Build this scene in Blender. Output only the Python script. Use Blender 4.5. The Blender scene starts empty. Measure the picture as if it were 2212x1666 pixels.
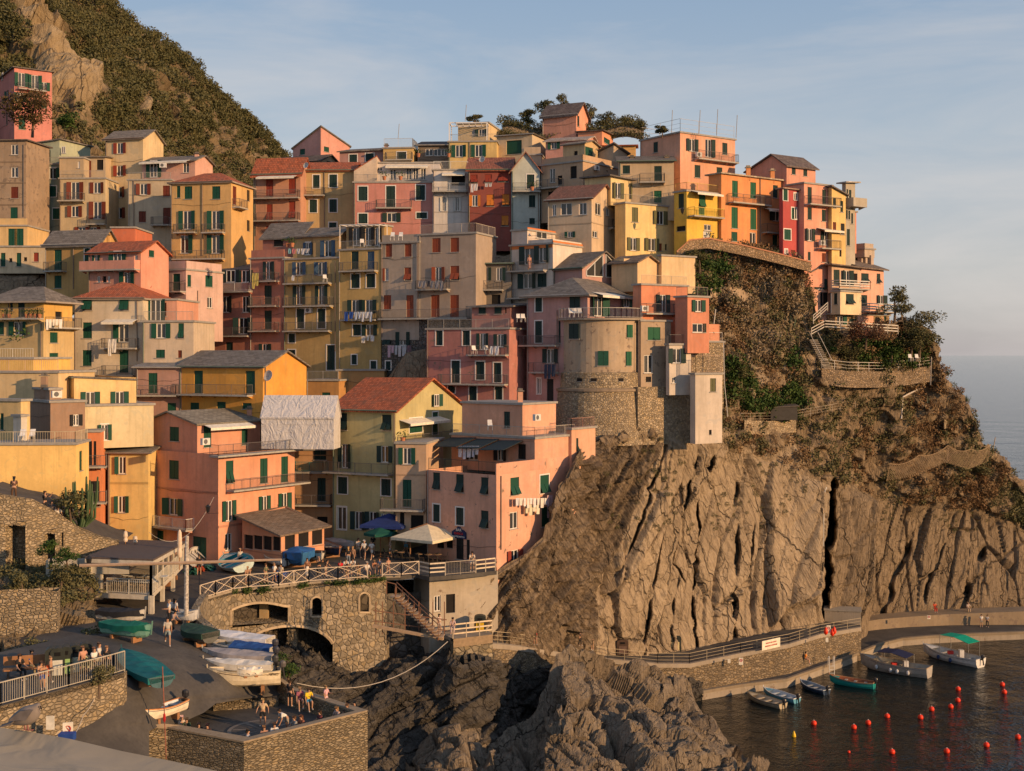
import bpy, math, random
import numpy as np
from mathutils import Vector, Matrix
random.seed(7); RS = np.random.RandomState(7)
V = Vector
SC = bpy.context.scene
COL = SC.collection
# ---------------- camera, world, sun ----------------
CH = 36.0; F = 2670.0; CX = 1106.0; HY = 766.0
cam_d = bpy.data.cameras.new('camera'); cam = bpy.data.objects.new('camera', cam_d); COL.objects.link(cam)
cam.location = (0, 0, CH); cam.rotation_euler = (math.radians(90), 0, 0)
cam_d.sensor_width = 36; cam_d.lens = 36 * F / 2212; cam_d.shift_y = -67 / 2212.0
cam_d.clip_start = 0.1; cam_d.clip_end = 60000
SC.camera = cam
SUN_AZ = 33.0     # degrees from +X towards the camera side (-Y)
SUN_EL = 13.0
world = bpy.data.worlds.new('World'); SC.world = world; world.use_nodes = True
wn = world.node_tree.nodes; wl = world.node_tree.links
for n in list(wn): wn.remove(n)
wo = wn.new('ShaderNodeOutputWorld'); bg = wn.new('ShaderNodeBackground'); bg.inputs[1].default_value = 0.15
sky = wn.new('ShaderNodeTexSky'); sky.sky_type = 'NISHITA'; sky.sun_disc = False
sky.sun_elevation = math.radians(SUN_EL); sky.sun_rotation = math.radians(90 + SUN_AZ)
sky.altitude = 40; sky.air_density = 1.0; sky.dust_density = 0.6; sky.ozone_density = 1.6
# thin high cirrus over the sky
tc = wn.new('ShaderNodeTexCoord'); mp = wn.new('ShaderNodeMapping'); mp.inputs['Scale'].default_value = (1.0, 1.0, 5.5)
mp.inputs['Rotation'].default_value = (0, math.radians(-9), 0)
cn = wn.new('ShaderNodeTexNoise'); cn.inputs['Scale'].default_value = 2.3; cn.inputs['Detail'].default_value = 9; cn.inputs['Roughness'].default_value = 0.6; cn.inputs['Distortion'].default_value = 0.5
cr = wn.new('ShaderNodeValToRGB'); cr.color_ramp.elements[0].position = 0.43; cr.color_ramp.elements[1].position = 0.75
cm = wn.new('ShaderNodeMath'); cm.operation = 'MULTIPLY'; cm.inputs[1].default_value = 0.55
mx = wn.new('ShaderNodeMix'); mx.data_type = 'RGBA'; mx.inputs[7].default_value = (4.2, 3.85, 3.6, 1)
wl.new(tc.outputs['Generated'], mp.inputs[0]); wl.new(mp.outputs[0], cn.inputs['Vector']); wl.new(cn.outputs['Fac'], cr.inputs[0])
wl.new(cr.outputs[0], cm.inputs[0]); sp_ = wn.new('ShaderNodeSeparateXYZ'); wl.new(tc.outputs['Generated'], sp_.inputs[0]); gr = wn.new('ShaderNodeValToRGB'); wl.new(sp_.outputs[2], gr.inputs[0])
for i_, (p_, c_) in enumerate(((0.0, (.40, .37, .39)), (.07, (.47, .46, .47)), (.17, (.37, .43, .50)), (.30, (.24, .34, .48)), (.7, (.16, .26, .45)))):
 e0 = gr.color_ramp.elements[i_] if i_ < 2 else gr.color_ramp.elements.new(p_); e0.position = p_; e0.color = (*c_, 1)
vm = wn.new('ShaderNodeVectorMath'); vm.operation = 'SCALE'; vm.inputs['Scale'].default_value = 6.2; wl.new(gr.outputs[0], vm.inputs[0])
hz = wn.new('ShaderNodeMix'); hz.data_type = 'RGBA'; hz.inputs[0].default_value = 0.86; wl.new(sky.outputs[0], hz.inputs[6]); wl.new(vm.outputs[0], hz.inputs[7])
wl.new(cm.outputs[0], mx.inputs[0]); wl.new(hz.outputs[2], mx.inputs[6])
wl.new(mx.outputs[2], bg.inputs[0]); wl.new(bg.outputs[0], wo.inputs[0])
sun_d = bpy.data.lights.new('sun', 'SUN'); sun = bpy.data.objects.new('sun', sun_d); COL.objects.link(sun)
sun_d.energy = 4.4; sun_d.angle = math.radians(0.6); sun_d.color = (1.0, 0.615, 0.305)
a_, e_ = math.radians(SUN_AZ), math.radians(SUN_EL)
SDIR = V((math.cos(a_) * math.cos(e_), -math.sin(a_) * math.cos(e_), math.sin(e_)))   # towards the sun
sun.rotation_euler = SDIR.to_track_quat('Z', 'Y').to_euler(); sun.location = (60, -60, 90)
SC.view_settings.view_transform = 'Standard'; SC.view_settings.look = 'None'
SC.view_settings.exposure = 0.27; SC.view_settings.gamma = 1
SC.cycles.max_bounces = 6; SC.cycles.diffuse_bounces = 3; SC.cycles.glossy_bounces = 3; SC.cycles.transmission_bounces = 3
SC.cycles.transparent_max_bounces = 8; SC.cycles.caustics_reflective = False; SC.cycles.caustics_refractive = False
# ---------------- pixel helpers ----------------
CROPS = {'Z': (0, 0, 1, 1), 'A': (0, 0, .3253, .3253), 'B': (0, 488, .3253, .3253), 'C': (0, 976, .3253, .3253),
 'D': (488, 216.9, .3253, .3253), 'E': (921.7, 216.9, .3253, .3253), 'F': (1409.7, 216.9, .3253, .3253),
 'G': (488, 704.9, .3253, .3253), 'H': (921.7, 650.6, .3253, .3253), 'I': (1409.7, 488, .4817, .4817),
 'J': (325.3, 1123.4, .3253, .3253), 'K': (867.5, 1123.4, .3254, .3254), 'L': (1507.3, 1286.1, .3187, .3187),
 'P': (1599.5, 515.1, .2451, .2451), 'Q': (0, 1409.7, .17158, .17158), 'R': (623.5, 1138.6, .1961, .1961), 'S': (379.5, 1165.7, .14706, .14706)}
def cv(c, x, y=0):
 q = CROPS[c]; return (q[0] + q[2] * x, q[1] + q[3] * y)
def P(x, y, Y, c='Z'):
 x, y = cv(c, x, y); return V(((x - CX) / F * Y, Y, CH - (y - HY) / F * Y))
def PZ(x, y, z, c='Z'):
 xx, yy = cv(c, x, y); return P(xx, yy, (CH - z) * F / (yy - HY))
# ---------------- materials ----------------
MATS = {}
def newmat(name):
 m = bpy.data.materials.new(name); m.use_nodes = True
 nt = m.node_tree; b = nt.nodes['Principled BSDF']; b.inputs['Specular IOR Level'].default_value = 0.25
 return m, nt, b
def N(nt, t, **kw):
 n = nt.nodes.new(t)
 for k, v in kw.items():
  if k in n.inputs.keys(): n.inputs[k].default_value = v
  else: setattr(n, k, v)
 return n
def mix(nt, fac, a, b, mode='MIX'):
 n = nt.nodes.new('ShaderNodeMix'); n.data_type = 'RGBA'; n.blend_type = mode
 for s, x in ((0, fac), (6, a), (7, b)):
  if isinstance(x, bpy.types.NodeSocket): nt.links.new(x, n.inputs[s])
  elif isinstance(x, (int, float)): n.inputs[s].default_value = x
  else: n.inputs[s].default_value = (x[0], x[1], x[2], 1)
 return n.outputs[2]
def ramp(nt, src, p0, p1, v0=0.0, v1=1.0):
 r = nt.nodes.new('ShaderNodeMapRange'); r.clamp = True
 r.inputs[1].default_value = p0; r.inputs[2].default_value = p1; r.inputs[3].default_value = v0; r.inputs[4].default_value = v1
 nt.links.new(src, r.inputs[0]); return r.outputs[0]
def coords(nt, scale=(1, 1, 1), rnd=True, kind='UV', rot=(0, 0, 0)):
 t = nt.nodes.new('ShaderNodeTexCoord'); m = nt.nodes.new('ShaderNodeMapping')
 m.inputs['Scale'].default_value = scale; m.inputs['Rotation'].default_value = rot
 nt.links.new(t.outputs[kind], m.inputs[0])
 if rnd:
  o = nt.nodes.new('ShaderNodeObjectInfo'); mm = nt.nodes.new('ShaderNodeMath'); mm.operation = 'MULTIPLY'; mm.inputs[1].default_value = 57
  nt.links.new(o.outputs['Random'], mm.inputs[0]); nt.links.new(mm.outputs[0], m.inputs['Location'])
 return m.outputs[0]
def noise(nt, vec, scale, detail=4, rough=.55, dist=0.0):
 n = N(nt, 'ShaderNodeTexNoise', Scale=scale, Detail=detail, Roughness=rough, Distortion=dist); nt.links.new(vec, n.inputs['Vector']); return n.outputs['Fac']
def bump(nt, b, h, strength=.3, dist=.05):
 n = N(nt, 'ShaderNodeBump', Strength=strength, Distance=dist); nt.links.new(h, n.inputs['Height']); nt.links.new(n.outputs[0], b.inputs['Normal'])
def setc(nt, b, c): nt.links.new(c, b.inputs['Base Color'])
def dk(c, k): return tuple(x * k for x in c)
def plain(name, col, rough=.7, metal=0, var=.15, sc=3.0):
 key = ('pl', name, tuple(col), rough)
 if key in MATS: return MATS[key]
 m, nt, b = newmat(name); b.inputs['Roughness'].default_value = rough; b.inputs['Metallic'].default_value = metal
 f = noise(nt, coords(nt, kind='Object'), sc, 3); setc(nt, b, mix(nt, ramp(nt, f, .3, .7), dk(col, 1 - var), dk(col, 1 + var)))
 MATS[key] = m; return m
def stucco(col, worn=0.0):
 key = ('st', tuple(col), worn)
 if key in MATS: return MATS[key]
 m, nt, b = newmat('plaster'); b.inputs['Roughness'].default_value = .9
 uv = coords(nt, kind='Object'); f1 = noise(nt, uv, .35, 5, .6); f2 = noise(nt, uv, 3.0, 5, .65); f5 = noise(nt, uv, .9, 3, .5, 1.5)
 st = noise(nt, coords(nt, (2.2, 2.2, .16), kind='Object'), 1.0, 5, .65)
 c = mix(nt, ramp(nt, f1, .3, .72), dk(col, 1.1), dk(col, .78))
 c = mix(nt, ramp(nt, f2, .45, .8, 0, .45), c, dk(col, .68))
 c = mix(nt, ramp(nt, st, .50, .76, 0, .72), c, (col[0] * .55 + .04, col[1] * .55 + .035, col[2] * .5 + .03))
 c = mix(nt, ramp(nt, st, .42, .2, 0, .3), c, (min(1, col[0] * 1.0 + .05), min(1, col[1] + .06), min(1, col[2] + .06)))
 c = mix(nt, ramp(nt, f5, .60, .63, 0, .5), c, (col[0] * .72 + .03, col[1] * .78 + .03, col[2] * .85 + .03)); c = mix(nt, ramp(nt, f5, .33, .30, 0, .35), c, (col[0] * 1.02 + .04, col[1] * 1.02 + .05, col[2] * 1.02 + .05))
 if worn:
  w = noise(nt, uv, 1.1, 8, .72); c = mix(nt, ramp(nt, w, .62 - worn * .12, .66 - worn * .12), c, (.2, .15, .11))
 setc(nt, b, c); bump(nt, b, f2, .25, .03); MATS[key] = m; return m
def stone(col, sc=2.2, mortar=.3, name='stone_wall', asp=1.0):
 key = ('stn', name, tuple(col), sc)
 if key in MATS: return MATS[key]
 m, nt, b = newmat(name); b.inputs['Roughness'].default_value = .95
 uv0 = coords(nt, (1 / asp, 1 / asp, 1), rnd=False, kind='Object')
 wv = N(nt, 'ShaderNodeTexNoise', Scale=1.7, Detail=2.0); nt.links.new(uv0, wv.inputs['Vector'])
 add = N(nt, 'ShaderNodeMix', data_type='RGBA', blend_type='LINEAR_LIGHT'); add.inputs[0].default_value = .07
 nt.links.new(uv0, add.inputs[6]); nt.links.new(wv.outputs['Color'], add.inputs[7]); uv = add.outputs[2]
 vo = N(nt, 'ShaderNodeTexVoronoi', Scale=sc); vo.feature = 'F1'; nt.links.new(uv, vo.inputs['Vector'])
 ve = N(nt, 'ShaderNodeTexVoronoi', Scale=sc); ve.feature = 'DISTANCE_TO_EDGE'; nt.links.new(uv, ve.inputs['Vector'])
 sep = nt.nodes.new('ShaderNodeSeparateColor'); nt.links.new(vo.outputs['Color'], sep.inputs[0])
 c = mix(nt, sep.outputs[0], dk(col, .55), dk(col, 1.35)); c = mix(nt, ramp(nt, sep.outputs[1], .6, 1, 0, .6), c, (col[0] * 1.25, col[1] * 1.1, col[2] * .8))
 f = noise(nt, uv, 5, 5, .65); c = mix(nt, ramp(nt, f, .4, .75, 0, .5), c, dk(col, .5))
 big = noise(nt, uv, .3, 4, .6); c = mix(nt, ramp(nt, big, .4, .7, 0, .45), c, dk(col, .45))
 c = mix(nt, ramp(nt, ve.outputs['Distance'], .0, .09, .85, 0), c, dk(col, mortar)); setc(nt, b, c)
 hh = nt.nodes.new('ShaderNodeMath'); hh.operation = 'ADD'; nt.links.new(ramp(nt, ve.outputs['Distance'], 0, .16), hh.inputs[0]); nt.links.new(f, hh.inputs[1])
 bump(nt, b, hh.outputs[0], .9, .10); MATS[key] = m; return m
def tiles(col, kind='terra'):
 key = ('tl', tuple(col), kind)
 if key in MATS: return MATS[key]
 m, nt, b = newmat('roof_tiles' if kind == 'terra' else 'slate_roof'); b.inputs['Roughness'].default_value = .9
 uv = coords(nt)
 if kind == 'terra':
  br = N(nt, 'ShaderNodeTexBrick', Scale=1.0); br.inputs['Brick Width'].default_value = .22; br.inputs['Row Height'].default_value = .38
  br.offset = 0; sh = .03
 else:
  br = N(nt, 'ShaderNodeTexBrick', Scale=1.0); br.inputs['Brick Width'].default_value = .55; br.inputs['Row Height'].default_value = .32; sh = .02
 br.inputs['Mortar Size'].default_value = sh; br.inputs['Bias'].default_value = 0; br.inputs['Mortar Smooth'].default_value = .6
 br.inputs['Color1'].default_value = (*dk(col, .72), 1); br.inputs['Color2'].default_value = (*dk(col, 1.25), 1); br.inputs['Mortar'].default_value = (*dk(col, .35), 1)
 nt.links.new(uv, br.inputs['Vector']); f = noise(nt, uv, 1.2, 6, .65)
 c = mix(nt, ramp(nt, f, .45, .75, 0, .6), br.outputs['Color'], (.10, .085, .065) if kind == 'terra' else (.22, .19, .15)); setc(nt, b, c)
 iv = nt.nodes.new('ShaderNodeMath'); iv.operation = 'SUBTRACT'; nt.links.new(f, iv.inputs[0]); nt.links.new(br.outputs['Fac'], iv.inputs[1])
 bump(nt, b, iv.outputs[0], .7, .06); MATS[key] = m; return m
def slat(col):
 key = ('sl', tuple(col))
 if key in MATS: return MATS[key]
 m, nt, b = newmat('shutter_paint'); b.inputs['Roughness'].default_value = .6
 w = N(nt, 'ShaderNodeTexWave', Scale=5.5); w.bands_direction = 'Y'; uv = coords(nt); nt.links.new(uv, w.inputs['Vector'])
 f = noise(nt, uv, 2.0, 3); c = mix(nt, ramp(nt, w.outputs['Fac'], .2, .9), dk(col, .55), dk(col, 1.15)); c = mix(nt, ramp(nt, f, .4, .7, 0, .4), c, dk(col, .8)); setc(nt, b, c)
 bump(nt, b, w.outputs['Fac'], .5, .02); MATS[key] = m; return m
def glass():
 if 'glass' in MATS: return MATS['glass']
 m, nt, b = newmat('window_glass'); b.inputs['Roughness'].default_value = .06; b.inputs['Specular IOR Level'].default_value = .6
 o = nt.nodes.new('ShaderNodeObjectInfo'); setc(nt, b, mix(nt, o.outputs['Random'], (.012, .014, .018), (.06, .06, .055))); MATS['glass'] = m; return m
def rockmat(name, c1, c2, c3, sc=1.0, rot=(0, 0, 0), thr=.5):
 m, nt, b = newmat(name); b.inputs['Roughness'].default_value = .92
 oc = coords(nt, (1, 1, 1), rnd=False, kind='Object'); f1 = noise(nt, oc, .12 * sc, 6, .6); f2 = noise(nt, oc, 1.1 * sc, 7, .68)
 t1 = nt.nodes.new('ShaderNodeMapping'); t1.inputs['Rotation'].default_value = rot; nt.links.new(oc, t1.inputs[0])
 t2 = nt.nodes.new('ShaderNodeMapping'); t2.inputs['Scale'].default_value = (3.2 * sc, 1.0 * sc, .22 * sc); nt.links.new(t1.outputs[0], t2.inputs[0])
 f3 = noise(nt, t2.outputs[0], 1.0, 6, .7, .4)
 c = mix(nt, ramp(nt, f1, .35, .65), c1, c2); c = mix(nt, ramp(nt, f3, thr, thr + .2, 0, .85), c, c3)
 c = mix(nt, ramp(nt, f2, .5, .8, 0, .75), c, dk(c1, .42)); c = mix(nt, ramp(nt, f2, .42, .2, 0, .5), c, (min(1, c2[0] * 1.35), c2[1] * 1.3, c2[2] * 1.2)); setc(nt, b, c)
 wz = N(nt, 'ShaderNodeTexNoise', Scale=.5 * sc, Detail=4.0); nt.links.new(oc, wz.inputs['Vector']); wa = N(nt, 'ShaderNodeMix', data_type='RGBA', blend_type='LINEAR_LIGHT'); wa.inputs[0].default_value = 1.1
 cm_ = nt.nodes.new('ShaderNodeMapping'); cm_.inputs['Scale'].default_value = (1.0, .8, .26); nt.links.new(t1.outputs[0], wa.inputs[6]); nt.links.new(wz.outputs['Color'], wa.inputs[7]); nt.links.new(wa.outputs[2], cm_.inputs[0])
 hs = []
 for vs, wd, am in ((.17 * sc, .014, .85), (.75 * sc, .022, .4)):
  vo = N(nt, 'ShaderNodeTexVoronoi', Scale=vs); vo.feature = 'DISTANCE_TO_EDGE'; nt.links.new(cm_.outputs[0], vo.inputs['Vector']); k_ = ramp(nt, vo.outputs['Distance'], 0, wd, am, 0); c = mix(nt, k_, c, dk(c3, .3)); hs.append(k_)
 vc = N(nt, 'ShaderNodeTexVoronoi', Scale=1.1 * sc); nt.links.new(cm_.outputs[0], vc.inputs['Vector']); sp2 = nt.nodes.new('ShaderNodeSeparateColor'); nt.links.new(vc.outputs['Color'], sp2.inputs[0]); c = mix(nt, ramp(nt, sp2.outputs[0], 0, 1, 0, .35), c, dk(c1, .62)); setc(nt, b, c)
 ad = nt.nodes.new('ShaderNodeMath'); ad.operation = 'ADD'; nt.links.new(f3, ad.inputs[0]); nt.links.new(f2, ad.inputs[1])
 a2 = nt.nodes.new('ShaderNodeMath'); a2.operation = 'SUBTRACT'; nt.links.new(ad.outputs[0], a2.inputs[0]); nt.links.new(hs[0], a2.inputs[1]); a3 = nt.nodes.new('ShaderNodeMath'); a3.operation = 'SUBTRACT'; nt.links.new(a2.outputs[0], a3.inputs[0]); nt.links.new(hs[1], a3.inputs[1])
 a4 = nt.nodes.new('ShaderNodeMath'); a4.operation = 'MULTIPLY_ADD'; nt.links.new(sp2.outputs[1], a4.inputs[0]); a4.inputs[1].default_value = .6; nt.links.new(a3.outputs[0], a4.inputs[2]); bump(nt, b, a4.outputs[0], 1.0, .35)
 return m
def foliage(name, c1, c2):
 key = ('fo', name)
 if key in MATS: return MATS[key]
 m, nt, b = newmat(name); b.inputs['Roughness'].default_value = .75
 oc = coords(nt, rnd=False, kind='Object'); f = noise(nt, oc, .45, 4, .6); g = noise(nt, oc, 4.0, 3, .6)
 c = mix(nt, ramp(nt, f, .35, .65), c1, c2); c = mix(nt, ramp(nt, g, .35, .7, 0, .6), c, dk(c1, .5)); setc(nt, b, c)
 b.inputs['Subsurface Weight'].default_value = 0
 MATS[key] = m; return m
WHITE = (.66, .63, .58)
GREEN = (.012, .075, .048)
# ---------------- mesh builder ----------------
class MB:
 def __init__(s): s.v = []; s.f = []; s.m = []; s.mats = []; s.sm = False
 def mi(s, m):
  if m not in s.mats: s.mats.append(m)
  return s.mats.index(m)
 def face(s, pts, m):
  n = len(s.v); s.v += [tuple(p) for p in pts]; s.f.append(tuple(range(n, n + len(pts)))); s.m.append(s.mi(m))
 def hexa(s, p, m):   # 8 points: bottom 4 ccw, top 4 ccw
  n = len(s.v); s.v += [tuple(q) for q in p]; k = s.mi(m)
  for f in ((3, 2, 1, 0), (4, 5, 6, 7), (0, 1, 5, 4), (1, 2, 6, 5), (2, 3, 7, 6), (3, 0, 4, 7)): s.f.append(tuple(n + i for i in f)); s.m.append(k)
 def box(s, c, size, m, rz=0):
  x, y, z = (q / 2 for q in size); ca, sa = math.cos(rz), math.sin(rz); c = V(c)
  s.hexa([(c.x + ca * a - sa * b, c.y + sa * a + ca * b, c.z + d) for d in (-z, z) for a, b in ((-x, -y), (x, -y), (x, y), (-x, y))], m)
 def slab(s, pts, th, m, up=V((0, 0, 1))):   # thick polygon, pts ccw seen from above, th downwards
  pts = [V(p) for p in pts]; lo = [p - up * th for p in pts]; n = len(pts)
  s.face(pts, m); s.face(lo[::-1], m)
  for i in range(n): s.face([lo[i], lo[(i + 1) % n], pts[(i + 1) % n], pts[i]], m)
 def tube(s, a, b, r, m, n=5, r2=None, cap=True):
  a = V(a); b = V(b); d = b - a
  if d.length < 1e-6: return
  d.normalize(); u = d.orthogonal().normalized(); w = d.cross(u); r2 = r if r2 is None else r2
  k = len(s.v); mi = s.mi(m)
  for p, q in ((a, r), (b, r2)):
   for i in range(n):
    t = 2 * math.pi * i / n; s.v.append(tuple(p + u * (math.cos(t) * q) + w * (math.sin(t) * q)))
  for i in range(n): j = (i + 1) % n; s.f.append((k + i, k + j, k + n + j, k + n + i)); s.m.append(mi)
  if cap: s.f.append(tuple(k + i for i in range(n))[::-1]); s.m.append(mi); s.f.append(tuple(k + n + i for i in range(n))); s.m.append(mi)
 def path(s, pts, r, m, n=5):
  for a, b in zip(pts[:-1], pts[1:]): s.tube(a, b, r, m, n)
 def lathe(s, c, prof, m, n=12, sx=1, sy=1):
  c = V(c); k = len(s.v); mi = s.mi(m)
  for r, z in prof:
   for i in range(n): t = 2 * math.pi * i / n; s.v.append((c.x + r * sx * math.cos(t), c.y + r * sy * math.sin(t), c.z + z))
  for j in range(len(prof) - 1):
   for i in range(n): q = (i + 1) % n; s.f.append((k + j * n + i, k + j * n + q, k + (j + 1) * n + q, k + (j + 1) * n + i)); s.m.append(mi)
  s.f.append(tuple(k + i for i in range(n))[::-1]); s.m.append(mi); e = k + (len(prof) - 1) * n; s.f.append(tuple(e + i for i in range(n))); s.m.append(mi)
 def grid(s, rows, m, flip=False):
  k = len(s.v); mi = s.mi(m); nr, ncl = len(rows), len(rows[0])
  for r in rows: s.v += [tuple(p) for p in r]
  for j in range(nr - 1):
   for i in range(ncl - 1):
    a = k + j * ncl + i; f = (a, a + 1, a + ncl + 1, a + ncl); s.f.append(f[::-1] if flip else f); s.m.append(mi)
 def build(s, name, parent=None, org=None, smooth=False):
  o3 = V(org) if org is not None else (V(parent['_o']) if parent is not None and '_o' in parent else V((0, 0, 0)))
  me = bpy.data.meshes.new(name); vs = [(x - o3.x, y - o3.y, z - o3.z) for x, y, z in s.v]
  me.from_pydata(vs, [], s.f); me.polygons.foreach_set('material_index', s.m)
  for m in s.mats: me.materials.append(m)
  autouv(me, o3)
  if smooth or s.sm: me.polygons.foreach_set('use_smooth', [True] * len(me.polygons))
  o = bpy.data.objects.new(name, me); COL.objects.link(o)
  if parent is not None: o.parent = parent; o['_o'] = tuple(o3)
  else: o.location = o3; o['_o'] = tuple(o3)
  return o
def autouv(me, off=V((0, 0, 0))):
 nl = len(me.loops)
 if nl == 0: return
 uvl = me.uv_layers.new(name='UVMap')
 co = np.empty(len(me.vertices) * 3); me.vertices.foreach_get('co', co); co = co.reshape(-1, 3) + np.array(off)
 li = np.empty(nl, dtype=np.int64); me.loops.foreach_get('vertex_index', li)
 npoly = len(me.polygons); nr = np.empty(npoly * 3); me.polygons.foreach_get('normal', nr); nr = nr.reshape(-1, 3)
 tot = np.empty(npoly, dtype=np.int64); me.polygons.foreach_get('loop_total', tot)
 pn = np.repeat(nr, tot, axis=0); p = co[li]
 h = np.stack([-pn[:, 1], pn[:, 0], np.zeros(nl)], 1); ln = np.linalg.norm(h, axis=1); flat = ln < 1e-3
 h[flat] = (1, 0, 0); ln[flat] = 1; h /= ln[:, None]
 w = np.cross(pn, h); uv = np.stack([(p * h).sum(1), (p * w).sum(1)], 1); uvl.data.foreach_set('uv', uv.ravel())
def empty(name, loc):
 o = bpy.data.objects.new(name, None); o.location = loc; o.empty_display_size = .5; COL.objects.link(o); o['_o'] = tuple(loc); return o
def tag(o, label=None, cat=None, group=None, kind=None):
 if label: o['label'] = label
 if cat: o['category'] = cat
 if group: o['group'] = group
 if kind: o['kind'] = kind
 return o
def thing(name, loc, label, cat, group=None): return tag(empty(name, loc), label, cat, group)
def interp(x, tab):
 if x <= tab[0][0]: return tab[0][1]
 for (a, b), (c, d) in zip(tab[:-1], tab[1:]):
  if x <= c: return b + (d - b) * (x - a) / (c - a)
 return tab[-1][1]
# railing along 3D points
def railing(pts, h=1.0, col=(.25, .24, .22), kind='bars', gap=.14, r=.018, post=1.8, name='railing', parent=None, org=None):
 m = plain('rail_metal', col, .6); mb = MB()
 for a, b in zip(pts[:-1], pts[1:]):
  a = V(a); b = V(b); L = (b - a).length; up = V((0, 0, h))
  if L < .05: continue
  n = max(1, round(L / post))
  if kind in ('bars', 'planks', 'cross', 'wire'):
   for i in range(n + 1): p = a.lerp(b, i / n); mb.tube(p, p + up, r * (3.2 if kind == 'cross' else 1.6 if kind != 'planks' else 2.4), m, 4)
  if kind == 'bars':
   mb.tube(a + up, b + up, r * 1.6, m, 4); mb.tube(a + up * .1, b + up * .1, r * 1.2, m, 4)
   k = max(1, int(L / gap))
   for i in range(1, k): p = a.lerp(b, i / k); mb.tube(p + up * .1, p + up, r * .75, m, 3, cap=False)
  elif kind == 'planks':
   for q in (.32, .62, .95):
    d = (b - a).normalized(); mb.hexa([a + V((0, 0, h * q - .06)) , b + V((0, 0, h * q - .06)), b + V((-d.y * .04, d.x * .04, h * q - .06)), a + V((-d.y * .04, d.x * .04, h * q - .06)), a + V((0, 0, h * q + .06)), b + V((0, 0, h * q + .06)), b + V((-d.y * .04, d.x * .04, h * q + .06)), a + V((-d.y * .04, d.x * .04, h * q + .06))], m)
  elif kind == 'wire':
   for q in (1, .66, .33): mb.tube(a + up * q, b + up * q, r * (1.3 if q == 1 else .8), m, 4)
  elif kind == 'cross':
   mb.tube(a + up, b + up, r * 2.2, m, 4); mb.tube(a + up * .12, b + up * .12, r * 2.2, m, 4)
   for i in range(n):
    p = a.lerp(b, i / n); q = a.lerp(b, (i + 1) / n)
    mb.tube(p + up * .12, q + up, r * 1.7, m, 4); mb.tube(q + up * .12, p + up, r * 1.7, m, 4)
    for t in range(1, 10):
     for s in (1, -1):
      x0 = t / 10; x1 = x0 + s * .3
      if 0 <= x1 <= 1: mb.tube(p.lerp(q, x0) + up * .14, p.lerp(q, x1) + up * .98, r * .3, m, 3, cap=False)
 return mb.build(name, parent, org)
# ---------------- houses ----------------
BASES = []
YMAP = [(60, 60), (84, 84), (93, 103), (105, 114), (112, 121), (121, 129), (128, 138), (132, 141), (142, 150), (150, 157), (158, 165), (200, 207)]
SCOL = {'g': GREEN, 'br': (.16, .035, .018), 'rb': (.30, .07, .03), 'bl': (.05, .10, .17), 'or': (.60, .20, .03), 'dk': (.02, .02, .02), 'wh': (.62, .62, .58), 'ol': (.13, .13, .06), 'bg': (.015, .11, .055), 'dg': (.015, .04, .035), 'red': (.28, .05, .03)}
DIM = {'s': (.95, 1.45), 'h': (.95, 1.5), 'd': (1.05, 2.3), 'o': (.95, 1.45), 'p': (1.1, 2.3), 'w': (.9, 1.3), 'k': (.9, 1.4), 'g': (2.6, 2.4), 'A': (1.0, 1.9)}
class Face:
 def __init__(s, O, t, n, L, H): s.O, s.t, s.n, s.L, s.H = O, t, n, L, H; s.holes = []; s.hl = s.hr = 0
 def pt(s, u, v, d=0): return s.O + s.t * u + V((0, 0, v)) + s.n * d
 def proj(s, x, y, d=0):      # D pixel -> u,v on the plane
  ray = V(((x - CX) / F, 1, -(y - HY) / F)); c = V((0, 0, CH)); o = s.O + s.n * d
  lam = (o - c).dot(s.n) / ray.dot(s.n); p = c + ray * lam
  return (p - s.O).dot(s.t), p.z - s.O.z
 def box(s, mb, u0, u1, v0, v1, d0, d1, m):
  q = s.pt
  mb.hexa([q(u0, v0, d1), q(u1, v0, d1), q(u1, v0, d0), q(u0, v0, d0), q(u0, v1, d1), q(u1, v1, d1), q(u1, v1, d0), q(u0, v1, d0)], m)
 def wall(s, mb, m, dep=.16):
  us = {0, s.L}; vs = {0, s.H}; hs = []
  for (a, b, c, d) in s.holes:
   a, b, c, d = max(a, .02), min(b, s.L - .02), max(c, .0), min(d, s.H - .02)
   if b - a > .1 and d - c > .1: hs.append((a, b, c, d)); us |= {a, b}; vs |= {c, d}
  us = sorted(us); vs = sorted(vs)
  for i in range(len(us) - 1):
   if us[i + 1] - us[i] < 1e-5: continue
   uc = (us[i] + us[i + 1]) / 2; run = None
   for j in range(len(vs) - 1):
    vc = (vs[j] + vs[j + 1]) / 2; inh = any(a < uc < b and c < vc < d for a, b, c, d in hs)
    if inh:
     if run is not None: mb.face([s.pt(us[i], run), s.pt(us[i + 1], run), s.pt(us[i + 1], vs[j]), s.pt(us[i], vs[j])], m); run = None
    elif run is None: run = vs[j]
   if run is not None: mb.face([s.pt(us[i], run), s.pt(us[i + 1], run), s.pt(us[i + 1], s.H), s.pt(us[i], s.H)], m)
  q = s.pt
  for a, b, c, d in hs:
   mb.face([q(a, c), q(b, c), q(b, c, -dep), q(a, c, -dep)], m); mb.face([q(a, d, -dep), q(b, d, -dep), q(b, d), q(a, d)], m)
   mb.face([q(a, c), q(a, c, -dep), q(a, d, -dep), q(a, d)], m); mb.face([q(b, c, -dep), q(b, c), q(b, d), q(b, d, -dep)], m)
  s.real = hs
  return hs
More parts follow.
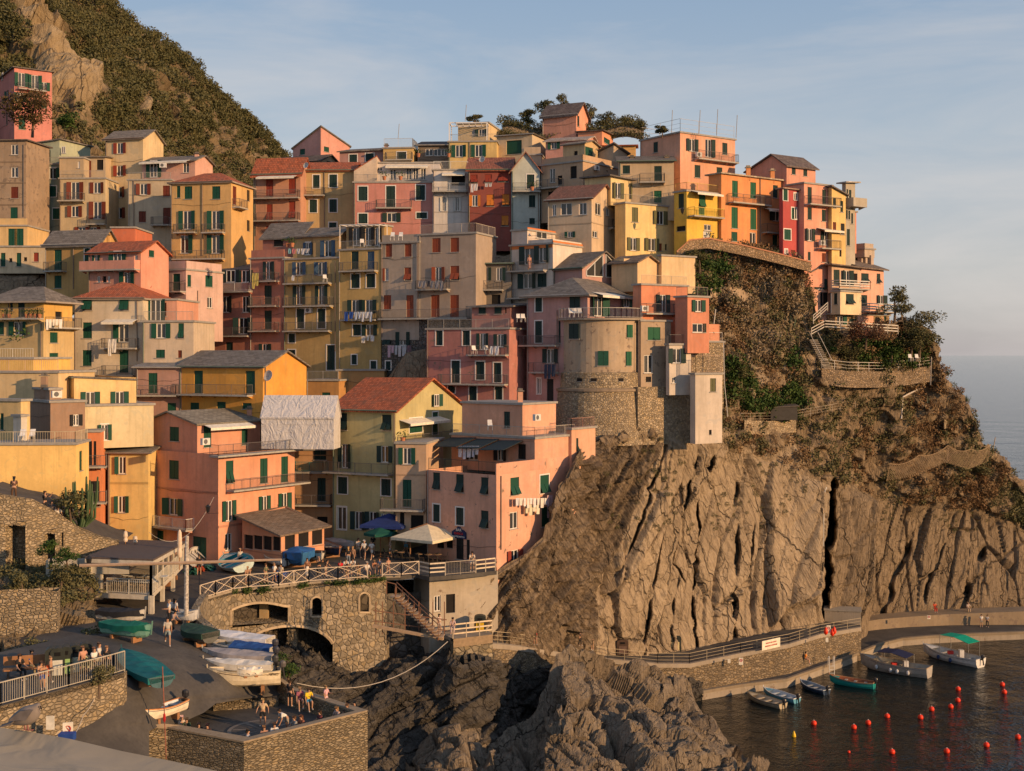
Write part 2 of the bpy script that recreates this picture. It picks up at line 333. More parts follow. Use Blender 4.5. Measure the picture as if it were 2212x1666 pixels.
def opening(root, f, kind, u, v, w, h, sc):
 sur = kind.isupper() and kind != 'A'; k = kind.lower(); q = f.pt
 a, b, c, d = u - w / 2, u + w / 2, v - h / 2, v + h / 2
 inwall = c > -.3 and d < f.H - .02 and a > .02 and b < f.L - .02
 dp = -.14 if inwall else .02
 wm = plain('white_trim', WHITE, .6, var=.06); sm = slat(SCOL[sc])
 mb = MB()
 if sur:
  for (x0, x1, y0, y1) in ((a - .12, a, c, d), (b, b + .12, c, d), (a - .12, b + .12, d, d + .12)): f.box(mb, x0, x1, y0, y1, .0, .025, wm)
 if k not in 'k': f.box(mb, a - .1, b + .1, c - .07, c, .0, .09, wm if sur else plain('sill_stone', (.35, .32, .28)))
 if k in 'opw':
  t = .075; dd = dp + .02
  for (x0, x1, y0, y1) in ((a, a + t, c, d), (b - t, b, c, d), (a + t, b - t, d - t, d), (a + t, b - t, c, c + t), ((a + b) / 2 - .05, (a + b) / 2 + .05, c + t, d - t)):
   f.box(mb, x0, x1, y0, y1, dd, dd + .05, wm)
 if not mb.f: f.box(mb, a, b, c - .05, c, 0, .04, plain('sill_stone', (.35, .32, .28)))
 win = mb.build('door' if k in 'dp' else 'window', root)
 pm = MB()
 if k in 'opwkg' or (k == 'h'):
  gm = glass() if k != 'k' else plain('dark_interior', (.015, .013, .012), .9)
  if k == 'g': gm = slat(SCOL[sc])
  pm.face([q(a, c, dp), q(b, c, dp), q(b, d, dp), q(a, d, dp)], gm); pm.build('pane' if k != 'g' else 'shutter', win)
 elif k == 'a' or kind == 'A':
  ar = [q(a, c, dp + .03)] + [q(b, c, dp + .03)] + [q(u + w / 2 * math.cos(t), d - w / 2 + w / 2 * math.sin(t), dp + .03) for t in np.linspace(0, math.pi, 9)]
  pm.face(ar, sm); pm.build('shutter', win)
 if k in 'sd':
  s = MB(); g = .012
  for x0, x1 in ((a, (a + b) / 2 - g), ((a + b) / 2 + g, b)):
   f.box(s, x0 + .01, x1, c + .02, d - .01, dp + .03, dp + .075, sm)
   for y0 in ([c + .02, d - .09] + [(c + d) / 2 - .04]): f.box(s, x0 + .01, x1, y0, y0 + .08, dp + .075, dp + .09, sm)
  s.build('shutter', win)
 if k == 'h':
  s = MB(); mid = c + h * .52; out = random.uniform(.35, .6)
  f.box(s, a + .01, b - .01, mid, d - .01, dp + .03, dp + .07, sm)
  for x0, x1 in ((a + .02, (a + b) / 2 - .02), ((a + b) / 2 + .02, b - .02)):
   o0 = out * random.uniform(.8, 1.1)
   s.hexa([q(x0, c + .1, dp + o0), q(x1, c + .1, dp + o0), q(x1, c + .1, dp + o0 - .04), q(x0, c + .1, dp + o0 - .04), q(x0, mid, dp + .09), q(x1, mid, dp + .09), q(x1, mid, dp + .05), q(x0, mid, dp + .05)], sm)
  s.build('shutter', win)
 if k in 'op':
  hw = w * .52
  for sg in (-1, 1):
   if random.random() < .03: continue
   s = MB(); an = math.radians(random.choice((4, 6, 8, 14, 24))); e = a if sg < 0 else b
   du = sg * hw * math.cos(an); dd = hw * math.sin(an); x0, x1 = e, e + du
   if x0 > x1: pts = [(x1, .03 + dd), (x0, .03)]
   else: pts = [(x0, .03), (x1, .03 + dd)]
   (xa, da), (xb, db) = pts
   s.hexa([q(xa, c, da + .045), q(xb, c, db + .045), q(xb, c, db), q(xa, c, da), q(xa, d, da + .045), q(xb, d, db + .045), q(xb, d, db), q(xa, d, da)], sm)
   s.build('shutter', win)
 return win
ALLH = []
class House:
 def __init__(s, crop, label, col, xs, r, Y, yt, yb, roof='flat', rh=1.6, rm='slate', rc=None, hts=None, worn=0, name='house', over=.35, side=7.0, cat='house', root=None, down=2.5, wallm=None, deep=None, pname='wall', wf=.5, cols=None):
  g_ = sum(col) / 3; col = tuple(max(.01, (c * .86 + g_ * .14) * k_) for c, k_ in zip(col, (.96, .90, .86)))
  Y = interp(Y, YMAP); s.crop = crop; s.sc = 'g'; xl, xc, xr = xs
  xl, xc, xr = (cv(crop, x, 0)[0] for x in (xl, xc, xr)); yt = cv(crop, 0, yt)[1]; yb = cv(crop, 0, yb)[1]
  C = P(xc, yb, Y); top = P(xc, yt, Y); s.C = C; ra = math.radians(r); sr, cr_ = math.sin(ra), math.cos(ra)
  tL = V((-cr_, sr, 0)); tR = V((sr, cr_, 0)); nL = V((-sr, -cr_, 0)); nR = V((cr_, -sr, 0))
  k = (xl - CX) / F; den = cr_ + k * sr; lL = max(.6, (C.x - k * Y) / den) if xc - xl > 1.5 else side
  k = (xr - CX) / F; den = sr - k * cr_
  lR = (k * Y - C.x) / den if xr - xc > 1.5 and den > .02 else (deep or side)
  lR = min(max(lR, .6), 26)
  if xc - xl <= 1.5: lL = side
  lR = min(lR, deep) if deep and xr - xc <= 1.5 else lR
  s.lL, s.lR, s.tL, s.tR, s.nL, s.nR = lL, lR, tL, tR, nL, nR
  if root is None:
   gz = C.z; base = V((C.x, C.y, C.z)) + tL * (lL / 2) + tR * (lR / 2)
   s.root = thing(name, base, label, cat, 'houses of the cliffside village' if name == 'house' else None); s.down = down
   if s.root.get('group') is None and 'group' in s.root: del s.root['group']
   for q in (C, C + tL * lL): BASES.append((q.x, q.y, gz));
  else: s.root = root; s.down = down
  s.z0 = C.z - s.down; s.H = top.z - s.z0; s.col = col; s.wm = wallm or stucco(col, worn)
  O = V((C.x, C.y, s.z0)); s.O = O; s.zt = top.z
  s.fL = Face(O + tL * lL, -tL, nL, lL, s.H); s.fR = Face(O, tR, nR, lR, s.H)
  s.roof, s.rh, s.over = roof, rh, over; s.pname = pname
  s.rm = tiles(rc or ((.42, .12, .055) if rm == 'terra' else (.17, .15, .13)), rm) if rm in ('terra', 'slate') else plain(rm, rc or (.3, .28, .25), .9)
  s.hts = hts; s.items = []; s.extra = []; s.cols = cols or {}; s.wf = wf
  ALLH.append(s)
 def _add(s, f, spec):
  crop = s.crop; sc = s.sc
  for tok in spec.split(';'):
   p = tok.split()
   if not p: continue
   if p[0][0] == '@': crop = p[0][1:]; continue
   if p[0][0] == '#': sc = p[0][1:]; continue
   k = p[0]; a = [float(x) if x.replace('.', '').replace('-', '').isdigit() else x for x in p[1:]]
   if k == 'b':
    x0, y = cv(crop, a[0], a[2]); x1 = cv(crop, a[1])[0]; xm = (x0 + x1) / 2
    um, v = f.proj(xm, y); u0 = f.proj(x0, y)[0]; u1 = f.proj(x1, y)[0]; s.items.append(('b', f, u0, u1, v, a[3] if len(a) > 3 else 'bars', a[4] if len(a) > 4 else 1.0)); continue
   if k == 'a':
    x0, y = cv(crop, a[0], a[2]); x1 = cv(crop, a[1])[0]; u0, v = f.proj(x0, y); u1 = f.proj(x1, y)[0]; s.items.append(('a', f, u0, u1, v)); continue
   if k == 'm': u, v = f.proj(*cv(crop, a[0], a[1])); s.items.append(('m', f, v, a[2] if len(a) > 2 else .18)); continue
   if k == 'v': u, v = f.proj(*cv(crop, a[0], a[1])); v2 = f.proj(*cv(crop, a[0], a[2]))[1]; s.items.append(('v', f, u, v, v2)); continue
   x, y = cv(crop, a[0], a[1]); u, v = f.proj(x, y); kk = k if k == 'A' else k.lower()
   w, h = DIM[kk]
   if len(a) > 3:
    q = CROPS[crop][2]; w = abs(f.proj(x + a[2] * q / 2, y)[0] - f.proj(x - a[2] * q / 2, y)[0]); h = abs(f.proj(x, y + a[3] * q / 2)[1] - f.proj(x, y - a[3] * q / 2)[1])
   s.items.append((k, f, u, v, w, h, sc))
   if v + h / 2 < f.H - .02: f.holes.append((u - w / 2, u + w / 2, v - h / 2, v + h / 2))
  return s
 def L(s, spec): return s._add(s.fL, spec)
 def R(s, spec): return s._add(s.fR, spec)
 def block(s, label_unused, xs, r, Y, yt, yb, col=None, crop=None, **kw):
  return House(crop or s.crop, None, col or s.col, xs, r, Y, yt, yb, root=s.root, down=kw.pop('down', 0.3), **kw)
 def rail(s, sides='LR', kind='bars', h=1.0, col=(.3, .29, .27), inset=.1, z=None, **kw):
  z = (s.zt if z is None else z) + (.0 if s.roof != 'flat' else .02); O = V((s.O.x, s.O.y, z)); i = inset
  c = O + s.tL * i + s.tR * i; l = O + s.tL * (s.lL - i) + s.tR * i; r_ = O + s.tL * i + s.tR * (s.lR - i); b = O + s.tL * (s.lL - i) + s.tR * (s.lR - i)
  pts = {'LR': [l, c, r_], 'L': [l, c], 'R': [c, r_], 'BLR': [b, l, c, r_], 'BLRB': [b, l, c, r_, b]}[sides]
  if kind == 'parapet':
   mb = MB();
   for a, e in zip(pts[:-1], pts[1:]):
    d = (e - a).normalized(); n = V((-d.y, d.x, 0)) * .12; up = V((0, 0, h))
    mb.hexa([a, e, e + n, a + n, a + up, e + up, e + n + up, a + n + up], s.wm)
   s.extra.append((mb, 'parapet'))
  else: s.extra.append((railing(pts, h, col, kind, parent=s.root, org=V(s.root['_o']), **kw), None))
  return s
 def chimney(s, fl, fr, w=.5, h=1.1):
  s.extra.append(('ch', fl, fr, w, h)); return s
 def finish(s):
  root = s.root; mb = MB(); fL, fR = s.fL, s.fR; O, tL, tR, lL, lR, H = s.O, s.tL, s.tR, s.lL, s.lR, s.H
  up = V((0, 0, 1)); C = O; Lp = O + tL * lL; Rp = O + tR * lR; B = O + tL * lL + tR * lR
  fL.wall(mb, s.wm); fR.wall(mb, s.wm)
  T = up * H; mb.face([Rp, B, B + T, Rp + T], s.wm); mb.face([B, Lp, Lp + T, B + T], s.wm)
  zt = O + T; ct, lt, rt, bt = C + T, Lp + T, Rp + T, B + T; ov = s.over; rb = MB(); th = .16; q = s.roof; rh = s.rh
  over_ = s.over
  def edge(p, a, b): return p + tL * a + tR * b
  if q == 'flat':
   mb.face([ct, rt, bt, lt], s.wm)
   e = .15; rb.slab([edge(ct, -e, -e), edge(rt, -e, e), edge(bt, e, e), edge(lt, e, -e)], .2, plain('roof_slab', (.30, .28, .25), .9));
   for i in range(len(rb.v)): rb.v[i] = (rb.v[i][0], rb.v[i][1], rb.v[i][2] + .12)
  elif q == 'open': pass
  elif q == 'mono':
   hL, hC, hR, hB = s.hts; l2, c2, r2, b2 = lt + up * hL, ct + up * hC, rt + up * hR, bt + up * hB
   mb.face([lt, ct, c2, l2], s.wm); mb.face([ct, rt, r2, c2], s.wm); mb.face([rt, bt, b2, r2], s.wm); mb.face([bt, lt, l2, b2], s.wm)
   sL = (l2 - c2) / lL; sR = (r2 - c2) / lR; cc = lambda a, b: c2 + sL * a + sR * b
   rb.slab([cc(-ov, -ov) + up * th, cc(-ov, lR + ov) + up * th, cc(lL + ov, lR + ov) + up * th, cc(lL + ov, -ov) + up * th], th, s.rm)
  elif q == 'gR':   # gable on the R face, ridge parallel to tL
   w = s.wf; m1 = ct.lerp(rt, w) + up * rh; m2 = lt.lerp(bt, w) + up * rh
   mb.face([ct, rt, m1], s.wm); mb.face([bt, lt, m2], s.wm)
   sl = up * (rh * ov / (lR * w)); s2 = up * (rh * ov / (lR * (1 - w)))
   rb.slab([edge(ct, -ov, -ov) - sl + up * th, m1 - tL * ov + up * th, m2 + tL * ov + up * th, edge(lt, ov, -ov) - sl + up * th], th, s.rm)
   rb.slab([edge(rt, -ov, ov) - s2 + up * th, edge(bt, ov, ov) - s2 + up * th, m2 + tL * ov + up * th, m1 - tL * ov + up * th], th, s.rm)
  elif q == 'gL':
   w = s.wf; m1 = ct.lerp(lt, w) + up * rh; m2 = rt.lerp(bt, w) + up * rh
   mb.face([lt, ct, m1], s.wm); mb.face([rt, bt, m2], s.wm)
   sl = up * (rh * ov / (lL * w)); s2 = up * (rh * ov / (lL * (1 - w)))
   rb.slab([edge(ct, -ov, -ov) - sl + up * th, edge(rt, -ov, ov) - sl + up * th, m2 + tR * ov + up * th, m1 - tR * ov + up * th], th, s.rm)
   rb.slab([m1 - tR * ov + up * th, m2 + tR * ov + up * th, edge(bt, ov, ov) - s2 + up * th, edge(lt, ov, -ov) - s2 + up * th], th, s.rm)
  elif q == 'hip':
   a, b, c, d = edge(ct, -ov, -ov), edge(rt, -ov, ov), edge(bt, ov, ov), edge(lt, ov, -ov)
   cen = (a + c) / 2 + up * rh
   if lL >= lR: e = tL * max(0.05, (lL - lR) / 2 + ov); i1, i2 = cen - e, cen + e; fs = [[a, b, i1], [b, c, i2, i1], [c, d, i2], [d, a, i1, i2]]
   else: e = tR * max(.05, (lR - lL) / 2 + ov); i1, i2 = cen - e, cen + e; fs = [[a, b, i2, i1], [b, c, i2], [c, d, i1, i2], [d, a, i1]]
   for f_ in fs: rb.face(f_, s.rm)
   rb.slab([a, b, c, d], th, plain('eave', (.32, .27, .22)))
  mb.build(s.pname, root)
  if s.pname == 'wall' and fL.L > 3.5 and H > 5:
   rq = random.Random(int(abs(C.x) * 37 + H * 11)); pm_ = plain('drain_pipe', rq.choice(((.2, .15, .12), (.3, .28, .25), (.12, .16, .12))), .5); d_ = MB(); u_ = .14; d_.tube(fL.pt(u_, .3, .08), fL.pt(u_, H - .05, .08), .05, pm_, 5); d_.build('downpipe', root)
   if rq.random() < .65:
    d_ = MB(); v_ = H * rq.uniform(.3, .85); d_.path([fL.pt(fL.L * i / 8, v_ - .25 * math.sin(math.pi * i / 8) + (.1 if i % 3 else 0), .04) for i in range(9)], .015, plain('cable', (.05, .045, .04)), 3); d_.build('cable', root)
   if q in ('gR', 'hip', 'mono'): d_ = MB(); d_.tube(fL.pt(-over_, H + .02, over_ + .06), fL.pt(fL.L + over_, H + .02, over_ + .06), .07, pm_, 5) if q != 'mono' or (s.hts[0] == s.hts[1] == 0) else None; d_.f and d_.build('gutter', root)
  if rb.f: rb.build('roof', root)
  for it in s.items:
   k = it[0]
   if k == 'b':
    _, f, u0, u1, v, rk, dep = it; d0 = float(dep); b_ = MB(); f.box(b_, u0, u1, v - .16, v, .0, d0, plain('balcony_slab', (.34, .32, .28)))
    n = max(2, int((u1 - u0) / 1.4))
    for i in range(n + 1):
     u = u0 + .1 + (u1 - u0 - .3) * i / n; b_.hexa([f.pt(u, v - .4, 0), f.pt(u + .12, v - .4, 0), f.pt(u + .12, v - .4, 0.02), f.pt(u, v - .4, 0.02), f.pt(u, v - .16, 0), f.pt(u + .12, v - .16, 0), f.pt(u + .12, v - .16, d0 * .8), f.pt(u, v - .16, d0 * .8)], s.wm)
    bo = b_.build('balcony', root); e = .05
    if rk == 'solid':
     b2 = MB(); f.box(b2, u0, u1, v, v + .95, d0 - .12, d0, s.wm); f.box(b2, u0, u0 + .12, v, v + .95, 0.0, d0 - .12, s.wm); f.box(b2, u1 - .12, u1, v, v + .95, 0.0, d0 - .12, s.wm); b2.build('parapet', bo)
    else:
     rc = {'white': (.6, .6, .57), 'planks': (.55, .53, .48), 'teal': (.03, .16, .16), 'yel': (.6, .5, .1)}.get(rk, (.13, .12, .115))
     railing([f.pt(u0 + e, v, 0), f.pt(u0 + e, v, d0 - e), f.pt(u1 - e, v, d0 - e), f.pt(u1 - e, v, 0)], .98, rc, 'planks' if rk == 'planks' else 'bars', parent=bo, org=V(bo['_o']))
   elif k == 'a':
    _, f, u0, u1, v = it; a_m = MB(); cm_ = plain('awning_cloth', (.68, .63, .52), .9); q_ = f.pt; d = 1.3
    a_m.hexa([q_(u0, v - .35, d), q_(u1, v - .35, d), q_(u1, v, 0), q_(u0, v, 0), q_(u0, v - .31, d), q_(u1, v - .31, d), q_(u1, v + .04, 0), q_(u0, v + .04, 0)], cm_)
    f.box(a_m, u0, u1, v - .55, v - .35, d - .02, d, cm_); a_m.build('awning', root)
   elif k == 'm': _, f, v, hh = it; b_ = MB(); f.box(b_, 0, f.L, v, v + hh, 0, .04, stucco(dk(s.col, .7) if 'band' not in s.cols else s.cols['band'])); b_.build('course_band', root)
   elif k == 'v': _, f, u, v, v2 = it; b_ = MB(); b_.tube(f.pt(u, v, .09), f.pt(u, v2, .09), .05, plain('drain_pipe', (.2, .15, .12), .5), 6); b_.build('downpipe', root)
   else: opening(root, it[1], k, *it[2:])
  for e in s.extra:
   if e[0] == 'ch':
    _, fl, fr, w, h = e; p = ct + tL * (lL * fl) + tR * (lR * fr); c_ = MB(); b0 = -.2; c_.box(p + up * (h / 2 + b0), (w, w, h + .4), s.wm); c_.box(p + up * (h + b0 + .3), (w * 1.5, w * 1.5, .08), s.rm); c_.box(p + up * (h + b0 + .2 + .25), (w * .9, w * .9, .2), s.rm); c_.build('chimney', root)
   elif isinstance(e[0], MB): e[0].build(e[1], root)
H = House
# ---- far left, upper ----
h = H('A', 'red-pink villa high at the left edge with a long balcony under its roof', (.62, .23, .19), (-90, 95, 345), 55, 200, 462, 915, 'mono', hts=(0, .3, .3, .6), rm='slate')
h.R('p 143 530;p 232 545;o 292 575;b 115 300 600;o 135 645;s 290 690;d 145 815'); h.L('w 18 508;o 48 632;d 45 785'); h.chimney(.5, .3)
h = H('A', 'brown weathered stone-coloured house at the left edge with ornate faded window frames', (.36, .27, .18), (-60, 172, 172), 3, 150, 945, 1440, 'mono', hts=(.2, .2, .4, .4), rc=(.13, .1, .08), worn=.6)
h.L('w 97 995;w 97 1145;#br;s 97 1280;#g;s 93 1415;m 80 1080;m 80 1220;m 80 1365;v 160 960 1440')
h = H('A', 'low yellow terrace building with parapets below the brown stone-coloured house', (.68, .48, .2), (-60, 182, 182), 0, 146, 1500, 1640, 'flat')
h.L('d 82 1580;d 128 1580'); h.rail('L', 'parapet', .9); h.block('', (-60, 300, 300), 0, 143, 1638, 1800, col=(.6, .5, .32)).L('A 20 1725 32 90;A 125 1725 32 90;#red;A 240 1708 34 60;k 70 1728 22 26;k 168 1722 22 26')
h = H('A', 'grey-green tall house with a planted roof loggia', (.27, .33, .25), (168, 395, 395), 4, 158, 1090, 1650, 'flat', deep=9)
h.L('o 248 1152;O 350 1152;S 242 1272;S 350 1272;S 222 1420;S 375 1420;O 220 1578;#bl;o 295 1570;m 200 1095 .1'); h.rail('L', 'bars', .9)
b = h.block('', (180, 395, 600), 12, 159.5, 955, 1085, col=(.42, .48, .33), roof='mono', hts=(0, .5, .8, .2)); b.L('d 310 1035 50 80;w 423 997 25 45')
h = H('A', 'cream house with brown shutters and two small balconies left of the tall narrow tower house', (.55, .46, .28), (395, 700, 700), 2, 156, 1185, 1650, 'flat')
h.L('#br;p 500 1268;b 398 565 1335;o 645 1248;o 498 1405;p 648 1398;b 590 710 1490;o 545 1545;o 620 1545'); h.rail('L', 'bars')
b = h.block('', (395, 555, 555), 2, 157, 1048, 1180, roof='flat'); b.L('w 523 1095 15 45'); b = h.block('', (555, 700, 700), 2, 159, 1045, 1180, roof='mono', hts=(0, 0, .7, .7)); b.L('#br;d 580 1125;k 664 1095')
h = H('A', 'tall narrow pale yellow tower house with red shutters and a bare gable side', (.66, .52, .28), (700, 950, 1085), 14, 160, 918, 1610, 'gR', rh=1.5, rc=(.2, .17, .14))
h.L('#red;o 797 985;o 797 1135;#br;o 790 1277;o 790 1415;v 708 930 1500')
h = H('A', 'grey-cream house with brown shutters and a roof terrace under a small pink top storey', (.52, .44, .3), (850, 1135, 1135), 2, 155, 1195, 1660, 'flat')
h.L('#br;o 953 1257;s 1105 1270;s 945 1440;s 1108 1435 50 110;b 1015 1135 1495;v 890 1200 1500'); h.rail('L', 'bars')
b = h.block('', (945, 1295, 1412), 14, 158, 1065, 1195, col=(.66, .38, .3), roof='gR', rh=.9); b.L('p 1022 1122;a 955 1270 1075;w 1235 1115'); b.chimney(.1, .4)
h = H('A', 'deep yellow four-storey house with green shutters, terracotta roof and paired balconies', (.66, .42, .14), (1135, 1535, 1680), 12, 145, 1205, 1960, 'hip', rh=1.6, rm='terra')
h.L('s 1185 1275 24 78;s 1250 1280 52 85;s 1435 1280 55 85;p 1243 1462;b 1172 1312 1545;p 1433 1462;b 1357 1497 1545;p 1225 1622;p 1433 1622;b 1163 1495 1720;s 1435 1780 45 55;v 1345 1210 1700')
h.R('b 1540 1600 1380;#br;d 1558 1300;k 1650 1300;k 1650 1500')
# ---- left, second tier ----
h = H('B', 'ochre house with a dark slate roof beside the arched wall at the left', (.55, .34, .10), (300, 660, 780), 16, 132, 120, 430, 'gR', rh=1.7)
h.L('d 385 228 50 138;b 320 443 300;s 385 372;D 580 195 35 90;v 490 130 420'); h.chimney(.02, .45)
h = H('B', 'small red-orange cube house squeezed behind the ochre slate-roofed house', (.6, .16, .07), (740, 895, 895), 0, 136, 12, 330, 'flat')
h = H('B', 'salmon pink house with terracotta roof and parapet balcony below the tall tower house', (.72, .32, .22), (588, 935, 1120), 20, 126, 172, 440, 'gR', rh=1.3, rm='terra')
h.L('O 640 215 25 42;p 783 235;w 903 215 22 40;b 565 930 292 solid;w 655 355 22 40;k 693 355 25 40;w 722 355 18 40;o 845 350'); h.R('s 1003 185 30 45')
h = H('B', 'pale pink house with a roof parapet and a ladder on its terrace', (.60, .42, .37), (1025, 1235, 1480), 25, 132, 290, 620, 'flat')
h.L('d 1172 385;b 940 1235 438;m 1100 292 .1'); h.R('s 1257 365 24 78;s 1388 368 48 76;w 1393 510;s 1256 525 22 65;v 1310 430 600'); h.rail('LR', 'parapet', 1.0)
h = H('B', 'wide cream-white house with a hipped terracotta roof, green shutters and a striped awning', (.62, .55, .41), (492, 948, 948), 6, 121, 480, 1010, 'hip', rh=1.9, rm='terra', deep=10)
h.L('h 580 519 62 84;h 825 520 60 84;s 580 694 60 105;p 822 700;b 695 925 810;s 578 878 60 105;d 823 900 60 150;b 698 905 990;a 705 915 622;w 825 1030 60 30;v 912 490 900')
b = h.block('', (945, 1285, 1285), 4, 119.5, 635, 880, roof='flat', down=1.5); b.L('o 1070 697 62 98;h 1202 697 38 100;s 1065 850 60 55;#br;s 1195 852 26 50'); b.rail('L', 'bars')
b = b.block('', (1005, 1175, 1175), 4, 122, 490, 630, col=(.68, .33, .22), roof='flat'); b.L('#g;p 1035 560;#br;d 1095 555 20 90');
h = H('B', 'yellow house with a slate hipped roof over an open loggia full of potted plants', (.60, .45, .2), (-60, 288, 492), 14, 113, 625, 985, 'open')
h.L('o 122 682 60 90;s 8 680 36 85;v 275 630 980;b -40 290 614'); h.R('s 358 742 52 70;s 358 882 58 75;b 300 490 675')
b = h.block('', (-60, 290, 480), 14, 114.6, 500, 622, col=(.68, .42, .08), roof='hip', rh=1.6, over=.8); b.L('#dg;s 75 535 20 55;d 142 560 45 95;v 60 510 610'); b.R('k 390 595 45 50')
h = H('B', 'low pale yellow building with a peach balustrade terrace at the left edge', (.72, .55, .28), (-60, 388, 388), 8, 104, 972, 1120, 'flat'); h.rail('L', 'bars', 1.1, (.55, .36, .28), gap=.2, post=1.6)
b = h.block('', (-60, 222, 222), 8, 107, 880, 972, col=(.74, .5, .1)); b.rail('L', 'bars', .9, (.6, .57, .48), gap=.25)
h = H('B', 'flat-roofed brown-sided building with an air conditioner on its roof', (.33, .22, .15), (60, 335, 565), 50, 99, 1170, 1440, 'flat', cols={})
h.R('#dk;o 505 1290 40 75'); h.chimney(.3, .2); b = h.block('', (90, 330, 405), 50, 101, 1085, 1165, col=(.36, .24, .16)); b.chimney(.2, .2)
h = H('B', 'bright yellow building with a roofline sloping to the right and a black left flank', (.78, .58, .24), (235, 492, 905), 57, 105, 1010, 1260, 'mono', hts=(.0, 0, -.3, -.3), rm='slate', rc=(.12, .11, .1), over=.15)
h.R('o 600 1152 62 100;o 795 1150 58 100');
b = h.block('', (400, 562, 1020), 57, 104, 1195, 1460, col=(.62, .55, .33), deep=None, roof='flat'); b.R('O 695 1372 45 105')
h = H('B', 'small mauve house with a grey slate roof and a terrace beside the orange-yellow building', (.42, .25, .21), (905, 1222, 1222), 5, 116.5, 942, 1250, 'mono', hts=(0, 0, .9, .9), rc=(.22, .22, .22))
h.L('d 1015 1045 60 135;b 905 1190 1122;s 1140 1212 58 70')
h = H('Z', 'vivid orange-yellow house with a big sunlit gable wall and slate roof', (.74, .36, .03), (388, 568, 662), 24, 112, 793, 892, 'gR', rh=1.5)
h.L('@B;d 1318 1037 58 150;@G;d 162 372 62 150;@B;b 1180 1680 1118;s 1293 1205 58 62;s 1470 1198 58 58;@G;s 140 530 60 40'); h.R('v 572 790 885')
h = H('B', 'orange-red narrow corner house with small balconies beside the large yellow facade', (.72, .24, .08), (575, 665, 665), -12, 102, 1365, 2010, 'flat', over=0)
h.L('#dk;d 600 1510 22 160;d 630 1510 18 160;b 580 712 1592;d 620 1780;b 580 712 1830')
h = H('B', 'yellow corner house with open green shutters between the orange-red and salmon buildings', (.72, .54, .18), (717, 985, 985), 2, 106, 1510, 2090, 'mono', hts=(0, 0, .9, .9), rc=(.2, .18, .15))
h.L('o 812 1590 48 115;o 808 1850 48 110;k 805 2050 48 70;m 800 1715 .2;v 722 1520 2060')
h = H('B', 'big plain yellow facade at the left edge with a terrace and white sun chairs', (.92, .62, .17), (-60, 505, 590), -5, 93, 1448, 2000, 'flat')
h.R('d 537 1560 20 130'); h.rail('LR', 'bars', 1.0, (.5, .42, .28), gap=.2)
b = h.block('', (-60, 138, 200), 18, 96, 1160, 1440, col=(.7, .52, .22)); b.L('#g;s 12 1300 24 110'); b = h.block('', (88, 140, 180), 30, 95, 1262, 1436, col=(.6, .58, .5), over=.05)
# salmon bar building
h = H('Z', 'salmon house with two long sunlit balconies and green shutters above the harbour square', (.72, .34, .20), (317, 471.5, 636.5), 36, 103, 982, 1216, 'open')
h.L('@C;s 1155 120 64 125;p 1153 365 60 112;b 1022 1290 497 white;d 1063 558 45 70;d 1325 640 90 150;m 1100 250 .2;@Z')
h.R('@G;h 25 968 50 150;d 252 960 50 165;d 390 950 45 170;b 0 510 1058 bars 1.1;@C;o 1520 392 45 135;@G;o 255 1187 38 120;o 388 1172 40 130;@C;w 1517 600 45 115;@G;b -110 455 835 bars 1.2;m 200 1305 .2')
b = h.block('', (317, 426, 594), 36, 105.6, 917, 982, crop='Z', roof='gL', rh=1.0, rc=(.22, .2, .16), wf=.55, down=.1)
b.L('@B;s 1157 1383 62 95'); b.R('@G;d 125 712 40 150;d 252 705 46 150;@B;d 1378 1400 50 140;@B;a 1340 1640 1318'); b.chimney(.2, .8)
ALL_SALMON = h
# ---- middle block ----
h = H('D', 'pink sloping-roofed house on the skyline left of the summit', (.62, .30, .24), (445, 630, 822), 34, 172.5, 300, 400, 'mono', hts=(0, 2.6, .6, -1.8), rm='slate', over=.2)
h.L('s 508 342 34 38'); h.R('s 668 326 34 34')
h = H('D', 'low cream gabled house with a dark roof under the pink skyline house', (.60, .50, .30), (230, 625, 757), 22, 168.5, 402, 520, 'gR', rh=1.2, rc=(.1, .08, .07)); h.R('s 680 412 24 16')
h = H('D', 'brick-brown house with red shutters and three long railed balconies', (.52, .27, .17), (182, 495, 560), 10, 154.5, 488, 980, 'gR', rh=2.3, rm='terra')
h.L('#red;d 290 580 48 115;d 440 562 48 120;b 200 495 650;h 290 745 40 110;h 440 728 42 115;b 200 495 800;s 290 862 48 55;a 222 475 505;v 200 500 900')
h = H('D', 'plain ochre house with white-edged windows between the brick-brown and rose houses', (.55, .40, .17), (497, 850, 850), 2, 156.5, 465, 870, 'gR', rh=1.4, rm='terra', deep=6)
h.L('#dg;S 600 540 44 88;b 495 660 632;S 580 703 50 86;S 712 536 52 86;S 712 700 50 86;S 710 832 50 42;v 655 470 860')
h = H('D', 'rose pink house with white-framed windows below a white penthouse terrace', (.58, .24, .20), (848, 1382, 1382), 0, 153.5, 545, 820, 'flat', side=7)
h.L('#dg;S 910 620 60 95;D 1094 640 60 142;b 1000 1235 716;S 1292 613 60 100;S 910 785 60 66;O 1100 778 60 60;S 1300 765 70 40'); h.rail('L', 'bars', 1.0)
b = h.block('', (1000, 1420, 1420), 0, 156.5, 415, 545, col=(.62, .60, .58), roof='flat'); b.L('w 1022 457 36 26;w 1110 495 40 75;w 1215 490 34 78;w 1260 490 34 78;w 1310 490 34 78;a 1065 1345 432')
b = b.block('', (850, 1002, 1002), 0, 155.5, 470, 545, col=(.60, .50, .38), roof='mono', hts=(0, 1.9, 1.9, 0), rm='terra', over=0)
h = H('D', 'mauve house with a slate roof behind the plain ochre house', (.46, .25, .22), (755, 1045, 1045), 6, 164.5, 340, 440, 'mono', hts=(0, .2, 1.6, 1.4)); h.L('#dg;S 845 386 52 52;S 955 380 54 54'); h.chimney(.0, .3)
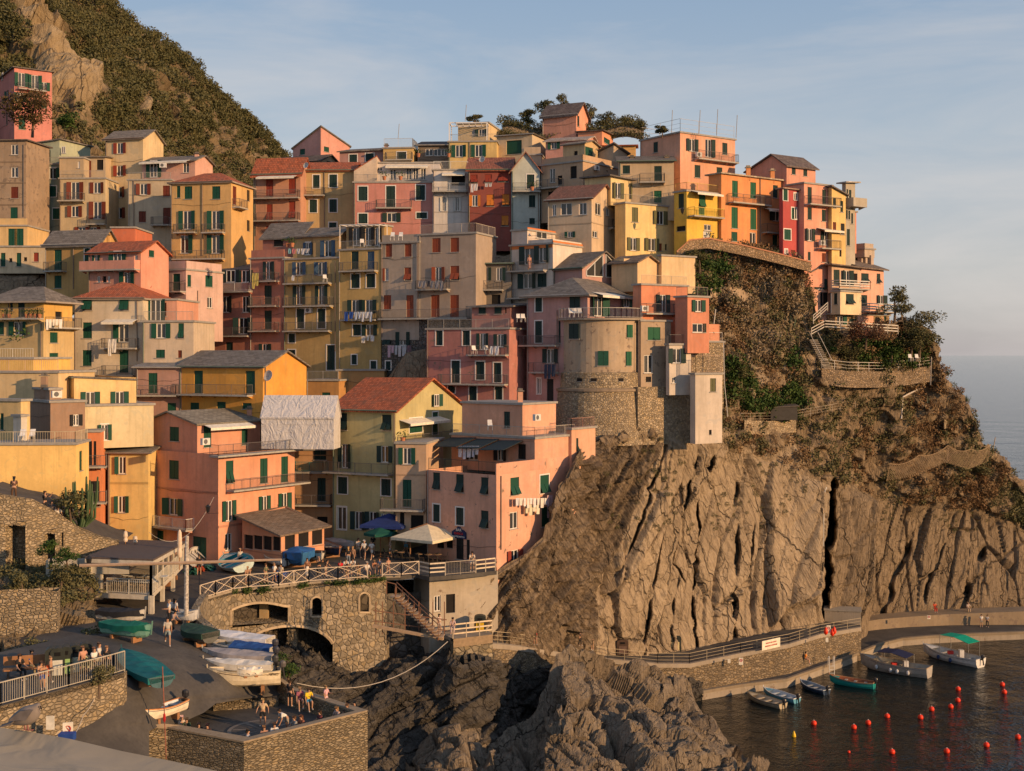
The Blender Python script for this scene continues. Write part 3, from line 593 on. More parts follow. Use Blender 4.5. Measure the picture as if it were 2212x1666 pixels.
h = H('D', 'small yellow terrace house with roof railings left of the dark glazed building', (.66, .46, .15), (1045, 1242, 1275), 6, 162.5, 315, 430, 'flat'); h.L('#dg;S 1166 372 60 58;b 1065 1242 398'); h.rail('LR', 'bars', 1.3, (.45, .42, .36))
h = H('D', 'dark-roofed glazed verandah building near the skyline', (.20, .16, .12), (1272, 1478, 1478), 3, 163.5, 300, 460, 'mono', hts=(0, .0, 1.6, 1.6), rc=(.07, .06, .06)); h.L('w 1350 345 50 48;w 1405 345 50 48;w 1450 345 40 48')
h = H('E', 'yellow house with a white pergola on its roof terrace near the summit', (.68, .50, .17), (145, 465, 465), 4, 159.5, 272, 420, 'flat', deep=8)
h.L('o 215 337 48 80;o 345 335 48 80;v 285 280 400'); h.rail('L', 'bars', 1.0)
b = h.block('', (208, 410, 527), 14, 162.0, 148, 275, col=(.66, .52, .28)); b.L('#dg;w 313 212 26 38;o 365 215 40 46')
h = H('E', 'cream house with a large green garage-like shutter below the summit garden', (.58, .48, .32), (465, 700, 800), 22, 160.5, 225, 410, 'mono', hts=(0, 0, 0, .4), rc=(.12, .1, .08), over=.3); h.L('g 580 312 102 92')
b = h.block('', (640, 760, 760), 8, 156.5, 360, 420, roof='flat'); b.rail('L', 'parapet', 1.0)
h = H('E', 'salmon house standing highest on the summit with a dark gabled roof', (.74, .33, .21), (768, 993, 1072), 26, 164.5, 92, 250, 'gR', rh=1.9, rc=(.12, .09, .08)); h.R('#dg;d 1007 138 14 70'); h.L('k 880 300 10 10'); h.chimney(.35, .4)
h = H('E', 'low orange-pink annex with a dark roof right of the summit house', (.74, .32, .17), (1005, 1165, 1238), 20, 162.0, 208, 300, 'mono', hts=(.1, .1, .3, .3), rc=(.1, .08, .07)); h.R('s 1197 272 40 36')
h = H('E', 'small pink house with a white eave and a gable below the summit', (.68, .34, .27), (790, 1060, 1140), 18, 157.5, 262, 360, 'gR', rh=.9, rc=(.4, .33, .28)); h.L('o 845 300 40 48')
h = H('E', 'tan loggia house with yellow terrace pillars and a yellow upper storey', (.52, .36, .22), (758, 1037, 1282), 38, 146.0, 402, 660, 'flat')
h.L('w 835 500 36 95;k 885 530 30 60;b 755 910 582;k 975 478 42 82;k 835 625 60 40'); h.R('k 1200 470 10 10'); h.rail('LR', 'parapet', .8)
b = h.block('', (905, 1050, 1140), 34, 151.0, 285, 400, col=(.60, .44, .22), roof='gR', rh=.5, rc=(.25, .2, .15)); b.L('k 990 362 24 50'); b.R('s 1078 348 52 72')
h = H('E', 'narrow orange-yellow house with a red tiled edge behind the tan loggia house', (.72, .43, .12), (1150, 1388, 1388), 6, 158.5, 302, 420, 'mono', hts=(0, 0, .8, .8), rm='terra')
h = H('E', 'grey-tan cottage with a sloping roof just right of the yellow terrace pillars', (.5, .4, .28), (1140, 1240, 1330), 40, 152.5, 350, 430, 'mono', hts=(.3, 1.0, .2, 0), rc=(.15, .12, .1)); h.R('k 1290 392 16 18')
h = H('E', 'beige house with a slate roof and one tall green-shuttered balcony door', (.58, .45, .28), (1278, 1642, 1642), 4, 140, 405, 660, 'mono', hts=(0, 0, 1.6, 1.6), rc=(.14, .12, .1))
h.L('#dg;s 1326 460 48 56;d 1536 492 50 112;b 1412 1580 545;#bg;s 1535 640 50 80'); h.chimney(.75, .6); h.chimney(.1, .6)
h = H('E', 'white house with striped coloured balcony railings and white shutters', (.64, .62, .58), (40, 278, 278), 0, 152.5, 462, 760, 'flat')
h.L('#wh;k 210 530 90 70;b 38 270 606 white;o 115 690 26 92;o 203 690 26 92;a 105 255 482;m 100 745 .1'); h.rail('L', 'bars', 1.1, (.6, .6, .57))
h = H('E', 'dark oxblood red house with orange flap shutters and a tiled roof', (.30, .075, .055), (275, 560, 560), 3, 150.5, 462, 870, 'gR', rh=2.0, rm='terra', rc=(.3, .11, .07), deep=7)
h.L('#red;h 315 522 44 55;h 410 520 44 55;h 508 508 66 66;#or;o 320 667 36 74;h 422 665 48 78;h 525 662 48 78;h 520 800 46 70')
h = H('E', 'pale mint blue house with a planted balcony beside the oxblood house', (.50, .57, .52), (563, 752, 752), 0, 150.0, 468, 860, 'gL', rh=2.3, rc=(.3, .12, .08))
h.L('#dg;D 690 540 50 95;b 570 755 606;s 700 670 42 80;s 700 802 36 40;v 742 600 850')
h = H('E', 'pale yellow balcony house with long terrace railings above bright yellow walls', (.78, .60, .24), (1250, 1320, 1645), 56, 136, 680, 1050, 'flat')
h.R('#ol;s 1383 760 42 98;o 1550 780 46 90;o 1372 955 40 86;o 1493 958 46 84;#rb;d 1550 975 24 50;k 1590 975 14 40'); h.rail('LR', 'bars', 1.0, (.3, .27, .22))
b = h.block('', (1050, 1222, 1490), 56, 138.5, 505, 680, col=(.76, .6, .28), roof='mono', hts=(.3, 0, -.4, -.1), rc=(.15, .13, .12), over=.5)
b.R('#ol;p 1270 600 36 105;p 1385 605 38 105;w 1452 600 24 50')
h = H('E', 'beige gabled house with a red-brown tiled roof and grey picture windows', (.60, .47, .31), (803, 1095, 1262), 26, 134, 650, 1060, 'gR', rh=2.0, rm='terra', rc=(.24, .11, .075))
h.L('w 847 730 26 78;w 927 722 75 80;w 1037 720 52 80;o 952 892 34 40;m 900 828 .12'); h.R('w 1138 722 38 80;w 1200 743 22 50;w 1118 890 34 45;b 1205 1260 850 bars .6;m 1150 828 .12')
h = H('E', 'white house with orange stripes under its terraces and a person on the balcony', (.66, .61, .54), (555, 838, 1228), 34, 128, 950, 1340, 'flat', cols={'band': (.62, .2, .06)})
h.L('#dg;p 682 1030 64 120;p 770 1020 46 120;b 553 805 1132;p 672 1200 60 100;d 765 1195 62 90;b 535 790 1312;m 700 985 .38'); h.R('m 1000 975 .38;s 860 1300 10 10'); h.rail('LR', 'parapet', .5); h.rail('LR', 'wire', 1.0, (.12, .12, .12), inset=.3)
b = h.block('', (565, 668, 892), 34, 130.5, 860, 950, cols={'band': (.62, .2, .06)}); b.L('w 685 890 10 10'); b.R('w 760 895 70 50;m 760 868 .2')
h = H('E', 'mauve-pink house with two big triangular glazed gable windows', (.50, .29, .25), (843, 1033, 1318), 44, 126, 1112, 1330, 'gR', rh=1.9, rc=(.17, .14, .11)); h.R('s 1303 1180 10 20')
ARCHH = h
h = H('E', 'dusky pink house with a wide slate hip roof above the round bastion', (.52, .29, .26), (665, 1068, 1430), 34, 120.6, 1292, 1900, 'hip', rh=2.1, over=.6)
h.L('#dg;S 744 1355 44 98;d 985 1340 68 90;@H;D 743 205 46 145;d 882 205 14 145;b 640 885 292;p 822 365 50 95;b 707 880 470;W 745 565 24 105;#dk;A 820 600 44 165;v 868 60 300'); h.R('p 1138 1368 56 130;O 1322 1340 36 66;a 1100 1248 1275')
BIGPINK = h
# right of bastion
h = H('E', 'cream building with tall blank sunlit walls and a rusty pergola frame', (.70, .52, .27), (1228, 1310, 1772), 58, 127, 1050, 1260, 'open')
b = h.block('', (1228, 1400, 1540), 40, 126, 1075, 1250, crop='E', roof='gR', rh=.8, rc=(.2, .14, .1), col=(.72, .5, .26));
b = h.block('', (40, 60, 283), 58, 128, 1030, 1260, crop='F', roof='flat', col=(.74, .56, .3));
h = H('F', 'orange-red house with stacked terraces right of the round bastion', (.70, .26, .13), (-130, -75, 232), 58, 122, 1222, 1560, 'flat')
h.R('#dg;p 68 1350 44 118;b -78 140 1415;v 232 1300 1450'); h.rail('R', 'bars', 1.0, (.45, .38, .28))
b = h.block('', (150, 232, 375), 54, 121, 1302, 1660, roof='flat'); b.R('o 303 1365 42 78;#g;w 300 1512 70 60;o 345 1512 8 60'); b.rail('LR', 'bars', 1.0, (.25, .2, .17))
# ---- bar / harbour front ----
h = H('G', 'pale olive-yellow house with a red tiled roof dotted with stones', (.50, .46, .21), (708, 1125, 1568), 26, 109.5, 562, 1370, 'gR', rh=2.9, rm='terra', over=.45)
h.L('#dg;h 773 633 62 112;h 1067 640 62 105;p 790 862 44 160;p 1055 850 50 110;b 678 1112 970;D 775 1057 62 112;S 1063 1070 62 110;W 770 1275 58 150;p 880 1290 48 120;p 975 1292 48 120;w 1042 1300 26 110;v 1120 570 1340')
h.R('o 1395 492 32 80;D 1262 658 86 95;D 1390 645 36 150;b 1135 1492 772;a 1150 1420 625'); TILEH = h
b = h.block('', (1128, 1330, 1330), 10, 107, 778, 1360, col=(.58, .40, .25), roof='flat', down=.3); b.L('o 1203 862 55 110;d 1203 1110 58 180;b 1040 1325 1212;m 1200 992 .15;k 1170 1290 30 110;k 1270 1300 85 90')
h = H('G', 'shaded brown house with a teal balcony below the white sheeting', (.48, .28, .13), (440, 720, 720), 4, 114, 820, 1370, 'flat')
h.L('#dg;s 625 855 80 65;b 458 680 962 teal;d 635 1085 55 155;b 458 708 1180;k 640 1300 70 70;m 560 860 .1')
h = H('H', 'rose house with an ochre right half, white chairs and three tiers of balconies', (.46, .19, .165), (0, 548, 690), 23, 122, 182, 730, 'flat', worn=.3)
h.L('#dg;S 84 245 44 98;S 263 245 48 98;p 372 268 40 108;o 490 262 44 85;b 287 545 355;D 193 470 54 148;D 355 462 56 120;D 470 475 50 130;b 98 540 548;S 307 612 50 94;S 165 585 46 50;S 478 615 48 95;v 8 190 560'); h.rail('L', 'bars', 1.0)
b = h.block('', (300, 558, 558), 23, 124, 38, 182, col=(.44, .2, .17), roof='mono', hts=(0, 0, .5, .5), rc=(.15, .14, .13), over=.5); b.L('#dg;s 370 62 46 46;s 475 62 46 46;k 525 62 10 40')
h = H('H', 'peach-pink bar building with washing hanging from its sunlit side wall', (.72, .38, .25), (3, 463, 990), 38, 101, 1155, 1770, 'open', worn=.12)
h.L('#dg;h 65 1195 46 112;h 220 1210 50 120;h 385 1227 48 112;S 65 1408 44 115;S 220 1430 50 116;h 385 1450 50 116;#dk;d 220 1640 50 150;d 275 1650 22 130;k 150 1610 45 60;k 90 1610 50 60')
h.R('h 585 1230 58 118;H 782 1215 58 120;w 578 1457 52 112;s 790 1432 52 130;#red;o 583 1698 50 90;s 975 1235 10 30;v 490 1160 1650')
b = h.block('', (165, 718, 992), 38, 105.95, 912, 1152, roof='flat', col=(.74, .39, .25), down=0); b.L('#dk;p 310 1010 60 90;p 490 1015 40 90;d 632 1000 52 100;m 500 925 .1'); b.R('s 985 960 6 20'); b.rail('LR', 'bars', 1.0, (.4, .36, .3)); BARH = h; BARB = b; h.rail('R', 'parapet', 1.0, inset=.02); h.rail('L', 'bars', 1.1, (.05, .07, .06))
b = h.block('', (235, 636, 858), 38, 108, 685, 885, roof='flat', col=(.72, .38, .24)); b.L('#dg;d 533 788 40 108'); b.chimney(.2, .3)
b = h.block('', (940, 962, 1120), 38, 110, 850, 1100, roof='flat', col=(.72, .4, .25)); b.rail('LR', 'bars', 1.0, (.35, .2, .16)); b.R('#dg;h 1000 955 14 90')
# lower mid shaded block
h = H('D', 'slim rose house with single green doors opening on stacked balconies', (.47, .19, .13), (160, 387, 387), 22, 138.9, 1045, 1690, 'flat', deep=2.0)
h.L('#dg;p 285 1130 36 120;b 210 355 1200;d 280 1292 48 125;b 175 355 1365;d 280 1458 48 125;b 175 355 1530;o 262 1642 40 50'); h.rail('L', 'parapet', 1.0)
b = h.block('', (245, 500, 500), 22, 140.5, 905, 1040, roof='mono', hts=(0, 0, 1.6, 1.6), col=(.42, .17, .12), deep=2.0); b.L('#dg;k 350 940 60 60')
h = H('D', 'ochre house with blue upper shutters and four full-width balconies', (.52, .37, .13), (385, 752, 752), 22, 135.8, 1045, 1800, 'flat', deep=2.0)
h.L('#bl;p 488 1118 44 88;p 635 1118 44 88;b 405 705 1215;#dg;p 487 1293 40 128;p 635 1293 40 128;b 405 717 1365;D 495 1450 50 130;D 635 1450 50 130;b 403 706 1530;S 438 1580 42 60;@G;S 437 182 48 50;D 697 208 54 165;@D;v 728 1070 1666')
b = h.block('', (445, 590, 590), 22, 139.5, 900, 1045, roof='mono', hts=(0, 0, .9, .9), deep=2.0); b.L('#bl;O 545 985 30 80'); b = h.block('', (580, 750, 750), 22, 137.5, 895, 1045, roof='mono', hts=(0, 0, .9, .9), deep=2.0); b.L('#bl;p 678 985 48 110')
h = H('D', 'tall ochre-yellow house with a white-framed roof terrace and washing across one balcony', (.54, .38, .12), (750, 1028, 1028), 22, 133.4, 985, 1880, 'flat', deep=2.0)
h.L('#dg;d 857 1062 48 118;#bl;d 962 1062 48 118;b 775 1012 1133;#dg;S 860 1200 56 94;S 962 1198 58 92;p 860 1370 50 90;p 950 1370 50 90;b 785 1015 1457;S 870 1526 54 74;o 955 1526 50 74;@G;S 852 222 34 64;S 980 257 38 52')
b = h.block('', (800, 1050, 1050), 22, 135.5, 828, 985, roof='flat', deep=2.0); b.L('#dk;p 865 905 46 120;p 945 905 40 120;p 1005 905 30 120'); h.rail('L', 'bars', 1.0)
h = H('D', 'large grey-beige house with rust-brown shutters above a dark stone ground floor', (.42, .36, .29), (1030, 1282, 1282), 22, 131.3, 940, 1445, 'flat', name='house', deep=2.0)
h.L('#rb;s 1082 998 42 86;s 1210 996 45 86;o 1068 1157 24 84;h 1207 1153 45 86;s 1072 1341 50 94;d 1222 1367 48 146;v 1276 940 1440'); h.rail('L', 'parapet', .9)
GB = h; b = h.block('', (1282, 1660, 1795), 22, 128, 880, 1445, crop='D', roof='flat'); b.L('#rb;s 1397 963 56 95;s 1520 960 56 95;o 1412 1155 42 96;b 1280 1490 1255;h 1520 1147 58 95;d 1390 1367 56 148;d 1518 1367 58 148;b 1035 1622 1447'); b.rail('LR', 'bars', 1.1, (.45, .38, .3))
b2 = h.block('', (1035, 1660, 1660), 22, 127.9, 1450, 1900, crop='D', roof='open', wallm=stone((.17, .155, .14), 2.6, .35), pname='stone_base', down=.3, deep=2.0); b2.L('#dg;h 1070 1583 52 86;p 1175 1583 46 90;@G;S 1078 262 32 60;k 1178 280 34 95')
h = H('E', 'narrow dark recessed house with grey-green windows beside the grey-beige house', (.22, .2, .17), (335, 560, 560), 10, 131, 1085, 1480, 'mono', hts=(0, 0, .5, .5), rc=(.13, .15, .14))
h.L('#dg;p 388 1155 40 90;p 482 1155 40 90;b 330 510 1258;s 352 1335 30 40;k 460 1330 60 80')
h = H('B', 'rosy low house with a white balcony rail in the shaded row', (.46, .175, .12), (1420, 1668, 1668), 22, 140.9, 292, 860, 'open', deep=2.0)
h.L('#dg;p 1535 335 60 80;p 1630 335 50 80;b 1405 1680 437 white;o 1500 522 42 108;o 1630 522 42 108;d 1390 662 44 118;p 1615 665 60 110;b 1303 1670 730;s 1393 806 42 56;s 1523 803 46 60')
b = h.block('', (1478, 1668, 1668), 22, 142, 292, 300, roof='mono', hts=(0, 0, 1.2, 1.2), over=.5); b = h.block('', (1325, 1425, 1425), 22, 144, 525, 860, roof='flat', deep=2.0); b.L('s 1392 512 30 16;s 1393 806 42 56')
# ---- right group on the headland ----
h = H('F', 'large salmon house with a railed roof garden at the top right', (.74, .38, .24), (-82, 183, 548), 55, 146, 212, 560, 'flat')
h.R('#dg;o 262 298 38 82;p 370 318 40 120;s 480 322 34 78;b 272 538 403;s 298 472 38 84;s 444 468 38 46'); h.L('#dg;d 20 312 30 70'); h.rail('BLR', 'wire', 1.7, (.45, .42, .38), post=3)
h = H('F', 'bright yellow house with vivid green doors and a white-railed balcony', (.76, .50, .035), (143, 226, 446), 54, 136.5, 600, 940, 'flat')
h.L('#dg;d 190 668 36 96;k 188 852 60 34'); h.R('#bg;h 330 668 44 84;d 328 740 40 50;b 238 440 775 yel;#wh;d 360 895 46 60;w 365 845 46 40;a 250 420 600'); h.rail('LR', 'bars', 1.0, (.5, .36, .1))
h = H('F', 'tall orange house with narrow green doors on a long sagging balcony', (.74, .30, .09), (372, 456, 862), 54, 139.5, 488, 1000, 'mono', hts=(0, 0, 0, 0), rc=(.4, .33, .24))
h.R('#bg;d 547 588 38 108;d 668 598 38 106;b 498 750 688;#dg;s 815 606 32 84;#bg;d 545 780 42 140;d 669 790 40 136;#g;s 543 905 40 62;w 665 920 40 84;#dk;p 820 762 44 80;b 722 888 882;#g;s 813 928 32 66;k 760 975 28 30;a 722 860 712;v 712 500 960'); h.chimney(.1, .45); h.chimney(.1, .85)
h = H('F', 'narrow crimson house with white-edged windows between orange and pink neighbours', (.50, .075, .075), (850, 866, 966), 54, 141.5, 588, 1060, 'mono', hts=(0, 0, 0, 0), rc=(.3, .2, .15))
h.R('#g;S 882 630 28 72;W 950 640 22 46;#g;S 938 752 30 76;W 950 752 12 70;S 895 892 44 70;W 886 1005 18 30;#br;d 935 1020 24 50')
h = H('F', 'tall pink house with narrow shuttered windows and a dark side wall near the point', (.74, .34, .23), (890, 1006, 1192), 56, 142.5, 548, 1100, 'flat')
h.R('#dg;d 1043 632 28 112;d 1139 645 26 104;b 1008 1216 698;s 1043 752 28 80;s 1137 765 27 78;o 1043 893 32 82;p 1146 915 30 90;b 1086 1214 985;s 1040 1035 18 56;#br;d 1137 1045 26 60;a 1090 1222 848')
b = h.block('', (628, 890, 1082), 56, 146, 432, 560, roof='gL', rh=1.6, rc=(.13, .1, .09), wf=.35, deep=8); b.R('#dg;s 937 470 26 44;s 1014 482 26 44'); b.chimney(.6, .1)
h = H('F', 'sunny yellow narrow house with buttresses at the end of the cliff row', (.80, .56, .18), (1180, 1190, 1282), 60, 144.5, 622, 1060, 'mono', hts=(.8, .8, 0, 0), rc=(.16, .14, .13))
h.R('#dg;s 1208 682 20 66;s 1256 705 18 74;#br;s 1208 842 22 66;#dk;s 1262 855 26 74;k 1248 1015 14 44')
h = H('F', 'slim grey-green house with an open-air balcony at the end of the cliff row', (.46, .43, .34), (1278, 1283, 1345), 56, 146.5, 560, 1000, 'mono', hts=(.2, .2, .3, .3), rc=(.5, .45, .38), over=.5)
h.R('#dg;s 1293 620 10 60;s 1312 640 16 90;b 1284 1374 705 solid 1.2;s 1290 758 12 60;s 1306 762 12 60;s 1325 785 12 70;d 1300 910 20 110')
b = h.block('', (1330, 1332, 1348), 56, 149, 740, 1000, col=(.72, .3, .2))
h = H('F', 'concrete terrace on pillars jutting out past the end of the cliff row', (.5, .42, .33), (1290, 1408, 1474), 52, 151.5, 985, 1025, 'flat', name='concrete_terrace', cat='terrace', down=0.3); h.rail('LR', 'parapet', .7)
for xa, xb in ((1375, 1400), (1405, 1425), (1440, 1462)): h.block('', (xa, (xa + xb) / 2, xb), 50, 152, 1028, 1090, roof='open', pname='pillar', down=2)
h = H('F', 'detached pink seaside house with white-railed terraces on the headland', (.76, .42, .30), (1186, 1362, 1535), 50, 147, 1106, 1500, 'mono', hts=(1.4, 0, -.1, 1.2), rc=(.17, .13, .1), over=.5)
h.R('#dg;h 1410 1182 50 66;h 1500 1184 24 66;s 1405 1330 40 74;p 1518 1325 30 60;b 1380 1562 1404 planks 1.3')
b = h.block('', (1030, 1053, 1185), 56, 143.5, 1150, 1480, roof='mono', hts=(.2, .2, 1.7, 1.7), rc=(.14, .11, .1), down=2.5); b.R('#dg;o 1112 1220 36 70;s 1163 1186 20 70;#dk;d 1140 1320 50 90;#dg;s 1122 1320 20 90')
b = h.block('', (1180, 1190, 1378), 56, 143.8, 1118, 1262, roof='mono', hts=(.4, .4, .2, .2), rc=(.2, .15, .12), over=.7, col=(.6, .42, .28)); b.R('#dg;d 1222 1175 40 100;p 1290 1180 36 100;k 1345 1180 30 60;b 1190 1398 1252 planks 1.2')
b = h.block('', (1186, 1246, 1386), 50, 142.5, 1266, 1405, roof='flat', col=(.78, .62, .38), over=.3); b.L('#dg;s 1215 1318 22 74'); b.R('#dg;h 1310 1320 52 68')
b = h.block('', (1160, 1212, 1572), 52, 144, 1418, 1500, roof='flat', wallm=stone((.42, .3, .18), 2.5), pname='stone_base', down=2.5); b.R('#g;p 1245 1462 40 60;#dg;s 1330 1472 50 44;#g;A 1445 1462 48 66;A 1540 1460 22 54')
# ---------------- terrain ----------------
def h3(i, j, k, s=0):
 n = (i.astype(np.int64) * 374761393 + j.astype(np.int64) * 668265263 + k.astype(np.int64) * 2147483647 + s * 974634777) & 0xffffffff
 n = ((n ^ (n >> 13)) * 1274126177) & 0xffffffff; n = ((n ^ (n >> 16)) * 2246822519) & 0xffffffff; n ^= n >> 15
 return (n & 0xffffff) / float(0xffffff)
def vnoise(p, s=0):
 f = np.floor(p); t = p - f; t = t * t * (3 - 2 * t); i, j, k = f[:, 0].astype(np.int64), f[:, 1].astype(np.int64), f[:, 2].astype(np.int64); r = 0
 for a in (0, 1):
  for b in (0, 1):
   for c in (0, 1):
    w = (t[:, 0] if a else 1 - t[:, 0]) * (t[:, 1] if b else 1 - t[:, 1]) * (t[:, 2] if c else 1 - t[:, 2]); r = r + w * h3(i + a, j + b, k + c, s)
 return r * 2 - 1
def fbm(p, o=4, s=0, g=.5):
 a = 1; r = 0; q = p.copy()
 for n in range(o): r = r + a * vnoise(q, s + n); q = q * 2.03 + 7.1; a *= g
 return r
def worley(p, s=0):
 f = np.floor(p).astype(np.int64); d1 = np.full(len(p), 9.0); d2 = np.full(len(p), 9.0); c1 = np.zeros((len(p), 3)); id1 = np.zeros((len(p), 3))
 for a in (-1, 0, 1):
  for b in (-1, 0, 1):
   for c in (-1, 0, 1):
    g = f + (a, b, c); o = np.stack([h3(g[:, 0], g[:, 1], g[:, 2], s + q) for q in range(3)], 1); d = p - (g + o); dd = (d * d).sum(1)
    m = dd < d1; d2 = np.where(m, d1, np.minimum(d2, dd)); c1[m] = d[m]; id1[m] = g[m]; d1 = np.where(m, dd, d1)
 g = id1.astype(np.int64); r = np.stack([h3(g[:, 0], g[:, 1], g[:, 2], s + 10 + q) for q in range(4)], 1) * 2 - 1
 return c1, r, np.sqrt(d2) - np.sqrt(d1)
def facet(p, s=0, tilt=.8):   # angular blocks
 c, r, e = worley(p, s); return r[:, 3] * .5 + tilt * (c * r[:, :3]).sum(1), e
def colgrid(x0, x1, dx, rows, nsub):
 """rows: list of (ytable, Ytable) interpolated in x ; nsub: subdivisions between rows -> (R,C,3) points"""
 xs = np.arange(x0, x1 + .01, dx); out = []
 tabs = []
 for yt, Yt in rows:
  tabs.append((np.interp(xs, [a for a, b in yt], [b for a, b in yt]), np.interp(xs, [a for a, b in Yt], [b for a, b in Yt])))
 for i in range(len(tabs) - 1):
  n = nsub[i]
  for j in range(n): t = j / n; out.append((tabs[i][0] * (1 - t) + tabs[i + 1][0] * t, tabs[i][1] * (1 - t) + tabs[i + 1][1] * t))
 out.append(tabs[-1]); A = np.empty((len(out), len(xs), 3))
 for i, (y, Y) in enumerate(out): A[i, :, 0] = (xs - CX) / F * Y; A[i, :, 1] = Y; A[i, :, 2] = CH - (y - HY) / F * Y
 return A, xs, np.array([o[0] for o in out])
def gnormals(A):
 du = np.gradient(A, axis=1); dv = np.gradient(A, axis=0); n = np.cross(du, dv); n /= np.linalg.norm(n, axis=2, keepdims=True) + 1e-9
 flip = (n[:, :, 1] > 0) & (np.abs(n[:, :, 1]) > .05); n[flip] *= -1; n[(n[:, :, 2] < 0) & (np.abs(n[:, :, 1]) <= .05)] *= -1; return n
def gridmesh(name, A, mats, mi=None, kind='structure', smooth=False):
 R, C = A.shape[:2]; me = bpy.data.meshes.new(name); idx = np.arange(R * C).reshape(R, C)
 f = np.stack([idx[:-1, :-1], idx[:-1, 1:], idx[1:, 1:], idx[1:, :-1]], -1).reshape(-1, 4)
 me.vertices.add(R * C); me.vertices.foreach_set('co', A.reshape(-1).astype(np.float32)); me.loops.add(f.size); me.loops.foreach_set('vertex_index', f.ravel())
 me.polygons.add(len(f)); me.polygons.foreach_set('loop_start', np.arange(len(f)) * 4); me.polygons.foreach_set('loop_total', np.full(len(f), 4))
 if mi is not None: me.polygons.foreach_set('material_index', mi.ravel().astype(np.int32))
 for m in (mats if isinstance(mats, (list, tuple)) else [mats]): me.materials.append(m)
 me.update(); me.validate(); me.polygons.foreach_set('use_smooth', np.full(len(me.polygons), smooth)); autouv(me)
 o = bpy.data.objects.new(name, me); COL.objects.link(o)
 if kind: o['kind'] = kind
 return o
def rot2(ax):   # basis from a strata normal
 n = np.array(ax, float); n /= np.linalg.norm(n); d = np.cross(n, (0, 1, 0)); d /= np.linalg.norm(d); e = np.cross(n, d); return np.stack([n, d, e])
# sea
def seamat():
 m, nt, b = newmat('sea_water'); b.inputs['Roughness'].default_value = .09; b.inputs['Base Color'].default_value = (.006, .012, .014, 1); b.inputs['Specular IOR Level'].default_value = .38
 b.inputs['IOR'].default_value = 1.33
 oc = coords(nt, (1, 1.0, 1), rnd=False, kind='Object'); a = noise(nt, oc, .55, 5, .6, .6); c = noise(nt, oc, .05, 3, .5); g = noise(nt, oc, 2.6, 3, .5)
 s = nt.nodes.new('ShaderNodeMath'); s.operation = 'MULTIPLY_ADD'; nt.links.new(c, s.inputs[0]); s.inputs[1].default_value = 5; nt.links.new(a, s.inputs[2])
 s2 = nt.nodes.new('ShaderNodeMath'); s2.operation = 'MULTIPLY_ADD'; nt.links.new(g, s2.inputs[0]); s2.inputs[1].default_value = .35; nt.links.new(s.outputs[0], s2.inputs[2])
 bump(nt, b, s2.outputs[0], .55, .5); return m
mb = MB(); SEA = seamat()
xs_ = [-20000, -2000, -300, 300, 2000, 20000]; ys_ = [-200, 0, 300, 2000, 12000, 40000]
mb.grid([[(x, y, 0) for x in xs_] for y in ys_], SEA); tag(mb.build('sea', smooth=True), kind='structure')
# headland
STR_A = 33
ROCK = rockmat('cliff_rock', (.34, .262, .175), (.44, .345, .235), (.17, .128, .088), 1.0, (0, math.radians(28), 0))
EARTH = rockmat('dry_slope_earth', (.24, .175, .11), (.34, .26, .165), (.13, .095, .06), 1.2)
yb = [(1030, 1385), (1063, 1376), (1100, 1380), (1155, 1387), (1260, 1404), (1323, 1416), (1388, 1415), (1486, 1411), (1600, 1386), (1700, 1362), (1780, 1347), (1874, 1334), (2000, 1329), (2212, 1321), (2420, 1312)]
Yb = [(1030, 108.5), (1100, 110), (1155, 113.5), (1225, 118), (1260, 121), (1323, 127), (1388, 130), (1486, 134), (1600, 139), (1700, 143), (1780, 147), (1860, 153), (1885, 160), (2000, 163), (2212, 167), (2420, 170)]
yr = [(1030, 1275), (1080, 1238), (1130, 1205), (1180, 1165), (1205, 1085), (1245, 1000), (1280, 958), (1400, 938), (1440, 925), (1480, 950), (1560, 968), (1640, 985), (1720, 1020), (1780, 1045), (1850, 1060), (1950, 1090), (2050, 1100), (2120, 1100), (2212, 1140), (2420, 1300)]
Yr = [(1030, 109), (1080, 110), (1130, 111.3), (1185, 113.3), (1207, 114.2), (1245, 117), (1290, 125), (1400, 129), (1500, 132.5), (1640, 142), (1780, 149), (1900, 161), (2050, 166), (2212, 172), (2420, 180)]
ytp = [(1030, 1265), (1080, 1230), (1130, 1198), (1180, 1155), (1205, 1070), (1245, 985), (1290, 925), (1400, 900), (1440, 880), (1475, 560), (1500, 528), (1560, 520), (1650, 540), (1742, 572), (1768, 700), (1850, 715), (1925, 700), (1955, 690), (2005, 715), (2030, 790), (2062, 845), (2095, 890), (2122, 960), (2150, 985), (2182, 1020), (2212, 1075), (2300, 1180), (2420, 1290)]
Ytp = [(1030, 109.5), (1080, 110.5), (1130, 111.8), (1185, 113.9), (1207, 114.9), (1245, 117.8), (1290, 127.5), (1400, 131), (1440, 137), (1475, 143), (1550, 146), (1650, 149), (1742, 151.5), (1768, 150.5), (1925, 153), (2030, 158), (2120, 163), (2212, 171), (2420, 178)]
def sh(t, d): return [(a, b + d) for a, b in t]
def mid(ta, tb, t, dy=0):
 xs = sorted({a for a, b in ta} | {a for a, b in tb}); f = lambda T, x: float(np.interp(x, [a for a, b in T], [b for a, b in T]))
 return [(x, f(ta, x) * (1 - t) + f(tb, x) * t + dy) for x in xs]
rows = [(sh(yb, 90), sh(Yb, -.5)), (yb, Yb), (mid(yb, yr, .5), mid(Yb, Yr, .45)), (yr, Yr), (mid(yr, ytp, .5), mid(Yr, Ytp, .55)), (ytp, Ytp), (sh(ytp, 3), sh(Ytp, 5)), (sh(ytp, 60), sh(Ytp, 18))]
A, XS, YY = colgrid(1030, 2420, 1.9, rows, [10, 115, 115, 80, 80, 8, 8])
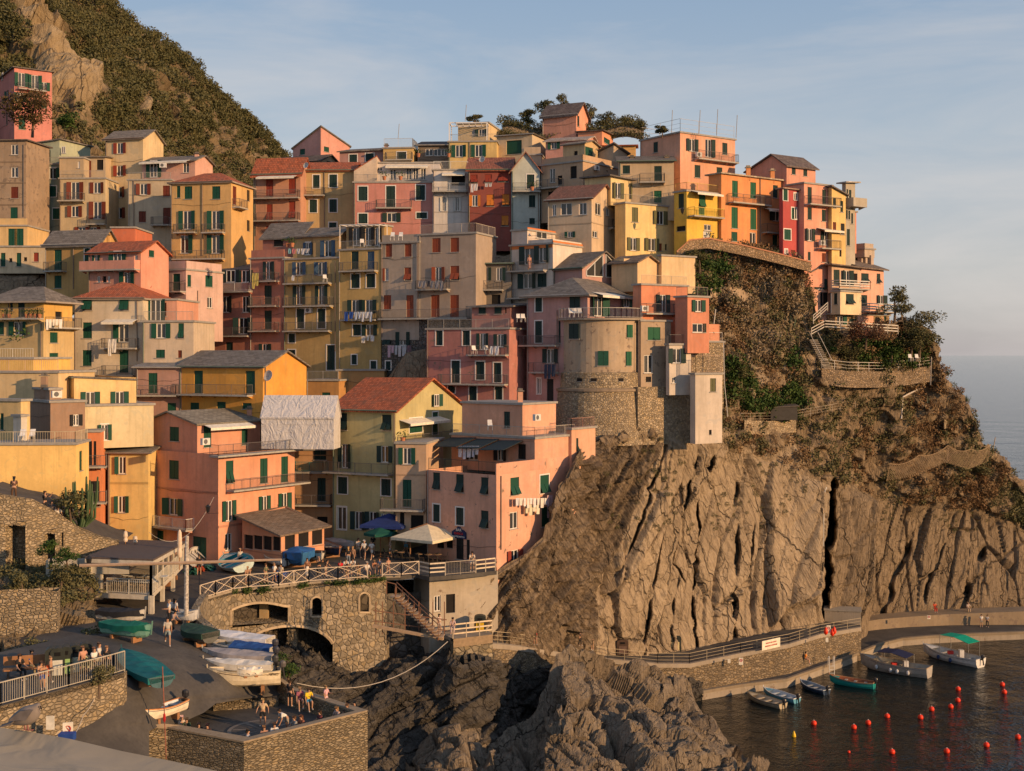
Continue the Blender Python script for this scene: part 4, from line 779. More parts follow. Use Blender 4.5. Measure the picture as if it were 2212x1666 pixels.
XX = np.broadcast_to(XS, YY.shape); Nn = gnormals(A); Pn = A.reshape(-1, 3); nrm = Nn.reshape(-1, 3); px = XX.ravel(); py = YY.ravel()
yrim = np.interp(px, [a for a, b in yr], [b for a, b in yr]); cl = np.clip((py - yrim + 15) / 40, 0, 1)    # 1 on the cliff, 0 on the vegetated slope
B1 = rot2((.80, -.25, -.50)); B2 = rot2((.97, -.2, -.18))
xbd = np.interp(py, [940, 1100, 1250, 1400], [1445, 1375, 1315, 1300]); left = np.clip((xbd - px) / 25, 0, 1)
def aniso(B, s): return (Pn @ B.T) / np.array(s)
warp = fbm(Pn * .12, 3, 5)[:, None] * np.array([.4, .4, .5]); Psv = Pn; Pn = Pn + warp
f1, e1 = facet(aniso(B2, (7, 36, 12)), 1, .28); f2, e2 = facet(aniso(B2, (3.0, 12, 6)), 2, .25); f3, e3 = facet(aniso(B2, (1.0, 3.6, 2)), 3, .35)
g1, _ = facet(aniso(B1, (2.4, 14, 6)), 4, .8); g2, q2 = facet(aniso(B1, (.55, 6.0, 2.2)), 5, .9); g3, q3 = facet(aniso(B1, (.25, 2.2, .8)), 6, .9)
Pn = Psv
dA = 1.9 * f1 + .9 * f2 + .3 * f3 - 1.3 * np.clip(.035 - e1, 0, .035) / .035 - .6 * np.clip(.035 - e2, 0, .035) / .035
dB = 1.0 * g1 + .85 * g2 + .32 * g3 - .3 * np.clip(.12 - q2, 0, .12) / .12
dC = dA * (1 - left) + dB * left
smooth_slab = np.exp(-(((px - 1700) / 75) ** 2)) * np.clip((1300 - py) / 60, 0, 1); dC *= (1 - .62 * smooth_slab)
smooth2 = np.exp(-(((px - 1470) / 45) ** 2)) * np.clip((py - 960) / 60, 0, 1); dC *= (1 - .5 * smooth2)
def gully(xa, ya, xb, yb_, w, dep):
 t = np.clip((py - ya) / (yb_ - ya), 0, 1); xc = xa + (xb - xa) * t + 4 * vnoise(np.stack([px * 0 + xa, py * .02, px * 0], 1), 9) + 2.5 * np.round(2 * vnoise(np.stack([px * 0 + xa, py * .06, px * 0], 1), 8)) / 2; on = np.clip((py - ya) / 25, 0, 1) * np.clip((yb_ + 10 - py) / 25, 0, 1)
 return -dep * np.exp(-((px - xc) / w) ** 2) * on
GUL = gully(1799, 1012, 1788, 1345, 5.5, 10) + (gully(1535, 975, 1508, 1420, 2.4, 1.8) + gully(1428, 1150, 1390, 1420, 3, 2) + gully(1502, 985, 1462, 1215, 2.2, 1.6) + gully(1462, 1215, 1490, 1260, 2.2, 2) + gully(1605, 1030, 1592, 1390, 3.5, 2) + gully(1985, 1150, 1900, 1340, 6, 2) + gully(2140, 1160, 2070, 1330, 7, 2.2) + gully(1440, 945, 1318, 1260, 3, 1.3) + gully(1640, 1100, 1622, 1250, 2.2, 1.2) + gully(2060, 1110, 2000, 1300, 3, 1.2) + gully(1880, 1090, 1850, 1310, 3, 1.2) + gully(1480, 1240, 1455, 1400, 2.5, 1.6)) * np.clip(.75 + 1.2 * vnoise(np.stack([px * .03, py * .035, px * 0], 1), 77), .1, 1.5)
dC += 1.2 * np.exp(-(((px - 1848) / 24) ** 2))
dC += .12 * fbm(Pn * .5, 4, 20) + 1.6 * np.exp(-(((px - 1845) / 24) ** 2)) + 1.4 * np.exp(-(((px - 1745) / 22) ** 2))
sl, _e = facet(Pn / np.array((2.4, 2.4, 1.6)), 30, .7); dS = .9 * sl + .8 * fbm(Pn * .22, 4, 31) + .25 * fbm(Pn * 1.1, 3, 33)
dd = dC * cl + dS * (1 - cl)
ytop_ = np.interp(px, [a for a, b in ytp], [b for a, b in ytp]); edge = np.clip((py - ytop_) / 14, 0.12, 1); edge = np.where(px > 1950, 1, edge)
dg = (dd * edge).reshape(YY.shape)
for _ in range(1): q_ = np.pad(dg, 1, mode='edge'); dg = .4 * dg + .15 * (q_[:-2, 1:-1] + q_[2:, 1:-1] + q_[1:-1, :-2] + q_[1:-1, 2:])
ybs = np.interp(px, [a for a, b in yb], [b for a, b in yb]); dg *= (.3 + .7 * np.clip((ybs - py) / 60, 0, 1)).reshape(YY.shape)
Pd = Psv + nrm * dg.ravel()[:, None]; Pd = np.array((0, 0, CH)) + (Pd - np.array((0, 0, CH))) * (1 - GUL / Psv[:, 1])[:, None]; HA = Pd.reshape(A.shape)
mi = (cl.reshape(YY.shape)[:-1, :-1] < .5).astype(int)
ns = fbm(Psv * .25, 4, 40).reshape(YY.shape)[:-1, :-1]; mi = np.where((mi == 1) & (ns > -.05), 0, mi); c0 = mi == 0; mi = np.where(c0 & (left.reshape(YY.shape)[:-1, :-1] > .5), 2, mi); mi = np.where(c0 & (XX[:-1, :-1] > 1796 + 12 * ns), 3, mi)
ROCKS = rockmat('strata_rock', (.23, .17, .112), (.32, .245, .16), (.065, .047, .032), 1.5, (0, math.radians(STR_A), 0), .42); ROCKR = rockmat('brown_cliff_rock', (.235, .175, .112), (.315, .24, .158), (.115, .085, .058), 1.2, (0, math.radians(-12), 0))
gridmesh('headland_cliff', HA, [ROCK, EARTH, ROCKS, ROCKR], mi)
HN = gnormals(HA)
# foreground outcrop
yt2 = [(880, 1700), (910, 1644), (933, 1595), (960, 1560), (985, 1536), (1010, 1536), (1035, 1560), (1060, 1600), (1075, 1600), (1100, 1580), (1140, 1560), (1165, 1530), (1185, 1480), (1205, 1420), (1230, 1390), (1250, 1406), (1290, 1425), (1333, 1442), (1376, 1440), (1401, 1452), (1430, 1464), (1470, 1462), (1490, 1480), (1500, 1510), (1521, 1546), (1551, 1579), (1572, 1611), (1614, 1648), (1650, 1675)]
Yt2 = [(880, 100), (960, 103), (1010, 104), (1075, 101), (1160, 104), (1230, 108), (1333, 112), (1430, 116), (1490, 116), (1521, 113), (1572, 111), (1614, 108), (1650, 106)]
Ybt = [(880, 92), (1100, 90), (1300, 89), (1500, 92), (1650, 98)]
rows2 = [([(880, 1800), (1650, 1800)], [(880, 84), (1650, 92)]), (mid([(880, 1700), (1650, 1700)], [(880, 1700), (1650, 1700)], 0), Ybt), (mid([(880, 1700), (1650, 1700)], yt2, .5), mid(Ybt, Yt2, .42)), (yt2, Yt2), (sh(yt2, 6), sh(Yt2, 3)), (sh(yt2, 130), sh(Yt2, 8))]
A2, X2, Y2_ = colgrid(880, 1650, 2.2, rows2, [30, 60, 70, 8, 14]); N2 = gnormals(A2); p2 = A2.reshape(-1, 3)
w2 = p2 + fbm(p2 * .2, 3, 50)[:, None] * .8; Bk = rot2((.75, -.3, .45))
k1, c1_ = facet((w2 @ Bk.T) / np.array((5.5, 6.5, 5.5)), 51, .75); k2, c2_ = facet((w2 @ Bk.T) / np.array((2.0, 2.8, 2.0)), 52, .6); k3, c3_ = facet((w2 @ Bk.T) / np.array((.6, 1.0, .7)), 53, .8)
d2 = 1.8 * k1 + .55 * k2 + .12 * k3 - 1.0 * np.clip(.13 - c1_, 0, .13) / .13 - .45 * np.clip(.12 - c2_, 0, .12) / .12 + .3 * fbm(p2 * .8, 3, 54)
top2 = np.interp(np.broadcast_to(X2, Y2_.shape).ravel(), [a for a, b in yt2], [b for a, b in yt2]); ed = np.clip((Y2_.ravel() - top2) / 8, .2, 1); ed[np.arange(len(ed)) > 162 * A2.shape[1]] = .12
ROCK2 = rockmat('outcrop_rock', (.235, .183, .128), (.31, .25, .18), (.11, .093, .074), 1.6)
gridmesh('rocky_outcrop', (p2 + N2.reshape(-1, 3) * (d2 * ed)[:, None]).reshape(A2.shape), ROCK2)
# gorge and slope between bridge, platform and outcrop
yg = [(560, 1400), (640, 1404), (700, 1430), (760, 1452), (800, 1445), (860, 1430), (950, 1425), (1000, 1446), (1060, 1430), (1130, 1436), (1180, 1434), (1230, 1434), (1330, 1450), (1420, 1462), (1520, 1475)]
Yg = [(560, 101), (700, 103), (800, 105), (940, 104), (985, 101.5), (1060, 103.5), (1130, 112), (1230, 118), (1330, 124), (1420, 127), (1520, 129)]
rows3 = [([(560, 1760), (1520, 1760)], [(560, 84), (800, 92), (950, 97), (1060, 99), (1200, 113), (1520, 126)]), ([(560, 1600), (800, 1640), (950, 1640), (1520, 1600)], [(560, 90), (800, 96), (950, 99), (1060, 101), (1200, 114), (1520, 126.5)]), (mid(yg, [(560, 1600), (1520, 1600)], .45), mid(Yg, [(560, 90), (800, 96), (950, 99), (1060, 101), (1200, 114), (1520, 126.5)], .45)), (yg, Yg), (sh(yg, -30), sh(Yg, 6)), (sh(yg, -70), sh(Yg, 12))]
A3, X3, Y3_ = colgrid(560, 1520, 3.0, rows3, [20, 40, 50, 14, 14]); N3 = gnormals(A3); p3 = A3.reshape(-1, 3); w3 = p3 + fbm(p3 * .2, 3, 60)[:, None] * .8; Bg = rot2((.62, -.4, -.67))
m1, j1 = facet((w3 @ Bg.T) / np.array((1.6, 8, 5)), 61, .8); m2, j2 = facet((w3 @ Bg.T) / np.array((.5, 3, 2)), 62, .9)
ROCK3 = rockmat('gorge_rock', (.075, .067, .057), (.12, .105, .087), (.04, .036, .031), 1.4, (0, math.radians(40), 0))  # albedo darkened to stand in for the shadow lying in the gorge
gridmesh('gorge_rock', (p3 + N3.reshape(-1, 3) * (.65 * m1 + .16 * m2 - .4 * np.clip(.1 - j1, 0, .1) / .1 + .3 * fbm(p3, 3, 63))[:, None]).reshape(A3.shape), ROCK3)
# mountain behind the left side
ys4 = [(-260, -560), (-100, -260), (120, -110), (232, 0), (300, 66), (330, 76), (400, 126), (440, 172), (520, 248), (560, 278), (600, 322), (615, 338), (700, 420), (760, 480)]
Ys4 = [(-260, 300), (232, 300), (440, 320), (615, 350), (760, 370)]
yb4 = [(-260, 480), (200, 470), (400, 480), (560, 500), (760, 640)]
rows4 = [(sh(yb4, 200), [(-260, 178), (400, 200), (760, 230)]), (yb4, [(-260, 200), (200, 200), (400, 215), (560, 240), (760, 260)]), (mid(yb4, ys4, .35), [(-260, 216), (100, 224), (200, 232), (400, 262), (560, 290), (760, 300)]), (mid(yb4, ys4, .75), [(-260, 250), (200, 268), (400, 290), (560, 330), (760, 340)]), (ys4, Ys4), (sh(ys4, 4), sh(Ys4, 12)), (sh(ys4, 60), sh(Ys4, 60))]
A4, X4, Y4_ = colgrid(-260, 760, 4.0, rows4, [16, 50, 60, 50, 6, 6]); N4 = gnormals(A4); p4 = A4.reshape(-1, 3)
n1, _q = facet(p4 / np.array((9, 9, 7)), 70, .7); n2, _q = facet(p4 / np.array((3, 3, 2.2)), 71, .8)
d4 = 2.6 * n1 + .9 * n2 + 3.2 * fbm(p4 * .035, 4, 72) + .5 * fbm(p4 * .5, 3, 73); x4 = np.broadcast_to(X4, Y4_.shape).ravel(); y4 = Y4_.ravel()
t4 = np.interp(x4, [a for a, b in ys4], [b for a, b in ys4]); d4 *= np.clip((y4 - t4) / 30, .25, 1)
# ochre crag at the left
crag = np.exp(-((x4 - (95 + (y4 - 130) * .55)) / 45) ** 2) * np.clip((300 - y4) / 80, 0, 1) + np.exp(-((x4 - 40) / 60) ** 2 - ((y4 - 215) / 40) ** 2) + np.exp(-((x4 - 290) / 16) ** 2 - ((y4 - 250) / 26) ** 2) + .8 * np.exp(-((x4 - 175) / 22) ** 2 - ((y4 - 190) / 26) ** 2)
d4 += 4.5 * np.clip(crag, 0, 1)
CRAG = rockmat('crag_rock', (.27, .2, .115), (.34, .26, .155), (.17, .12, .07), .6); MEARTH = rockmat('hill_earth', (.17, .125, .07), (.25, .185, .11), (.08, .065, .035), .5)
M4 = (p4 + N4.reshape(-1, 3) * d4[:, None]).reshape(A4.shape)
rk = ((crag > .45) | (fbm(p4 * .05, 3, 74) > .62)).reshape(Y4_.shape)[:-1, :-1]
gridmesh('mountain', M4, [MEARTH, CRAG], rk.astype(int)); MN4 = gnormals(M4)
# ground under the village: height field through the house bases
bx = np.array(BASES); bx = bx[(bx[:, 1] > 116)]
gx = np.arange(-78, 50, 2.0); gy = np.arange(118, 200, 2.0); GX, GY = np.meshgrid(gx, gy); num = 0; den = 0
for x, y, z in bx: w = 1 / (((GX - x) ** 2 + (GY - y) ** 2) ** 1.6 + .3); num = num + w * z; den = den + w
GZ = num / den - 3.5; back = np.clip((GY - 165) / 20, 0, 1); GZ = GZ - back * 10; dm = np.sqrt(np.min((GX[..., None] - bx[:, 0]) ** 2 + (GY[..., None] - bx[:, 1]) ** 2, axis=-1)); GZ = GZ - np.clip(dm - 3, 0, 4) * 1.0
vh = gridmesh('village_hill', np.stack([GX, GY, GZ], -1), EARTH)
import bmesh
_b = bmesh.new(); _b.from_mesh(vh.data); _m = dm.ravel(); _b.verts.ensure_lookup_table(); bmesh.ops.delete(_b, geom=[_b.verts[i] for i in np.flatnonzero((_m > 6.5) | ((GX.ravel() > 7) & (GX.ravel() < 60)) | ((GY.ravel() < 136) & (GX.ravel() > -15)))], context='VERTS'); _b.to_mesh(vh.data); _b.free()
# ---------------- vegetation scatter ----------------
def clump(nleaf, seed, leaf=.2, flat=.75):
 r = np.random.RandomState(seed); d = r.normal(size=(nleaf, 3)); d /= np.linalg.norm(d, axis=1)[:, None]; rad = r.uniform(.35, 1.0, nleaf) ** .6; lump = 1 + .3 * np.sin(d[:, 0] * 5 + seed) * np.cos(d[:, 1] * 4 + seed * 2)
 c = d * (rad * lump)[:, None]; c[:, 2] = c[:, 2] * flat + .3
 a = r.normal(size=(nleaf, 3)); a /= np.linalg.norm(a, axis=1)[:, None]; b = np.cross(a, r.normal(size=(nleaf, 3))); b /= np.linalg.norm(b, axis=1)[:, None]; s = leaf * r.uniform(.6, 1.4, (nleaf, 1))
 return np.stack([c - a * s, c - b * s * .55, c + a * s, c + b * s * .55], 1)      # n,4,3
def grass(n, seed):
 r = np.random.RandomState(seed); t = r.uniform(0, 6.28, n); le = r.uniform(.5, 1.2, n); ra = r.uniform(.1, .75, n); c = np.stack([np.cos(t) * .25, np.sin(t) * .25, t * 0], 1); e = np.stack([np.cos(t) * ra, np.sin(t) * ra, le], 1); w = np.stack([-np.sin(t), np.cos(t), t * 0], 1) * .045
 return np.stack([c - w, c + w, e + w * .3, e - w * .3], 1)
def quads_obj(name, Q, mat):
 Q = Q.reshape(-1, 4, 3); n = len(Q); me = bpy.data.meshes.new(name); me.vertices.add(n * 4); me.vertices.foreach_set('co', Q.reshape(-1).astype(np.float32)); me.loops.add(n * 4); me.loops.foreach_set('vertex_index', np.arange(n * 4)); me.polygons.add(n)
 me.polygons.foreach_set('loop_start', np.arange(n) * 4); me.polygons.foreach_set('loop_total', np.full(n, 4)); me.materials.append(mat); me.update(); o = bpy.data.objects.new(name, me); COL.objects.link(o); return o
def scatter(name, pts, nrms, sizes, protos, mat, lean=.3):
 out = []
 for i, (p, n, s) in enumerate(zip(pts, nrms, sizes)):
  t = RS.uniform(0, 6.28); c, sn = math.cos(t), math.sin(t); Rm = np.array([[c, -sn, 0], [sn, c, 0], [0, 0, 1]]); out.append((protos[i % len(protos)] @ Rm.T) * s + p + n * s * lean)
 return quads_obj(name, np.concatenate(out), mat)
def pick(A, Nn, mask, n):
 ids = np.flatnonzero(mask.ravel()); ids = RS.choice(ids, min(n, len(ids)), replace=False); return A.reshape(-1, 3)[ids], Nn.reshape(-1, 3)[ids], ids
LEAFD = foliage('dark_foliage', (.07, .075, .028), (.155, .135, .055))
def surf(x, y, off=0.0):
 k = np.argmin((HPX - x) ** 2 + (HPY - y) ** 2); p = HA.reshape(-1, 3)[k]; return P(x, y, float(p[1]) - off)
_h = HA.reshape(-1, 3); HPX = CX + _h[:, 0] / _h[:, 1] * F; HPY = HY + (CH - _h[:, 2]) / _h[:, 1] * F; LEAFG = foliage('green_foliage', (.035, .075, .015), (.075, .12, .025)); DRY = foliage('dry_scrub', (.19, .105, .05), (.28, .19, .10)); OLV = foliage('olive_scrub', (.10, .10, .042), (.17, .15, .07)); BRN = foliage('grey_brush', (.2, .15, .09), (.28, .22, .14))
PR = [clump(70, i, .26) for i in range(5)]; PRS = [clump(110, 20 + i, .16) for i in range(5)]; PG = [grass(40, i) for i in range(5)]
m4 = (fbm(p4 * .045, 3, 75) > -.22 - .35 * np.clip((x4 - 300) / 300, 0, 1)) & (crag < .4) & (y4 > t4 - 2) & (y4 < 560)
slope_t = (y4 > 300) & (x4 > 330) & (np.sin(y4 * .35) > .2); m4 &= ~slope_t
pp, nn_, ids = pick(M4, MN4, m4, 4600); sz = RS.uniform(.7, 2.0, len(pp)); tag(scatter('mountain_scrub', pp, nn_, sz, PRS, LEAFD), kind='stuff')
pp, nn_, ids = pick(M4, MN4, (crag < .5) & (y4 > t4), 2300); sz = RS.uniform(.5, 1.4, len(pp)); tag(scatter('mountain_dry_scrub', pp, nn_, sz, PR, OLV), kind='stuff')
clh = cl.reshape(YY.shape); top_ok = (YY > ytop_.reshape(YY.shape)) & (XX > 1455); vn = fbm(Psv * .13, 3, 80).reshape(YY.shape)
veg = (clh < .35) & top_ok
pp, nn_, ids = pick(HA, HN, veg & (vn > 0), 850); tag(scatter('dry_cliff_scrub', pp, nn_, RS.uniform(.35, 1.0, len(pp)), PRS, DRY, .1), kind='stuff')
pp, nn_, ids = pick(HA, HN, veg & (vn < .3), 900); tag(scatter('olive_cliff_scrub', pp, nn_, RS.uniform(.35, 1.1, len(pp)), PRS, OLV, .1), kind='stuff')
big = veg & (np.abs(XX - 1640) < 95) & (YY < 790) & (YY > 560); pp, nn_, ids = pick(HA, HN, big, 240); tag(scatter('hanging_dry_brush', pp, nn_, RS.uniform(.5, 1.3, len(pp)), PRS + PG[:2], BRN, .1), kind='stuff')
gm_ = veg & (((np.abs(XX - 1850) < 150) & (YY > 735) & (YY < 795) & (vn > -.25)) | ((np.abs(XX - 1530) < 45) & (YY > 560) & (YY < 640)) | ((XX > 1600) & (XX < 1900) & (YY > 840) & (YY < 905) & (vn > .12)) | ((np.abs(XX - 1590) < 28) & (YY > 775) & (YY < 880)))
pp, nn_, ids = pick(HA, HN, gm_, 300); tag(scatter('green_garden_shrubbery', pp, nn_, RS.uniform(.5, 1.3, len(pp)), PRS, LEAFG, .2), kind='stuff')
pp, nn_, ids = pick(HA, HN, (clh > .5) & (XX > 1250) & (vn > .2) & (YY < 1150), 160); tag(scatter('cliff_ledge_tufts', pp, nn_, RS.uniform(.15, .4, len(pp)), PRS, OLV, .1), kind='stuff')
# ---------------- ramp, square, bridge wall, bastion, path, quay ----------------
STW = stone((.32, .265, .19), 2.3, .6); STL = stone((.36, .29, .195), 5.2, .55, 'block_stone', 1.6); STD = stone((.31, .25, .165), 9.0, .35, 'rubble_stone', 2.8); STR = stone((.44, .35, .235), 4.5, .5, 'tower_stone')
def paving():
 m, nt, b = newmat('worn_paving'); b.inputs['Roughness'].default_value = .85; uv = coords(nt, rnd=False, kind='Object'); f = noise(nt, uv, .35, 6, .65, .5); g = noise(nt, uv, 4, 4, .6)
 c = mix(nt, ramp(nt, f, .35, .68), (.06, .055, .05), (.105, .095, .082)); c = mix(nt, ramp(nt, g, .45, .75, 0, .5), c, (.04, .037, .034)); setc(nt, b, c); bump(nt, b, g, .35, .03); return m
PAV = paving(); CONC = stucco((.32, .27, .21), .25)
PLZ = 17.0
RP = np.array([(243, 1475, 17.7), (140, 1590, 15.9), (100, 1640, 15.3), (362, 1395, 17.1), (323, 1325, 17), (430, 1300, 17), (400, 1240, 17), (567, 1572, 13.35), (480, 1450, 15.9), (790, 1530, 13.3), (320, 1500, 16.5), (400, 1590, 13.7), (230, 1600, 15.3), (620, 1430, 15.2), (300, 1660, 14.0), (200, 1400, 17.6), (700, 1500, 13.3), (640, 1600, 13.2), (500, 1660, 13.1), (540, 1530, 13.8), (480, 1370, 16.6), (180, 1230, 17), (60, 1300, 17.5)])
_d = np.sqrt(((RP[:, None, :2] - RP[None, :, :2]) ** 2).sum(-1)); _w = np.linalg.solve(_d + np.eye(len(RP)) * 2, RP[:, 2] - 16)
def rampz(x, y):
 if y < 1300 and x > 250: return PLZ
 return float(min(17.9, max(13.0, 16 + (_w * np.sqrt((RP[:, 0] - x) ** 2 + (RP[:, 1] - y) ** 2)).sum())))
RAIL = [(427, 1318), (432.6, 1296), (465, 1286), (503, 1275), (537, 1271), (602, 1266.5), (667, 1258), (730, 1254), (794, 1249), (826, 1245.4), (867, 1244), (901, 1240.6), (927.5, 1246.5), (1000, 1241), (1073, 1233)]
def rly(x): return float(np.interp(x, [a for a, b in RAIL], [b for a, b in RAIL]))
# square
q = [PZ(x, y, PLZ) for x, y in RAIL[1:]]; mb = MB(); back = [V((p.x * 1.32, p.y + 30, PLZ)) for p in q]
mb.slab(q + back[::-1], .35, PAV); tag(mb.build('square_paving'), kind='structure')
# ramp sheet
mb = MB(); rows = []
for y in list(np.arange(1150, 1300, 12)) + list(np.arange(1300, 1760, 10)):
 xs = np.linspace(-40, np.interp(y, [1290, 1310, 1340, 1368, 1400, 1418, 1440, 1480, 1503, 1514, 1540, 1560, 1572, 1580], [434, 428, 420, 440, 500, 570, 590, 612, 630, 474, 440, 395, 330, 322]), 40); rows.append([PZ(x, y, rampz(x, y) - (.03 if y < 1290 else 0)) for x in xs])
mb.grid(rows, PAV, True); tag(mb.build('harbour_ramp', smooth=True), kind='structure')
# bridge wall with openings (built on a vertical surface under the rail line)
def inside(x, y):
 if 644 - .5 <= x - 0:
  pass
 # large low window
 if 499 < x < 625:
  t = (x - 499) / 126; top = 1310 - 12 * math.sin(math.pi * min(1, t * 1.05)) + (1 - t) * 7;
  if top < y < 1353 - 14 * t + 4: return True
 if 672 < x < 697:
  u = abs(x - 684.5) / 12.5;
  if 1301 - 12 * math.sqrt(max(0, 1 - u * u)) < y < 1332: return True
 if 776 < x < 799:
  u = abs(x - 787.5) / 11.5
  if 1292 - 12 * math.sqrt(max(0, 1 - u * u)) < y < 1323: return True
 if 532 < x < 719:
  u = abs(x - 630) / (98 if x < 630 else 89); top = 1352 + 52 * (1 - math.sqrt(max(0, 1 - u * u * .93)))
  if y > top: return True
 return False
br = thing('stone_bridge', PZ(640, 1262, PLZ) - V((0, 0, 8)), 'stone bridge wall with one wide low arch and small arched windows under the square', 'bridge')
mb = MB(); stp = 2.0
xs = list(np.arange(433, 835, stp)); linep = {}
def lp(x):
 if x not in linep: p = PZ(x, rly(x), PLZ); linep[x] = (p.x, p.y)
 return linep[x]
def wp(x, y, d=0): X, Y = lp(x); return V((X, Y + d, CH - (y - HY) / F * Y))
sols = []
for x in xs:
 y0 = rly(x + 1); y = y0 - .5; run = None; ybm = np.interp(x, [433, 470, 560, 720, 835], [1330, 1392, 1430, 1440, 1440]); cells = [y]
 while y < ybm:
  yn = y + 2; s_ = inside(x + 1, y + 1)
  if s_:
   if run is not None: mb.face([wp(x, y), wp(x + stp, y), wp(x + stp, run), wp(x, run)], STW); run = None
  elif run is None: run = y
  y = yn
 if run is not None: mb.face([wp(x, ybm), wp(x + stp, ybm), wp(x + stp, run), wp(x, run)], STW)
w_ = mb.build('wall', br)
# reveals + trims
def outline(pts, w, m, name, dep=1.0, closed=False):
 b_ = MB(); P0 = [wp(x, y) for x, y in pts]; n = len(P0)
 for i in range(n - 1 + (1 if closed else 0)):
  a, c = P0[i], P0[(i + 1) % n]; b_.face([a, c, c + V((0, dep, 0)), a + V((0, dep, 0))], STW)
  if w: b_.tube(a + V((0, -.03, 0)), c + V((0, -.03, 0)), w, m, 4)
 b_.build(name, br)
TR = plain('arch_stone', (.46, .36, .24), .9)
outline([(499, 1354), (499, 1318)] + [(499 + 126 * t, 1310 - 12 * math.sin(math.pi * min(1, t * 1.05)) + (1 - t) * 7) for t in np.linspace(0, 1, 12)] + [(625, 1344)], .13, TR, 'window_surround')
for c, r, t0, b0 in ((684.5, 12.5, 1301, 1332), (787.5, 11.5, 1292, 1323)): outline([(c - r, b0), (c - r, t0)] + [(c - r * math.cos(a), t0 - 12 * math.sin(a)) for a in np.linspace(.1, math.pi - .1, 9)] + [(c + r, t0), (c + r, b0)], .1, TR, 'window_surround', closed=True)
outline([(630 - 98 * math.cos(a) if a < 1.57 else 630 - 89 * math.cos(a), 1352 + 52 * (1 - math.sqrt(max(0, 1 - (math.cos(a) ** 2) * .93)))) for a in np.linspace(0, math.pi, 26)], .14, TR, 'arch_ring', 4)
b_ = MB(); b_.slab([wp(x, rly(x)) + V((0, -.12, .12)) for x in np.arange(433, 870, 12)] + [wp(x, rly(x)) + V((0, .5, .12)) for x in np.arange(433, 870, 12)][::-1], .25, CONC); b_.build('coping', br)
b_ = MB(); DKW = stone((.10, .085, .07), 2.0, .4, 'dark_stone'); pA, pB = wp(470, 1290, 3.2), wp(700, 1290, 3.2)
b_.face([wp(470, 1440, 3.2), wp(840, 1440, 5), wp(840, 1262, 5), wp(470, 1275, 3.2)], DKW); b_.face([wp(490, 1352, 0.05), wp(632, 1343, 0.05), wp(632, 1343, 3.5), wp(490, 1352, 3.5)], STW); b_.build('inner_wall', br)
b_ = MB(); pp_ = [wp(615, 1435, 1.5), wp(633, 1435, 1.5)]; b_.box(((pp_[0].x + pp_[1].x) / 2, pp_[0].y + .6, 14), (.75, 1.2, 7), STW); b_.build('pier', br)
b_ = MB(); b_.box((wp(560, 1330, 2).x, wp(560, 1330, 2).y, 15), (.7, .5, 4), stucco((.42, .3, .16))); b_.build('pier', br)
# right foot of the arch and concrete tank under the bar
b_ = MB(); x0 = 719
for xa, xb, yb_ in ((719, 770, 1475), (770, 835, 1450)): b_.hexa([wp(xa, yb_, -.05), wp(xb, yb_, -.05), wp(xb, yb_, 3), wp(xa, yb_, 3), wp(xa, 1400, -.05), wp(xb, 1400, -.05), wp(xb, 1400, 3), wp(xa, 1400, 3)], STW)
b_.build('foot', br)
# low parapet following the ramp down from the bridge
rp = thing('ramp_parapet', PZ(430, 1330, 16), 'low stone kerb wall curving down the ramp from the bridge railing', 'wall'); b_ = MB(); pts = [(434, 1298), (424, 1312), (414, 1330), (418, 1350), (440, 1368), (470, 1392), (500, 1412)]
P0 = [PZ(x, y, rampz(x, y)) for x, y in pts]
for a, c in zip(P0[:-1], P0[1:]): b_.hexa([a - V((0, 0, 3.5)), c - V((0, 0, 3.5)), c + V((.5, .3, -3.5)), a + V((.5, .3, -3.5)), a + V((0, 0, .55)), c + V((0, 0, .55)), c + V((.5, .3, .55)), a + V((.5, .3, .55))], STW)
b_.build('wall', rp)
# X rail along the square
rr = thing('square_railing', PZ(640, 1262, PLZ), 'cream railing of crossed bars along the edge of the harbour square', 'railing')
railing([PZ(x, y, PLZ + .12) for x, y in RAIL[1:8]] + [PZ(x, y, PLZ + .12) for x, y in RAIL[8:9]], 1.12, (.56, .46, .34), 'cross', post=1.75, parent=rr, name='panel_run')
railing([PZ(826, 1245.4, PLZ + .12), PZ(867, 1244, PLZ + .12), PZ(905, 1240.6, PLZ + .12)], 1.12, (.56, .46, .34), 'cross', post=1.75, parent=rr, name='panel_run')
b_ = MB(); b_.slab([PZ(794, 1249, PLZ + 1.1), PZ(826, 1245.4, PLZ + 1.1), PZ(826, 1245.4, PLZ + .2), PZ(794, 1249, PLZ + .2)], .03, plain('rust_panel', (.2, .12, .09))); b_.build('panel', rr)
r2 = thing('terrace_railing', PZ(1000, 1240, PLZ), 'pale wooden plank railing with a barred middle section before the bar', 'railing'); railing([PZ(905, 1240.6, PLZ), PZ(928, 1246, PLZ), PZ(962, 1243.5, PLZ)], 1.15, (.56, .48, .36), 'planks', parent=r2, name='plank_run', post=1.2)
railing([PZ(962, 1243.5, PLZ), PZ(1028, 1238, PLZ)], 1.15, (.42, .36, .28), 'bars', parent=r2, name='barred_run'); railing([PZ(1028, 1238, PLZ), PZ(1070, 1233, PLZ)], 1.15, (.6, .5, .36), 'planks', parent=r2, name='plank_run', post=1.2)
